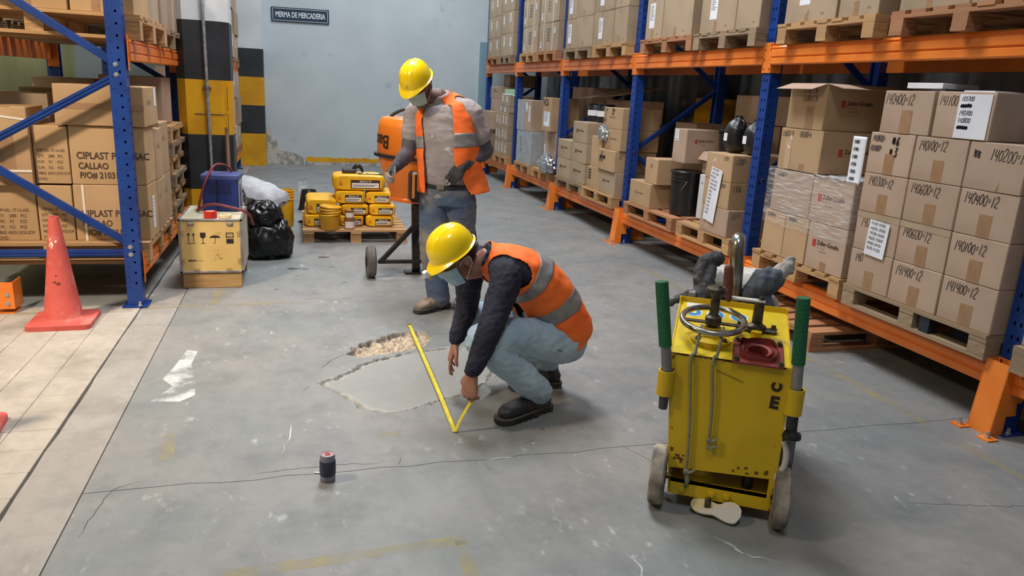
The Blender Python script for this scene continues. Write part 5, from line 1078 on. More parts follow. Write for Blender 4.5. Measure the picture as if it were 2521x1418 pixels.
# ---- pallet with mortar bags
pallet('pale wooden floor pallet under the yellow mortar bags', .035, 1.02, 7.2, 8.35, 0, m_wood, None, 'x', .13, 0, 8, 'pallet', False)
m_mb = mat('mortar_bag', srgb(236, 182, 28), .42, c2=srgb(226, 168, 22), sc=6, bump=.15, bsc=20); m_lblk = mat('bag_label_dark', srgb(66, 44, 38), .5); m_lwht = mat('bag_label_white', srgb(224, 216, 206), .5); m_tri = mat('bag_logo_orange', srgb(214, 116, 26), .5)
def mbag(label, x0, x1, y0, z0, h, depth=.42, rot=0.0, seed=1, wide=False):
    """paper bag lying with its short end towards the aisle"""
    cx, cy = (x0+x1)/2, y0+depth/2; t = thing('mortar_bag', label, 'bag', (cx, cy, z0), group='yellow mortar bags'); M = Matrix.Translation((cx, cy, z0)) @ Matrix.Rotation(rot, 4, 'Z'); W_ = x1-x0; mb = MB()
    def fn(u, v):
        a = 2*PI*u; ca, sa = math.cos(a), math.sin(a); e = .30; px = math.copysign(abs(ca)**e, ca)*W_/2; pz = math.copysign(abs(sa)**(e*1.35), sa)*h/2; y = (v-.5)*2; k = (1-abs(y)**9)**.35 if abs(y) < 1 else 0
        k = .86+.14*k; w_ = 1+.035*noise.noise(Vector((a*1.6+seed, y*2.5, seed)))
        return M @ Vector((px*k*w_, y*depth/2, h/2+pz*k*(w_ if pz > 0 else 1)))
    n, m_ = 44, 18; mb.grid(fn, n, m_, cu=True)
    mb.f.append([i*m_ for i in range(n)]); mb.f.append([i*m_+m_-1 for i in range(n)][::-1]); mb.build('bag_body', m_mb, t, 50)
    FM = M @ frame((0, -depth/2-.002, h/2), (1, 0, 0), (0, 0, 1)); lw = W_*.56; lx = W_*.11
    lb = quadpatch(FM, lx-lw/2, lx+lw/2, -h*.36, h*.20, .0012).build('label_panel', m_lblk, t); quadpatch(FM @ Matrix.Translation((0, 0, .0012)), lx-lw*.46, lx+lw*.46, -h*.31, -h*.0, .001).build('label_field', m_lwht, lb); text('SikaGrout -110', h*.125, FM @ Matrix.Translation((lx, h*.10, .0015)), m_lwht, lb, 'lettering', 'CENTER', .0005, sx=.95)
    for k in (-.12, -.2): quadpatch(FM @ Matrix.Translation((0, 0, .0022)), lx-lw*.42, lx+lw*(.3 if k < -.15 else .4), h*k-.002, h*k+.002, .0008).build('label_line', m_lblk, lb)
    tx = -W_*.36; MB().add([FM @ Vector((tx+p*h*.16, -h*.14+q*h*.26, .001)) for p, q in ((-1, 0), (1, 0), (0, 1.2))], [(0, 1, 2)]).build('triangle_mark', m_tri, t)
    # top panel
    TM = M @ frame((0, -depth*.18, h*1.0), (1, 0, 0), (0, 1, 0)); 
    if wide:
        quadpatch(TM, -.01, .29, -.035, .045, -.006).build('top_panel', m_lblk, t); quadpatch(TM @ Matrix.Translation((0, 0, .007)), .035, .08, -.03, .04, .0005).build('top_panel', m_lwht, t); quadpatch(TM @ Matrix.Translation((0, 0, .007)), .09, .2, -.03, .04, .0005).build('top_panel', mat('bag_pale_green', srgb(196, 204, 176), .5), t); text('30 kg', h*.14, FM @ Matrix.Translation((W_*.46, -h*.2, .001)), m_lblk, t, 'lettering', 'LEFT')
    return t
yb = 7.36
for (x0, x1, y0, z0, h, lab, kw) in ((.05, .33, yb, .131, .115, 'bottom layer, left, behind the small bucket', {}), (.38, .615, yb+.02, .131, .105, 'bottom layer, middle, behind the tins', {}), (.635, .905, yb, .131, .11, 'bottom layer, right', {}), (.07, .36, yb+.02, .247, .15, 'second layer, left, bulging', dict(depth=.5)), (.40, .665, yb+.03, .240, .105, 'second layer, middle', {}), (.67, .925, yb+.0, .244, .105, 'second layer, right', {}), (.35, .635, yb+.04, .350, .125, 'third layer, left', dict(rot=-.03)), (.65, .90, yb+.04, .352, .115, 'third layer, right, below the mixer drum', dict(rot=-.06)), (.325, .83, yb+.06, .478, .15, 'topmost, lying crosswise', dict(wide=True, depth=.36))):
    mbag('yellow mortar bag on the floor pallet, '+lab, x0, x1, y0, z0, h, seed=int(x0*50+z0*90), **kw)
for (x0, x1, z0, lab) in ((.06, .36, .131, 'left'), (.64, .92, .131, 'right')): mbag('yellow mortar bag in the rear row of the floor pallet, '+lab, x0, x1, 7.86, z0, .12, seed=int(x0*33))
t = thing('dark_tool', 'small black tool lying on the topmost mortar bag', 'tool', (.5, 7.6, .63)); MB().box(.42, .56, 7.56, 7.66, .628, .672, .012).build('tool_body', m_dk, t); MB().loft([(.53, 7.6, .67), (.57, 7.59, .70), (.60, 7.6, .685), (.62, 7.6, .645)], [.018, .022, .018, .012]).build('tool_head', m_blkp, t, 60)
# small yellow bucket with stacked lids, tins
t = thing('small_bucket', 'small yellow bucket with a stack of lids on the floor pallet edge', 'bucket', (.29, 7.235, .131)); MB().lathe([(0, 0), (.082, 0), (.085, .004), (.094, .115), (.098, .12), (.098, .128), (.0, .13)], (.285, 7.258, .131), 32).build('pail', m_yb, t, 40)
for i in range(4): MB().lathe([(.0, 0), (.100, 0), (.104, .006), (.104, .014), (.098, .02), (0, .022)], (.287+.004*(i % 2), 7.258, .262+.024*i), 32, Matrix.Rotation(.05*(i-1.5), 4, 'Y')).build('lid', m_yb, t, 40)
text('Sika', .035, frame((.285, 7.165, .19), (1, 0, 0), (0, 0, 1)), m_tri, t, 'lettering')
m_tin = mat('tin_brown', srgb(150, 104, 62), .4, m=.3); m_tinl = mat('tin_label', srgb(208, 196, 190), .5)
for lab, z0, rr, h in (('lower, larger tin with a pale label', .131, .05, .105), ('upper, smaller tin stacked on the larger one', .237, .043, .075)):
    t = thing('paint_tin', 'round tin on the floor pallet edge, '+lab, 'tin', (.47, 7.26, z0), group='tins on the floor pallet'); MB().lathe([(0, 0), (rr, 0), (rr, h-.004), (rr+.002, h), (rr-.006, h), (rr-.01, h-.005), (0, h-.005)], (.468, 7.262, z0), 26).build('can', m_tin, t, 40); MB().lathe([(rr+.0012, h*.12), (rr+.0012, h*.72)], (.468, 7.262, z0), 26, a0=-2.6, a1=-.4).build('label_band', m_tinl, t, 180)
B(.56, .60, 7.1, 7.13, 0, .0).v if False else None
# ---- concrete mixer
m_mix = mat('mixer_orange', srgb(232, 128, 34), .35, c2=srgb(222, 116, 28), sc=3, coat=.2); m_blk = mat('black_steel', srgb(28, 28, 30), .4, c2=srgb(44, 42, 42), sc=12); m_rub = mat('grey_rubber', srgb(104, 98, 94), .8, c2=srgb(80, 76, 72), sc=9)
t = thing('concrete_mixer', 'orange drum concrete mixer on a black wheeled frame', 'concrete mixer', (.95, 6.1, 0)); DX, DY = .905, 6.14
DM = Matrix.Translation((DX, DY, .60)) @ Matrix.Rotation(.05, 4, 'Y')
MB().lathe([(.17, -.015), (.178, .0), (.174, .012), (.215, .11), (.262, .22), (.296, .325), (.298, .335)], (0, 0, 0), 48, DM).build('drum_mouth_cone', m_mix, t, 35)
MB().lathe([(.296, .325), (.330, .328), (.332, .352), (.298, .356)], (0, 0, 0), 48, DM).build('gear_ring', m_blk, t, 30)
MB().lathe([(.298, .345), (.305, .36), (.308, .56), (.302, .60), (.285, .63), (.24, .645), (0, .65)], (0, 0, 0), 48, DM).build('drum_bowl', m_mix, t, 35)
MB().lathe([(.185, -.02), (.19, -.008), (.18, .0), (.17, -.012), (.185, -.02)], (0, 0, 0), 48, DM).build('mouth_rim', mat('mixer_rim', srgb(236, 110, 40), .35), t, 60)
def wrapd(p):   # lettering bent round the bowl, upside down
    a = -3.12-p[0]/.31; return DM @ Vector((.3105*math.cos(a), .3105*math.sin(a), .455-p[1]))
text('Bauker', .145, None, mat('mixer_lettering', srgb(40, 32, 30), .5), t, 'lettering', 'CENTER', .0022, wrap=wrapd)
MB().tube(smooth_path([(DX-.20, DY-.05, 1.235), (DX-.165, DY-.06, 1.275), (DX-.08, DY-.06, 1.315), (DX+.03, DY-.06, 1.325)] + [(DX+.12, DY-.06, 1.30), (DX+.17, DY-.06, 1.235)], 30), .013, 10).build('tilt_hoop', m_blk, t, 180)
bolt(MB(), DM @ Vector((.235*math.cos(-1.75), .235*math.sin(-1.75)-.008, .10)), (0, -1, 0), .010, .012).build('bolt', m_bolt, t)
MB().box(.835, 1.20, 5.78, 5.92, .615, .855, .02).build('motor_housing', m_blk, t); MB().box(.85, .872, 5.772, 5.782, .65, .84, .003).build('housing_stripe', mat('stripe_orange', srgb(196, 128, 62), .5), t)
MB().bar((.925, 5.99, .02), (.925, 6.1, .62), .062, .05).build('post', m_blk, t); MB().box(.83, 1.02, 5.93, 6.03, 0, .018).build('foot_plate', m_blk, t); MB().bar((1.5, 6.3, .02), (1.35, 6.2, .8), .06, .05).build('post', m_blk, t); MB().bar((.92, 6.1, .6), (1.36, 6.2, .78), .05, .05).build('cradle', m_blk, t)
MB().bar((.60, 5.87, .125), (1.48, 5.87, .125), .028, .028).build('axle', m_blk, t); MB().bar((.625, 5.87, .13), (.96, 6.0, .45), .03, .03).build('strut', m_blk, t); MB().bar((1.44, 5.87, .13), (1.15, 6.0, .45), .03, .03).build('strut', m_blk, t); MB().bar((.94, 6.0, .42), (.90, 6.0, .60), .03, .03).build('strut', m_blk, t)
for x in (.545, 1.53):
    W2 = Matrix.Translation((x, 5.87, .128)) @ Matrix.Rotation(PI/2, 4, 'Y'); w_ = MB().lathe([(.05, -.036), (.112, -.036), (.125, -.026), (.128, 0), (.125, .026), (.112, .036), (.05, .036)], (0, 0, 0), 36, W2).build('wheel', m_rub, t, 40); MB().lathe([(0, -.028), (.06, -.028), (.06, .028), (0, .028)], (0, 0, 0), 20, W2).build('hub', m_blk, w_, 40)
# taped can standing on the floor
t = thing('taped_can', 'small grey can wrapped in dark tape, standing on the floor', 'can', (.087, 2.69, 0)); C0 = (.087, 2.69, 0)
MB().lathe([(0, 0), (.0275, 0), (.029, .003), (.0285, .030), (.0285, .084), (.0285, .108), (.0275, .112), (.024, .112), (.0235, .109), (0, .109)], C0, 28).build('can', mat('can_grey', srgb(128, 126, 140), .4, m=.3), t, 40); MB().lathe([(.029, .026), (.0305, .03), (.031, .055), (.0305, .084), (.029, .088)], C0, 28).build('tape_band', mat('tape_navy', srgb(38, 42, 62), .5, c2=srgb(52, 56, 78), sc=60), t, 40)
MB().lathe([(0, .1095), (.0232, .1095), (.0232, .1105), (0, .1112)], C0, 24).build('lid', mat('lid_pink', srgb(176, 132, 132), .5), t, 60); P = [(.087+.009*math.cos(a), 2.69+.009*math.sin(a), .113) for a in [2*PI*i/16 for i in range(16)]]; MB().tube(P, .0015, 6, closed=True).build('pull_ring', mat('ring_red', srgb(188, 92, 84), .4), t, 60)
MB().tube([(.04, 2.752, .004), (.062, 2.742, .004)], .003, 6).build('cigarette_stub', m_paper, None, 60, label='tiny white stub on the floor beside the taped can', cat='stub')
B(1.755, 1.785, 4.95, 4.97, 0, .004).build('red_scrap', m_dirt, None, label='tiny reddish scrap lying on the open floor', cat='scrap')
# ------------------------------------------------------------------ yellow floor-grinding machine (front of machine at the camera)
m_my = mat('machine_yellow', srgb(208, 172, 20), .42, c2=srgb(192, 156, 18), sc=4, lo=.45, hi=.7, c3=srgb(96, 76, 30), sc3=7, lo3=.70, hi3=.75)
m_myt = mat('machine_yellow_lit_top', srgb(218, 190, 30), .45, c2=srgb(206, 178, 34), sc=6, c3=srgb(150, 134, 70), sc3=10, lo3=.64, hi3=.78)  # same paint as the body, base colour lightened as if lit from above, plus dust
m_rust = mat('rust_edge', srgb(84, 60, 34), .8, c2=srgb(120, 90, 30), sc=40); m_chr = mat('worn_chrome', srgb(190, 188, 182), .22, m=.95, c2=srgb(140, 130, 118), sc=14)
m_cast = mat('red_cast', srgb(136, 58, 54), .5, c2=srgb(120, 50, 46), sc=12); m_grn = mat('green_grip', srgb(22, 96, 58), .55, bump=.8, bsc=130); m_oil = mat('oily_steel', srgb(52, 48, 42), .4, m=.4, c2=srgb(90, 80, 60), sc=30)
m_rope = mat('rope', srgb(138, 138, 118), .85, c2=srgb(104, 106, 92), sc=60, stretch=(1, 1, 3)); m_rubw = mat('dusty_wheel', srgb(160, 150, 138), .85, c2=srgb(96, 90, 84), sc=9, lo=.42, hi=.6); m_soot = mat('dusty_black', srgb(50, 50, 54), .7, c2=srgb(76, 76, 80), sc=8); m_gdust = mat('dust_grey_metal', srgb(120, 120, 122), .55, m=.4, c2=srgb(150, 148, 144), sc=10)
m_hose = mat('dust_hose', srgb(188, 184, 176), .7); m_glv = mat('work_glove_grey', srgb(150, 146, 140), .85, c2=srgb(176, 172, 166), sc=9); m_tank = mat('white_tank', srgb(212, 212, 204), .45, c2=srgb(190, 188, 180), sc=6); m_grip = mat('brown_handle', srgb(104, 56, 46), .5)
MO = Vector((1.469, 2.194, 0)); MR = math.radians(-31.7)     # machine frame: x right, y away from the camera
mc = thing('floor_grinder', 'yellow wheeled floor grinding machine with a steel handwheel on top', 'floor machine', tuple(MO), MR); MM = wm(mc)
def mk(mb, name, m, smooth=0, parent=None, label=None):
    o = mb.build(name, m, parent or mc, smooth, local=True); 
    if label: o['label'] = label
    return o
HW = .205; Y0, Y1 = 0.0, .411; ZF, ZB = .611, .70; TI = .05       # body half width, depth, height of the top at front and back
def topz(y): return ZF+(ZB-ZF)*(y-Y0)/(Y1-Y0)
# front sheet, side sheets, top sheet with turned edges
lx = lambda z: -HW+TI*(ZF-z)/(ZF-.05)      # the left side leans in towards the floor
mk(MB().prism([(lx(.158), .158), (HW, .178), (HW, ZF), (-HW, ZF)], Y0, Y0+.006, 'y'), 'front_panel', m_my)
for s in (-1, 1):
    x = s*HW; sp_ = MB().prism([(Y0, .05), (Y1, .05), (Y1, ZB+.022), (Y1-.02, ZB+.022), (Y1-.03, ZB), (Y0, ZF+.002)], min(x, x+s*.006), max(x, x+s*.006), 'x')
    if s < 0: sp_.v = [(v[0]+(lx(v[2])+HW if v[2] < ZF else 0), v[1], v[2]) for v in sp_.v]
    mk(sp_, 'side_panel', m_my)
LS = math.hypot(Y1-Y0, ZB-ZF); RPX, RPV = .097, .068*LS/(Y1-Y0)
tp = MB(); plate(frame((0, Y0, ZF), (1, 0, 0), (0, Y1-Y0, ZB-ZF)), -HW, HW, 0, LS, [(RPX, RPV, .074, .074)], .008, tp); mk(tp, 'top_panel', m_myt)
mk(MB().box(-HW, HW, Y1, Y1+.005, .2, ZB+.02), 'rear_panel', m_my); mk(MB().box(-HW+TI, HW, Y0-.004, Y0+.03, .052, .10), 'front_bumper', m_my); mk(MB().box(-HW+TI, HW, Y0, Y1, .095, .10), 'floor_plate', m_my)
mk(MB().box(HW-.012, HW+.012, Y0-.003, Y0+.004, .06, ZF), 'edge_strip', m_my)
rr = random.Random(8); mb = MB()
for i in range(36):
    x = -HW+2*HW*rr.random(); w_ = rr.uniform(.006, .03)*(2 if x > .08 else 1); mb.box(max(-HW, x-w_), min(HW, x+w_), Y0-.0012, Y0+.001, ZF-rr.uniform(.002, .007), ZF+.0008)
for i in range(26):
    z_ = rr.uniform(.18, .6); x = rr.choice([lx(z_)+rr.uniform(.003, .012), HW-rr.uniform(0, .01)]); mb.box(x-.003, x+.003, Y0-.0012, Y0, z_, z_+rr.uniform(.004, .02))
for i in range(16):
    x = rr.choice([rr.uniform(-.155, -.11), rr.uniform(.04, .19)]); z_ = .178+abs(rr.gauss(0, .02)); mb.box(x-.006*rr.random()-.002, x+.006*rr.random()+.002, Y0-.0012, Y0, z_, z_+rr.uniform(.003, .012))
mk(mb, 'chipped_paint', m_rust)['kind'] = 'stuff'
FMc = MM @ frame((0, Y0-.0022, 0), (1, 0, 0), (0, 0, 1)); m_deq = mat('decal_dark', srgb(46, 32, 20), .6)
for ch, dx, dz, sz in (('E', .170, .475, .062), ('C', .172, .535, .045)): text(ch, sz, FMc @ Matrix.Translation((dx, dz, 0)) @ Matrix.Rotation(-.05 if ch == 'E' else 1.5, 4, 'Z'), m_deq, mc, 'decal', 'CENTER', .003)
quadpatch(FMc @ Matrix.Rotation(-.32, 4, 'Z'), -.215, -.115, .525, .527, .0006).build('scratch', m_rust, mc)
# decals on the top
n_top = Vector((0, -(ZB-ZF)/(Y1-Y0), 1)).normalized()
def TM(x, y, e=.001): return MM @ (frame((x, y, topz(y)), (1, 0, 0), (0, 1, (ZB-ZF)/(Y1-Y0))) @ Matrix.Translation((0, 0, e)))
m_dblue = mat('decal_blue', srgb(40, 130, 190), .5); m_dwht = mat('decal_white', srgb(214, 214, 206), .5)
for x in (-.15, -.062, .026):
    MB().lathe([(0, 0), (.036, 0)], (0, 0, 0), 28, TM(x, .325)).build('decal', m_dwht, mc); MB().lathe([(0, 0), (.030, 0)], (0, 0, 0), 28, TM(x, .325, .0018)).build('decal', m_dblue if x < .05 else m_gdust, mc); quadpatch(TM(x, .325, .0025), -.012, .012, -.010, .012, .0004).build('decal', m_dwht, mc)
quadpatch(TM(-.07, .385), -.11, .0, -.018, .018, .0006).build('decal', m_dwht, mc); quadpatch(TM(-.03, .385, .0016), -.045, .03, -.014, .012, .0006).build('decal', m_cast, mc)
# handwheel on a flanged pedestal
HWC = (-.072, .13); zb_ = topz(HWC[1])
fl_ = mk(MB().lathe([(0, -.02), (.075, -.02), (.078, .006), (.06, .012), (.035, .015), (.032, .05), (.0, .05)], (HWC[0], HWC[1], zb_), 24), 'wheel_pedestal', m_my, 35)
for a in (.6, 2.5, 3.9, 5.6): bolt(MB(), (HWC[0]+.062*math.cos(a), HWC[1]+.062*math.sin(a), zb_+.008), (0, 0, 1), .008, .012).build('bolt', m_oil, mc, local=True)
mk(MB().tube([(HWC[0], HWC[1], zb_), (HWC[0], HWC[1]+.002, zb_+.19)], .017, 14), 'spindle', m_oil, 60)
wz = zb_+.075; P = [(HWC[0]+.112*math.cos(a), HWC[1]+.112*math.sin(a), wz+.018*math.sin(a)) for a in [2*PI*i/48 for i in range(48)]]
hw = mk(MB().tube(P, .0115, 12, closed=True), 'handwheel', m_chr, 180); mk(MB().box(HWC[0]-.112, HWC[0]+.112, HWC[1]-.018, HWC[1]+.004, wz-.012, wz-.004, .002), 'spoke', m_oil); mk(MB().lathe([(.02, -.02), (.03, -.015), (.03, .012), (.02, .02)], (HWC[0], HWC[1], wz), 16), 'hub', m_oil, 40); mk(MB().bar((HWC[0], HWC[1], wz-.008), (HWC[0]+.0, HWC[1]+.112, wz-.004), .02, .008), 'spoke', m_oil)
mk(MB().lathe([(.014, .0), (.02, .01), (.036, .015), (.038, .032), (.03, .04), (.022, .038), (.018, .044), (.0, .046)], (HWC[0], HWC[1], zb_+.165), 20), 'knob', m_oil, 40)
# crank pedestal with lever
CK = (.09, .24); zc = topz(CK[1]); mk(MB().box(CK[0]-.075, CK[0]+.075, CK[1]-.02, CK[1]+.02, zc-.008, zc+.012, .006).lathe([(.0, .0), (.038, .0), (.036, .02), (.02, .03), (.018, .115), (0, .115)], (CK[0], CK[1], zc), 20), 'crank_pedestal', m_oil, 35)
for dx in (-.062, .062): bolt(MB(), (CK[0]+dx, CK[1], zc+.012), (0, 0, 1), .009, .016).build('bolt', m_oil, mc, local=True)
mk(MB().lathe([(0, -.03), (.014, -.03), (.02, -.01), (.02, .012), (0, .014)], (CK[0], CK[1]-.05, zc-.0), 14), 'stop_cap', m_my, 40)
mk(MB().box(CK[0]-.12, CK[0]+.02, CK[1]-.015, CK[1]+.015, zc+.112, zc+.122, .003), 'crank_arm', m_hose); mk(MB().loft([(CK[0]-.115, CK[1]-.015, zc+.115), (CK[0]-.122, CK[1]-.005, zc+.16), (CK[0]-.128, CK[1]+.0, zc+.23)], [.012, .019, .017]), 'crank_grip', m_grip, 60); bolt(MB(), (CK[0]+.005, CK[1], zc+.122), (0, 0, 1), .008, .012).build('bolt', m_oil, mc, local=True)
# red dust port
RP = (.097, .068); RM = frame((RP[0], RP[1], topz(RP[1])), (1, 0, 0), (0, 1, (ZB-ZF)/(Y1-Y0))); mbp = MB(); plate(RM @ Matrix.Translation((0, 0, .008)), -.088, .088, -.085, .085, [(0, 0, .074, .074)], .008, mbp)
for a, b_, c, d in ((-.088, .088, -.085, -.083), (-.088, .088, .083, .085), (-.088, -.086, -.085, .085), (.086, .088, -.085, .085)): mbp.box(a, b_, c, d, 0, .008, 0, RM)
mk(mbp, 'port_flange', m_cast)
mbp = MB()
for s in (1, -1):
    def wall(u, v, s=s):
        a = 2*PI*u; e = .55; ca, sa = math.cos(a), math.sin(a); k = .066 if s > 0 else .050
        x = math.copysign(abs(ca)**e, ca)*k; y = math.copysign(abs(sa)**e, sa)*k; h_ = .020+.010*abs(math.cos(2*a+.78))
        return RM @ Vector((x, y, .004+h_*v))
    mbp.grid(wall, 48, 4, cu=True)
mk(mbp, 'port_collar', m_cast, 40); mk(MB().lathe([(.064, .014), (.042, .018), (.036, .014), (.035, -.07), (0, -.07)], (0, 0, 0), 32, RM), 'port_throat', m_cast, 35)
for x, y in ((-.075, -.07), (.075, -.07), (-.075, .07), (.075, .07)): bolt(MB(), RM @ Vector((x, y, .008)), n_top, .008, .014).build('bolt', m_oil, mc, local=True)
# handles
for s, (xa, xb, xc) in ((-1, (-.213, -.228, -.266)), (1, (.236, .229, .213))):
    yb_ = -.0
    hd = mk(MB().tube([(xa, yb_, .45), (xa, yb_+.0, .53), (xb, yb_+.0, .645), ((xb+xc)/2, yb_, .75)], .019, 14), 'handle_tube', m_gdust, 60)
    mk(MB().tube([(xb, yb_, .632), ((xb+xc)/2, yb_, .75), (xc, yb_, .87)], .0235, 18), 'grip_sleeve', m_grn, 50)
    mk(MB().lathe([(.024, -.05), (.031, -.05), (.031, .045), (.024, .045)], (xa, yb_, .495), 16).box(min(s*HW, xa), max(s*HW, xa), yb_-.012, yb_+.02, .46, .53), 'handle_socket', m_my, 40)
    mk(MB().lathe([(0, -.05), (.016, -.05), (.018, 0), (0, .0)], (xa, yb_-.003, .44), 12), 'socket_knob', m_soot, 40)
mk(MB().lathe([(.014, 0), (.016, -.05), (.032, -.06), (.034, -.075), (0, -.078)], (HW+.04, .0, .43), 16), 'rubber_foot', m_blkp, 40); mk(MB().box(HW+.02, HW+.055, .02, .03, .25, .5), 'side_plate', m_gdust); mk(MB().box(HW+.008, HW+.065, .05, .056, .15, .34, .004), 'side_plate', m_gdust)
mk(MB().tube(smooth_path([(HW+.015, .0, .335), (HW+.03, -.005, .30), (HW+.03, -.008, .24), (HW+.012, -.005, .19), (HW+.03, -.01, .178)], 24), .011, 8), 'side_hose', m_hose, 180); mk(MB().tube([(HW+.035, -.012, .182), (HW+.052, -.02, .165), (HW+.04, -.025, .14)], .004, 6), 'hook_wire', m_wire, 60); mk(MB().tube([(HW+.042, -.024, .142), (HW+.005, -.03, .105)], .005, 6), 'hook_wire', m_cast, 60)
# wheels and axle, inner works
for s, x in ((-1, -HW+TI-.048), (1, HW+.034)):
    WM2 = Matrix.Translation((x, .01 if s < 0 else -.0, .1145)) @ Matrix.Rotation(PI/2, 4, 'Y'); w2 = mk(MB().lathe([(.03, -.027), (.105, -.027), (.113, -.02), (.1145, 0), (.113, .02), (.105, .027), (.03, .027)], (0, 0, 0), 40, WM2), 'wheel', m_rubw, 40); mk(MB().lathe([(0, -.03), (.032, -.03), (.032, .03), (0, .03)], (0, 0, 0), 16, WM2), 'hub', m_oil, 40, w2)
mk(MB().tube([(-HW+TI-.05, .01, .1145), (-HW+TI, .01, .1145)], .012, 10), 'stub_axle', m_oil, 60); mk(MB().tube([(HW, .0, .1145), (HW+.05, .0, .1145)], .012, 10), 'stub_axle', m_oil, 60); mk(MB().lathe([(0, .10), (.07, .10), (.072, .11), (.055, .12), (.045, .145), (0, .145)], (-.06, .1, 0), 24), 'drive_flange', m_my, 35); mk(MB().lathe([(0, .1), (.02, .1), (.02, .155), (.014, .16), (.014, .172), (0, .172)], (.125, .06, 0), 14), 'valve', m_blkp, 40)
for x in (-.11, .0, .055): bolt(MB(), (x, Y0-.004, .078), (0, -1, 0), .009, .01).build('bolt', m_my, mc, local=True)
mk(MB().tube([(-.01, Y0-.004, .055), (-.01, Y0-.035, .04)], .012, 8), 'pedal_stem', m_oil, 60)
# shoe-sole shaped foot pedal
sole = [(0, -.05), (.03, -.048), (.052, -.03), (.06, .0), (.05, .03), (.033, .05), (.03, .075), (.036, .10), (.04, .13), (.03, .165), (.008, .18), (-.018, .175), (-.034, .15), (-.036, .11), (-.028, .07), (-.034, .04), (-.042, .0), (-.034, -.034)]
sole = [tuple(p) for p in crom(sole+[sole[0]], 60)][:-1]; SMx = Matrix.Translation((.07, Y0-.047, .030)) @ Matrix.Rotation(math.radians(76), 4, 'Z') @ Matrix.Diagonal((.72, .80, 1, 1)) @ Matrix.Rotation(math.radians(-30), 4, 'Y') @ Matrix.Rotation(.0, 4, 'X')
mk(MB().prism(sole, 0, .007, 'z', SMx), 'foot_pedal', mat('pedal_cream', srgb(198, 178, 126), .6, c2=srgb(190, 186, 178), sc=9, lo=.45, hi=.56), 40)
# ropes hanging from the handwheel
for (x0, x1, z1, knots) in ((-.122, -.098, .09, ((.155, .013),)), (-.045, -.034, .265, ((.295, .010), (.268, .008)))):
    zt_ = wz-.01; yq = HWC[1]-.11; zf_ = topz(Y0)
    P = [(x0+.012, yq+.06, zt_+.0), (x0+.008, yq+.005, zt_-.02), (x0, yq-.03, topz(yq-.03)+.012), (x0-.006, Y0-.004, ZF+.008), (x0-.010, Y0-.012, ZF-.03), (x0+(x1-x0)*.5, Y0-.011, (ZF+z1)/2), (x1, Y0-.011, z1)]
    rp = mk(MB().tube(smooth_path(P, 60), .0052, 8), 'rope', m_rope, 180)
    for kz, kr in knots:
        k = (x1+(x0-x1)*(kz-z1)/(ZF-z1), Y0-.012, kz); mk(MB().ell(k, (kr, kr*.7, kr*1.1)).tube(smooth_path([(k[0]+.004, k[1], k[2]-.006), (k[0]+.014, k[1]-.006, k[2]+.004), (k[0]+.030, k[1], k[2]+.012)], 10), .005, 6), 'knot', m_rope, 60, rp)
mk(MB().tube([(-.098, Y0-.011, .165), (-.092, Y0-.012, .12), (-.096, Y0-.01, .092)], [.006, .009, .004], 8), 'rope_end', m_rope, 60)
# rear: engine deck, exhaust, tank and the odds and ends lying on it
mk(MB().box(-.17, .20, Y1+.01, .80, .30, .68, .02), 'engine_deck', m_gdust); mk(MB().tube(smooth_path([(.005, .50, .62), (.0, .50, .80), (-.008, .505, .92), (-.008, .53, .955), (-.008, .58, .95)], 30), .028, 16), 'exhaust_stack', m_chr, 60); mk(MB().box(-.17, .15, .57, .79, .68, .80, .04), 'water_tank', m_tank, 40)
mk(MB().box(-.18, -.15, Y1+.01, Y1+.08, .6, .74, .004), 'deck_bracket', m_gdust); 
for s in (-.18, .18):
    WM2 = Matrix.Translation((s, .72, .10)) @ Matrix.Rotation(PI/2, 4, 'Y'); mk(MB().lathe([(0, -.025), (.09, -.025), (.1, 0), (.09, .025), (0, .025)], (0, 0, 0), 28, WM2), 'wheel', m_rubw, 40)
for s in (-.18, .18): mk(MB().box(s-.03, s+.03, .66, .78, .10, .32), 'wheel_fork', m_oil)
def local_pt(x, y, z): return tuple(MM @ Vector((x, y, z)))
t = thing('breathing_mask', 'dark rubber dust mask with straps lying on the yellow machine', 'mask', local_pt(-0.125, 0.480, 0.680)); mb = MB().loft([local_pt(-0.135, 0.460, 0.700), local_pt(-0.125, 0.500, 0.750), local_pt(-0.110, 0.550, 0.810)], [.036, .04, .032]).loft([local_pt(-0.175, 0.450, 0.720), local_pt(-0.225, 0.430, 0.695), local_pt(-0.265, 0.420, 0.680)], [.02, .018, .016]).loft([local_pt(-0.085, 0.460, 0.740), local_pt(-0.055, 0.450, 0.680), local_pt(-0.035, 0.440, 0.640)], [.02, .018, .014]).loft([local_pt(-0.145, 0.490, 0.770), local_pt(-0.135, 0.550, 0.840), local_pt(-0.085, 0.590, 0.855)], [.022, .028, .034])
body('mask_body', mb, .006, m_soot, t, 3, lambda P: .005*nz(P, 40, 2, 2))
t = thing('dust_hose_cuff', 'dark cloth cuff bunched with a grey glove on the machine', 'cloth', local_pt(0.124, 0.540, 0.700)); mb = MB().loft([local_pt(0.075, 0.500, 0.740), local_pt(0.112, 0.540, 0.780), local_pt(0.155, 0.580, 0.800)], [(.042, .05), (.058, .062), (.042, .05)]).loft([local_pt(0.106, 0.520, 0.730), local_pt(0.131, 0.540, 0.660), local_pt(0.143, 0.540, 0.600)], [.042, .042, .03])
body('cuff', mb, .006, mat('cuff_slate', srgb(74, 80, 92), .8, c2=srgb(98, 102, 110), sc=10), t, 3, lambda P: .006*nz(P, 30, 4, 2)); mb = MB().loft([local_pt(0.149, 0.570, 0.790), local_pt(0.174, 0.600, 0.820), local_pt(0.205, 0.620, 0.845)], [(.04, .045), (.034, .038), (.024, .028)])
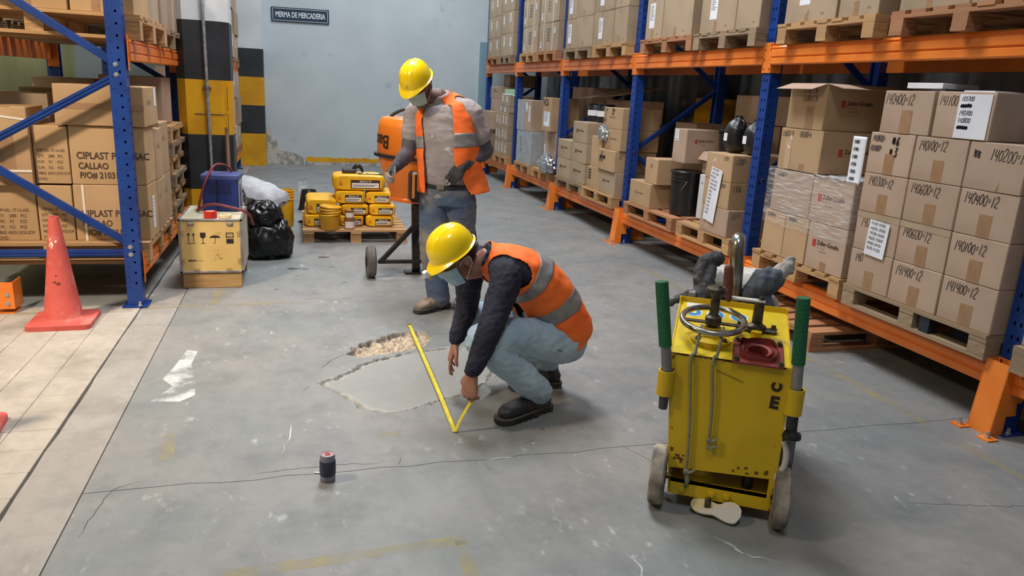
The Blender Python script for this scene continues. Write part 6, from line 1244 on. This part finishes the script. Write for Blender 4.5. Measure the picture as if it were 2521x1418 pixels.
for k in range(4): mb.loft([local_pt(0.193, 0.600+.012*k, 0.830+.012*k), local_pt(0.214, 0.610+.014*k, 0.835+.014*k), local_pt(0.227, 0.610+.016*k, 0.825+.016*k)], [.013, .012, .010])
body('glove', mb, .005, m_glv, t, 2, lambda P: .004*nz(P, 45, 6, 2))
# ------------------------------------------------------------------ people
m_skin = mat('skin_tan', srgb(164, 116, 96), .5, c2=srgb(150, 102, 84), sc=30); m_skind = mat('skin_brown', srgb(112, 76, 64), .5, c2=srgb(100, 66, 56), sc=30); m_hair = mat('hair_black', srgb(24, 22, 24), .5, bump=.5, bsc=160)
m_helm = mat('helmet_yellow', srgb(248, 214, 10), .22, coat=.4); m_mask = mat('surgical_mask', srgb(188, 204, 196), .75, c2=srgb(176, 194, 186), sc=20); m_maskb = mat('surgical_mask_blue', srgb(176, 200, 212), .75, c2=srgb(160, 188, 202), sc=20); m_eyew = mat('eye_white', srgb(225, 220, 214), .3); m_iris = mat('iris_dark', srgb(40, 26, 20), .2)
m_vest = mat('vest_orange', srgb(255, 124, 52), .7, c2=srgb(250, 108, 38), sc=5, bump=.25, bsc=260); m_refl = mat('reflective_band', srgb(150, 150, 154), .45, m=.25, c2=srgb(132, 132, 136), sc=18)
m_tee = mat('tee_grey', srgb(160, 152, 154), .85, c2=srgb(144, 136, 140), sc=7, c3=srgb(196, 190, 186), sc3=14, lo3=.66, hi3=.72, bump=.2, bsc=120); m_slv = mat('sleeve_dark', srgb(74, 70, 80), .8, c2=srgb(92, 88, 96), sc=9, bump=.2, bsc=150); m_nvy = mat('sweater_navy', srgb(28, 30, 46), .85, c2=srgb(36, 38, 56), sc=9, bump=.2, bsc=200)
m_jl = mat('jeans_light', srgb(174, 197, 216), .85, c2=srgb(156, 181, 204), sc=5, bump=.25, bsc=260); m_jd = mat('jeans_dusty', srgb(76, 92, 120), .85, c2=srgb(132, 126, 118), sc=4, lo=.46, hi=.66, bump=.25, bsc=260); m_seam = mat('jeans_seam', srgb(96, 114, 138), .85)
m_boot = mat('boot_black', srgb(40, 40, 46), .45, c2=srgb(96, 98, 104), sc=7, lo=.5, hi=.7); m_boots = mat('boot_sole', srgb(36, 35, 36), .7, c2=srgb(70, 68, 66), sc=9); m_boott = mat('boot_dusty_tan', srgb(128, 112, 98), .8, c2=srgb(164, 150, 136), sc=9); m_welt = mat('welt_grey', srgb(92, 90, 88), .7); m_gl = mat('glove_black', srgb(50, 48, 52), .8, c2=srgb(70, 68, 70), sc=14); m_glw = mat('glove_pale', srgb(172, 170, 168), .75, c2=srgb(120, 118, 118), sc=22)
def V(*a): return Vector(a)
class Torso:
    """trunk swept along the spine; keys = (centre, half width, front depth, back depth); lat = the person's left"""
    def __init__(s, keys, lat, n=80):
        A = np.array([[*k[0], k[1], k[2], k[3]] for k in keys]); s.S = crom(A, n); s.n = n; s.l = Vector(lat).normalized()
    def at(s, t):
        x = min(max(t, 0), 1)*(s.n-1); i = min(int(x), s.n-2); u = x-i; q = s.S[i]*(1-u)+s.S[i+1]*u; tg = Vector((s.S[i+1]-s.S[i])[:3]).normalized()
        l = (s.l-tg*s.l.dot(tg)).normalized(); return Vector(q[:3]), tg, l, l.cross(tg), q[3], q[4], q[5]
    def P(s, t, th, off=0.0, pw=2.35):
        c, tg, l, f, a, b_, k = s.at(t); e = 2/pw; sn, cs = math.sin(th), math.cos(th)
        return c+l*(a+off)*math.copysign(abs(sn)**e, sn)+f*((b_ if cs > 0 else k)+off)*math.copysign(abs(cs)**e, cs)
    def solid(s, mb, t0=0.0, t1=1.0, off=0.0, nu=36, nv=44):
        k = len(mb.v); mb.grid(lambda u, v: s.P(t0+(t1-t0)*v, 2*PI*u, off), nu, nv, cu=True)
        mb.f.append([k+i*nv for i in range(nu)]); mb.f.append([k+i*nv+nv-1 for i in range(nu)][::-1]); return mb
def hand_shape(mb, wrist, d, p, left, curl=(.5, .7, .5), tcurl=.5, s=1.0, fat=1.0, spread=.06, tout=.75, curls=None):
    """palm, four unequal jointed fingers and a thumb; d = finger direction, p = palm normal"""
    w_ = Vector(wrist); d = Vector(d).normalized(); p = Vector(p); p = (p-d*p.dot(d)).normalized(); th = p.cross(d) if left else d.cross(p)
    mb.loft([w_-d*.02*s, w_+d*.02*s, w_+d*.055*s, w_+d*.088*s], [(.025*s*fat, .020*s*fat), (.031*s*fat, .019*s*fat), (.040*s*fat, .017*s*fat), (.041*s*fat, .0135*s*fat)], p, 16, power=2.4)
    for i, (o, ln, r) in enumerate(((.031, .072, .0088), (.0105, .080, .0092), (-.0105, .074, .0088), (-.030, .058, .0078))):
        b_ = w_+d*(.088-(.004 if i in (0, 2) else (.012 if i == 3 else 0)))*s+th*o*s; a = 0; pts = [b_-d*.02*s, b_]; c_ = curls[i] if curls else curl
        for k, f_ in enumerate((.46, .30, .24)):
            a += c_[k]; dr = (d*math.cos(a)+p*math.sin(a)+th*(spread*(1.5-i)*.5)).normalized(); pts.append(pts[-1]+dr*ln*f_*s)
        Q = [pts[0]]
        for k in range(1, len(pts)): Q += [pts[k-1].lerp(pts[k], .55), pts[k]]
        mb.loft([tuple(q) for q in Q], [r*s*fat*(1.04 if k % 2 == 0 else .97)*(1-.03*k) for k in range(len(Q))], th, 10, m=len(Q)*3)
    b_ = w_+d*.022*s+th*.026*s-p*-.004*s; d1 = (d*.62+th*tout+p*.25).normalized(); d2 = (d*.9+th*(tout*.45)+p*tcurl).normalized(); d3 = (d*.95+th*.05+p*(tcurl+.25)).normalized()
    q1 = b_+d1*.036*s; q2 = q1+d2*.032*s; q3 = q2+d3*.024*s
    mb.loft([tuple(b_-d1*.012*s), tuple(b_), tuple(q1), tuple(q2), tuple(q3)], [.015*s*fat, .0155*s*fat, .012*s*fat, .0105*s*fat, .009*s*fat], p, 10)
def head_shape(mb, M, neck):
    R = M.to_3x3(); T = lambda *a: M @ Vector(a)
    mb.ell(T(0, -.012, .035), (.076, .096, .092), M); mb.ell(T(0, .020, -.012), (.066, .072, .088), M)
    mb.loft([T(0, .02, -.03), T(0, .045, -.07), T(0, .062, -.100)], [(.060, .058), (.050, .040), (.024, .020)], R @ Vector((0, 1, 0)), 16)
    mb.loft([T(0, .083, .028), T(0, .098, .0), T(0, .104, -.022)], [(.010, .010), (.012, .013), (.017, .013)], R @ Vector((0, 1, 0)), 10)
    mb.loft([T(-.048, .070, .030), T(0, .086, .032), T(.048, .070, .030)], [.011, .011, .011], R @ Vector((0, 0, 1)), 10)
    for s in (-1, 1):
        mb.ell(T(s*.043, .058, -.022), (.022, .022, .020), M)
        E_ = M @ Matrix.Translation((s*.078, -.008, -.005)) @ Matrix.Rotation(s*.35, 4, 'Z'); mb.ell(E_.translation, (.009, .020, .032), E_); mb.ell(E_ @ Vector((s*.004, -.006, .012)), (.007, .013, .016), E_)
    mb.loft([T(0, -.030, -.02), T(0, -.035, -.09), neck], [(.052, .058), (.050, .054), (.060, .060)], R @ Vector((0, 1, 0)), 18)
def head_parts(M, root, bodyo, hairlen, maskm, loops=True):
    R = M.to_3x3(); T = lambda *a: M @ Vector(a)
    for s in (-1, 1):
        e = MB().ell(T(s*.032, .0735, .008), (.013, .013, .011), M).build('eye', m_eyew, bodyo, 180); MB().ell(T(s*.032, .0835, .004), (.006, .004, .006), M, 10, 6).build('iris', m_iris, e, 180) if False else None
        MB().grid(lambda u, v, s=s: T(s*.032+.0155*math.cos(PI*u)*1.0, .0735+.0155*math.sin(PI*u)*math.cos((v-.15)*1.15), .008+.0135*math.sin((v-.15)*1.15)*math.sin(PI*u)+.001), 10, 6).build('eyelid', bodyo.data.materials[0], bodyo, 180)
        MB().loft([T(s*.014, .088, .030), T(s*.034, .084, .036), T(s*.052, .070, .030)], [.004, .005, .003], R @ Vector((0, 0, 1)), 8).build('eyebrow', m_hair, bodyo, 180)
    def hk(u, v):
        a = 2*PI*u; b_ = PI*(v-.5); x, y, z = math.cos(b_)*math.sin(a), math.cos(b_)*math.cos(a), math.sin(b_); p = (.082*x, -.014+.101*y, .034+.096*z); return p
    hb = MB(); hb.grid(lambda u, v: T(*hk(u, v)), 48, 40, cu=True, keep=lambda u, v: (lambda p: p[2] > (.062 if p[1] > .045 else (.028 if p[1] > .022 else (.012 if p[1] > .004 else hairlen))))(hk(u, v)))
    hb.build('hair', m_hair, root, 180, solid=.004)
    # mask: pleated sheet from the nose bridge to under the chin
    def mk_(u, v):
        a = (u-.5)*2.45; z = .002-.098*v; rx = .074-.012*v; fy = .100*(1-.0*v) if v < .3 else .100-.022*(v-.3)/.7
        k = math.cos(a); pl_ = .0025*math.sin(v*19)*(abs(a) < 1.0); y = .008+(fy)*max(k, 0)**.75+pl_; x = rx*math.sin(a)*1.06
        nose = .016*math.exp(-(a/.28)**2)*(1-min(1, abs(v-.22)/.3)); zz_ = z+.012*math.exp(-(a/.22)**2)*(v < .1)-(.0)*v
        return T(x, y+nose, zz_)
    mk2 = MB().grid(mk_, 34, 22).build('face_mask', maskm, root, 180, solid=.002)
    for s in (-1, 1):
        MB().tube(smooth_path([T(s*.075, .036, -.005), T(s*.083, .012, .018), T(s*.090, -.018, .012), T(s*.086, -.020, -.022), T(s*.076, .004, -.05), T(s*.064, .034, -.088)], 20), .0016, 6).build('ear_loop', m_paper, mk2, 180)
def helmet(M, root, clip=False):
    """hard hat; M: rim centre, x right, y forward, z up"""
    hb = MB(); T = lambda *a: M @ Vector(a)
    def fn(u, v):
        a = 2*PI*u; c, s = math.sin(a), math.cos(a)          # s>0 forward
        if v <= .82:
            e = PI/2*(1-v/.82); r_ = math.cos(e)**.78; z = .128*math.sin(e)**.92; rid = .005*math.exp(-((c*r_*.105)/.014)**2)*(e > .25)+.003*math.exp(-((abs(c*r_*.105)-.038)/.008)**2)*(e > .3)
            return T((.104+rid*.3)*c*r_, (.126)*s*r_, z+rid)
        q = (v-.82)/.18; f_ = max(0, (s-.45)/.55); ext = .014+.038*f_**1.1; return T((.104+.014*q)*c, (.126+(ext if s > 0 else .012)*q)*s, -.002-.006*q-.018*q*f_)
    hb.grid(fn, 84, 40, cu=True, cv=False); hb.f = [q for q in hb.f]
    h = hb.build('helmet', m_helm, root, 180, solid=.003)
    MB().grid(lambda u, v: T(.088*math.sin(2*PI*u), .108*math.cos(2*PI*u), -.026+.032*v), 40, 3, cu=True).build('headband', m_dk, h, 180, solid=.003)
    MB().tube(smooth_path([T(-.086, -.03, -.01), T(-.07, -.10, -.035), T(0, -.128, -.045), T(.07, -.10, -.035), T(.086, -.03, -.01)], 24), .008, 8).build('neck_strap', m_dk, h, 180)
    if clip: MB().box(-.016, .016, .172, .196, -.028, .006, .003, M).build('clip', m_paper, h); MB().box(-.005, .005, .168, .182, -.05, -.026, .002, M).build('clip_tab', m_helm, h)
    else: MB().box(-.012, .012, .1275, .1305, .03, .05, .001, M @ Matrix.Rotation(0, 4, 'X')).build('moulded_mark', m_helm, h)
    MB().box(-.016, .016, -.128, -.122, .010, .030, .001, M).build('sticker', m_paper, h)
    return h
def boot(root, heel, toe, z0, up, m, sole_h=.03, pitch=0.0, name='boot'):
    """work boot from heel to toe point on the ground; up = ankle point the shaft leads to"""
    h, t_ = Vector((*heel, z0)), Vector((*toe, z0)); f = (t_-h); L_ = f.length; f.normalize(); M = frame(h, f, Vector((0, 0, 1)).cross(f)) @ Matrix.Rotation(-pitch, 4, 'Y'); T = lambda *a: M @ Vector(a); R = M.to_3x3(); zu_ = R @ Vector((0, 0, 1))
    mb = MB().loft([T(.035, 0, .055), T(.10, 0, .062), T(.17, 0, .058), T(L_-.075, 0, .052), T(L_-.045, 0, .046)], [(.036, .040), (.036, .046), (.042, .040), (.047, .032), (.040, .028)], zu_, 18, power=2.5)
    a = Vector(up); mb.loft([T(.055, 0, .06), T(.065, 0, .10), tuple(T(.065, 0, .12).lerp(a, .55))], [(.040, .046), (.041, .050), (.043, .050)], R @ Vector((1, 0, 0)), 16)
    b_ = body(name, mb, .006, m, root, 3, lambda P: .0022*nz(P, 50, 3, 2))
    out = [(0.0, -.026), (.02, -.038), (.09, -.034), (.15, -.042), (L_-.07, -.052), (L_-.03, -.046), (L_-.004, -.024), (L_, 0)]; out = out+[(x, -y) for x, y in out[:-1]][::-1]; out = [tuple(p) for p in crom(out+[out[0]], 48)][:-1]
    MB().prism(out, .006, sole_h, 'z', M).build('sole', m_boots, b_, 40); MB().prism([(x*1.0+(.002 if x > .1 else -.002), y*1.05) for x, y in out], sole_h-.003, sole_h+.002, 'z', M).build('welt', m_welt, b_, 40)
    for i in range(9):
        x = .012+i*(L_-.02)/9; w_ = .036 if x < .1 else (.046 if x < L_-.06 else .036)
        for s in (-1, 1): MB().box(x, x+(L_/9)*.55, s*w_-.012, s*w_+.006, 0, .010, 0, M).build('tread', m_boots, b_) if s*0 == 0 and i % 1 == 0 else None
    for i in range(4):
        x = .115+.022*i; z = .108-.014*i; MB().tube(smooth_path([T(x, -.030, z-.012), T(x+.008, 0, z+.002), T(x, .030, z-.012)], 8), .003, 6).build('lace', m_soot, b_, 180)
    return b_
def fold(scale, amp, seed, stretch=(1, 1, 1), ridge=.5):
    s = np.array(stretch)
    def f(P):
        n = nz(P*s, scale, seed, 2); r_ = 1-np.abs(nz(P*s, scale*1.6, seed+2, 2))*1.6; return amp*((1-ridge)*n+ridge*r_)
    return f
# ================================================================== crouching worker
cw = thing('person', 'crouching worker in orange vest and light jeans measuring with a yellow tape', 'person', (1.06, 3.25, 0))
f_ = V(-.92, -.39, 0).normalized(); lt = V(.39, -.92, 0).normalized()
TC = Torso([(V(1.265, 3.35, .345), .150, .10, .09), (V(1.205, 3.325, .42), .175, .12, .115), (V(1.13, 3.30, .545), .175, .115, .12), (V(1.045, 3.29, .635), .178, .105, .115), (V(.96, 3.285, .685), .180, .10, .105), (V(.885, 3.285, .718), .150, .085, .085), (V(.835, 3.285, .745), .075, .065, .065), (V(.81, 3.285, .757), .058, .058, .058)], lt)
HM = frame((.690, 3.262, .752), tuple(V(-.80, -.30, -.52).normalized().cross(V(-.49, -.17, .855))), V(-.80, -.30, -.52)); 
Lsh, Lel, Lwr = V(.895, 3.135, .685), V(.795, 3.015, .475), V(.716, 2.985, .285); Rsh, Rel, Rwr = V(.80, 3.43, .69), V(.80, 3.50, .45), V(.735, 3.43, .28)
Lhip, Lkn, Lan = V(1.175, 3.215, .345), V(.772, 3.06, .415), V(1.085, 3.155, .125); Rhip, Rkn, Ran = V(1.16, 3.43, .335), V(.85, 3.545, .385), V(1.22, 3.475, .11)
bd = MB(); TC.solid(bd, 0.05, .97, -.03); head_shape(bd, HM, V(.845, 3.285, .735))
for a, b_, c in ((Lsh, Lel, Lwr), (Rsh, Rel, Rwr)): bd.loft([a, a.lerp(b_, .5), b_, b_.lerp(c, .35), c], [.040, .038, .034, .034, .025], (0, 1, 0), 12)
for a, b_, c in ((Lhip, Lkn, Lan), (Rhip, Rkn, Ran)): bd.loft([a, b_.lerp(a, .1), b_, b_.lerp(c, .4), c], [.055, .045, .045, .04, .03], (0, 1, 0), 12)
hand_shape(bd, Lwr, (-.10, .02, -1), (.75, .66, -.05), True, curl=(.62, .95, .7), tcurl=.8, s=1.06, tout=.5)
hand_shape(bd, Rwr, (-.30, -.05, -.95), (.9, -.15, -.3), False, curls=[(.12, .2, .15), (.22, .28, .2), (.32, .3, .2), (.42, .35, .2)], tcurl=.25, s=.98, spread=.10)
bo = body('body', bd, .0042, m_skin, cw, 2); head_parts(HM, cw, bo, -.045, m_maskb)
HC = frame(HM @ V(0, .004, .048), HM.to_3x3() @ V(1, 0, 0), HM.to_3x3() @ V(0, 1, 0)) @ Matrix.Rotation(math.radians(-3), 4, 'X'); helmet(HC @ Matrix.Scale(.90, 4), cw, True)
sw = MB(); TC.solid(sw, .02, .955, .004)
sw.loft([V(.90, 3.20, .70), Lsh, Lsh.lerp(Lel, .5), Lel, Lel.lerp(Lwr, .5), Lwr+V(.006, 0, .03)], [.075, .076, .064, .056, .049, .040], (0, 1, 0), 18); sw.loft([V(.85, 3.38, .70), Rsh, Rsh.lerp(Rel, .5), Rel, Rel.lerp(Rwr, .5), Rwr+V(.004, 0, .03)], [.075, .074, .062, .055, .048, .040], (0, 1, 0), 18)
body('sweater', sw, .007, m_nvy, cw, 4, fold(22, .006, 3, (1, 1, .8)))
jn = MB(); jn.loft([V(1.245, 3.35, .31), V(1.20, 3.33, .37), V(1.15, 3.31, .46)], [(.165, .12), (.175, .13), (.165, .115)], f_, 24)
jn.loft([V(1.205, 3.24, .325), Lhip, Lhip.lerp(Lkn, .5)+V(0, 0, .02), Lkn.lerp(Lhip, .08), Lkn+V(-.012, 0, .0)], [(.105, .105), (.105, .105), (.088, .090), (.072, .075), (.062, .066)], (0, 0, 1), 20); jn.loft([Lkn+V(.0, 0, .005), Lkn.lerp(Lan, .25), Lkn.lerp(Lan, .6)+V(.008, 0, -.01), Lan+V(.006, 0, -.01)], [.070, .072, .070, .064], (0, 1, 0), 20)
jn.loft([V(1.19, 3.41, .31), Rhip, Rhip.lerp(Rkn, .5), Rkn.lerp(Rhip, .08), Rkn], [.105, .105, .088, .072, .062], (0, 0, 1), 18); jn.loft([Rkn, Rkn.lerp(Ran, .3), Rkn.lerp(Ran, .65), Ran+V(.02, 0, .03)], [.068, .07, .067, .060], (0, 1, 0), 18)
body('jeans', jn, .008, m_jl, cw, 3, lambda P: fold(9, .007, 7, (1.6, .8, 1.2), .55)(P)+fold(24, .0032, 15, (1.4, .8, 1.2), .6)(P))
MB().tube(smooth_path([V(1.18, 3.11, .33), V(1.08, 3.085, .365), V(.98, 3.06, .40), V(.86, 3.03, .43), V(.78, 3.0, .445)], 24), .003, 6).build('side_seam', m_seam, cw, 180)
boot(cw, (1.165, 3.205), (.862, 3.062), 0.0, Lan+V(0, 0, .03), m_boot); boot(cw, (1.315, 3.475), (1.03, 3.455), 0.0, Ran+V(.02, 0, .05), m_boot)
def vest(T_, root, t0, t1, hole, op, bands, offf, wr, name='vest'):
    def off(t, th): return offf(t, th)
    def inn(t, th):
        a = abs(th)
        if op and a < op(t, th): return False
        c, dt, da, w_ = hole; return ((t-c)/dt)**2+((a-w_)/da)**2 > 1
    def build_(nm, m, ta, tb, e, nu, nv, thick):
        mb = MB(); fn = lambda u, v: (lambda t, th: T_.P(t, th, off(t, th)+e+wr*noise.noise(T_.P(t, th)*11)+wr*.6*noise.noise(T_.P(t, th)*Vector((17, 17, 30))), 2.3))(ta+(tb-ta)*v, -PI+2*PI*u)
        mb.grid(fn, nu, nv, cu=True, keep=lambda u, v: inn(ta+(tb-ta)*v, -PI+2*PI*u)); return mb.build(nm, m, root if nm == name else vo, 180, solid=thick)
    vo = build_(name, m_vest, t0, t1, 0, 132, 90, .003)
    md = vo.modifiers.new('soft', 'SMOOTH'); md.iterations = 2; vo.modifiers.move(1, 0)
    for a, b_ in bands: build_('reflective_band', m_refl, a, b_, .0035, 132, 10, .0015)
    return vo
vest(TC, cw, .02, .93, (.70, .17, .62, 1.35), lambda t, th: .16 if t > .2 else .2, ((.23, .30), (.43, .51)), lambda t, th: .014+.020*max(0, (.22-t)/.22)+.012*max(0, math.cos(th))*(t < .5), .010)
# steel tape: case in the hand, blade down to the floor and away along it
m_tapey = mat('tape_blade', srgb(222, 208, 70), .35, c2=srgb(206, 190, 60), sc=30); m_case = mat('tape_case', srgb(222, 224, 226), .35)
t = thing('tape_measure', 'steel tape measure, blade unrolled across the patched floor', 'tape measure', (.70, 2.98, 0)); CMx = frame((.768, 2.998, .196), V(.60, -.1, .66), V(-.66, .1, .60)); MB().box(-.036, .036, -.03, .03, -.019, .019, .01, CMx).build('case', m_case, t, 40); MB().box(-.030, .030, -.022, .022, -.0205, .0205, .006, CMx).build('case_inset', m_case, t, 40)
def blade(P, w_, sideways):
    mb = MB(); P = [Vector(p) for p in smooth_path(P, 30)]; sd = Vector(sideways).normalized(); 
    mb.grid(lambda u, v: P[min(29, int(round(u*29)))]+sd*w_*(v-.5)+V(0, 0, .0025*abs(v-.5)*2), 30, 5); return mb.build('blade', m_tapey, t, 180, solid=.0006)
bl = blade([(.656, 3.012, .003), (.660, 3.4, .010), (.666, 4.0, .010), (.671, 4.5, .006), (.672, 4.58, .006)], .021, (1, 0, 0)); blade([(.656, 3.012, .004), (.674, 3.014, .05), (.712, 3.012, .125), (.740, 3.008, .165)], .019, (.35, -.94, 0))
MB().box(.66, .684, 4.578, 4.582, 0, .014).build('hook', m_steel, t)
mb = MB()
for i in range(60): y = 3.03+.0255*i; x = .656+(y-3.012)*.0102; mb.box(x-.010, x-.010+(.010 if i % 5 == 0 else .005), y, y+.0012, .0135, .0138)
mb.build('graduation', m_ink, bl)
# ================================================================== standing worker
sn = thing('person', 'standing worker in dusty jeans, grey shirt and open orange vest', 'person', (.98, 4.97, 0))
f2 = V(-.5, -.866, 0).normalized(); lt2 = V(.866, -.5, 0).normalized()
TS = Torso([(V(.975, 4.97, .74), .165, .115, .12), (V(.972, 4.965, .83), .172, .125, .12), (V(.965, 4.955, .95), .170, .135, .11), (V(.955, 4.95, 1.09), .175, .14, .11), (V(.945, 4.96, 1.22), .185, .135, .115), (V(.93, 4.975, 1.33), .185, .115, .11), (V(.92, 4.98, 1.395), .155, .085, .09), (V(.905, 4.97, 1.435), .075, .065, .066), (V(.895, 4.965, 1.46), .060, .058, .060)], lt2)
fh, uh = V(-.53, -.58, -.58).normalized(), V(-.45, -.54, .715).normalized(); HS = frame((.750, 4.905, 1.502), tuple(fh.cross(uh)), fh)
L2s, L2e, L2w = V(1.085, 4.91, 1.345), V(1.225, 4.965, 1.10), V(1.035, 4.80, 1.005); R2s, R2e, R2w = V(.765, 5.06, 1.32), V(.705, 5.00, 1.07), V(.608, 4.865, .985)
LH, LK, LA = V(1.053, 4.935, .76), V(1.105, 5.01, .42), V(1.15, 5.08, .10); RH, RK, RA = V(.895, 5.0, .76), V(.868, 4.94, .42), V(.925, 4.94, .10)
bd = MB(); TS.solid(bd, .05, .97, -.03); head_shape(bd, HS, V(.90, 4.968, 1.43))
for a, b_, c in ((L2s, L2e, L2w), (R2s, R2e, R2w)): bd.loft([a, a.lerp(b_, .5), b_, b_.lerp(c, .35), c], [.042, .040, .036, .036, .026], (0, 1, 0), 12)
for a, b_, c in ((LH, LK, LA), (RH, RK, RA)): bd.loft([a, a.lerp(b_, .5), b_, b_.lerp(c, .4), c], [.06, .055, .045, .045, .03], (0, 1, 0), 12)
HL = dict(wrist=L2w, d=(-.70, -.30, -.65), p=(.1, .9, -.35), left=True, curl=(.35, .45, .3), tcurl=.35); HR = dict(wrist=R2w, d=(-.70, -.50, -.52), p=(.45, -.55, -.6), left=False, curl=(.75, .9, .6), tcurl=.7, tout=.55)
for h in (HL, HR): hand_shape(bd, h['wrist'], h['d'], h['p'], h['left'], curl=h['curl'], tcurl=h['tcurl'], s=.96, tout=h.get('tout', .75))
bo = body('body', bd, .0042, m_skind, sn, 2); head_parts(HS, sn, bo, -.05, m_mask)
HC2 = frame(HS @ V(0, .004, .050), HS.to_3x3() @ V(1, 0, 0), HS.to_3x3() @ V(0, 1, 0)) @ Matrix.Rotation(math.radians(-4), 4, 'X'); helmet(HC2 @ Matrix.Scale(.92, 4), sn)
for h, lab in ((HL, 'left'), (HR, 'right')):
    g = MB(); d = Vector(h['d']).normalized(); g.loft([Vector(h['wrist'])-d*.035, Vector(h['wrist'])-d*.01, Vector(h['wrist'])+d*.02], [.034, .032, .033], h['p'], 14); hand_shape(g, h['wrist'], h['d'], h['p'], h['left'], curl=h['curl'], tcurl=h['tcurl'], s=1.0, fat=1.16, tout=h.get('tout', .75)); go = body('glove', g, .0042, m_gl, sn, 2)
    # pale rubber coating on the palm and finger tips
    me = go.data; me.materials.append(m_glw); w0 = wm(sn) 
    pc = np.empty(len(me.polygons)*3); me.polygons.foreach_get('center', pc); pc = pc.reshape(-1, 3)+np.array(w0.translation); nn_ = np.empty(len(me.polygons)*3); me.polygons.foreach_get('normal', nn_); nn_ = nn_.reshape(-1, 3)
    p_ = Vector(h['p']); p_ = np.array((p_-d*p_.dot(d)).normalized()); rel = (pc-np.array(h['wrist'])); al = rel@np.array(d); sel = ((nn_@p_ > .25) & (al > .03)) | ((al > (.135 if lab == 'left' else .095)))
    me.polygons.foreach_set('material_index', sel.astype(np.int32))
sh = MB(); TS.solid(sh, .06, .955, .004)
sh.loft([V(1.0, 4.94, 1.35), L2s, L2s.lerp(L2e, .35), L2s.lerp(L2e, .58)], [.085, .085, .080, .078], (0, 1, 0), 18); sh.loft([V(.85, 5.02, 1.34), R2s, R2s.lerp(R2e, .35), R2s.lerp(R2e, .55)], [.080, .078, .072, .072], (0, 1, 0), 18)
body('t_shirt', sh, .007, m_tee, sn, 3, lambda P: fold(5, .006, 5, (.6, .6, 2.0), .5)(P)+.0018*nz(P, 24, 8, 2))
for a, b_, c, nm in ((L2s, L2e, L2w, 'l'), (R2s, R2e, R2w, 'r')):
    s = MB(); s.loft([a.lerp(b_, .35), a.lerp(b_, .7), b_, b_.lerp(c, .4), c+(b_-c)*.06], [.060, .056, .052, .048, .036], (0, 1, 0), 18); body('arm_sleeve', s, .006, m_slv, sn, 3, fold(32, .0035, 4, (1, 1, 1), .5))
jn = MB(); TS.solid(jn, .0, .17, .008); jn.loft([V(1.02, 4.95, .78), LH, LH.lerp(LK, .5), LK, LK.lerp(LA, .5), LA+V(0, 0, -.02)], [.10, .108, .094, .080, .074, .076], (0, 1, 0), 20); jn.loft([V(.93, 4.98, .78), RH, RH.lerp(RK, .5), RK, RK.lerp(RA, .5), RA+V(0, 0, -.015)], [.10, .108, .096, .082, .076, .080], (0, 1, 0), 20)
body('jeans', jn, .008, m_jd, sn, 3, fold(8, .006, 9, (1, 1, 1.8), .5))
MB().grid(lambda u, v: TS.P(.165+.03*v, 2*PI*u, .012), 60, 4, cu=True).build('belt', m_blkp, sn, 180, solid=.003)
bk = TS.P(.18, -.0, .016); MB().box(-.026, .026, -.016, .016, 0, .004, .002, frame(bk, tuple(lt2), (0, 0, 1))).build('buckle', m_chr, sn)
boot(sn, (1.005, 4.985), (.745, 4.835), 0.0, RA+V(0, 0, .03), m_boott); boot(sn, (1.19, 5.13), (1.05, 4.87), 0.0, LA+V(0, 0, .03), m_boott)
vest(TS, sn, .12, .935, (.70, .145, .52, 1.52), lambda t, th: (.46-.02*max(0, t-.6)/.3+.75*max(0, (.33-t)/.22)) if th > 0 else .50-.05*max(0, t-.6)/.3, ((.40, .475),), lambda t, th: .016+(.11*max(0, (.55-t)/.45)**1.4*math.exp(-((th-2.1)/.7)**2) if th > 0 else .02*max(0, (.5-t)/.4)), .008)
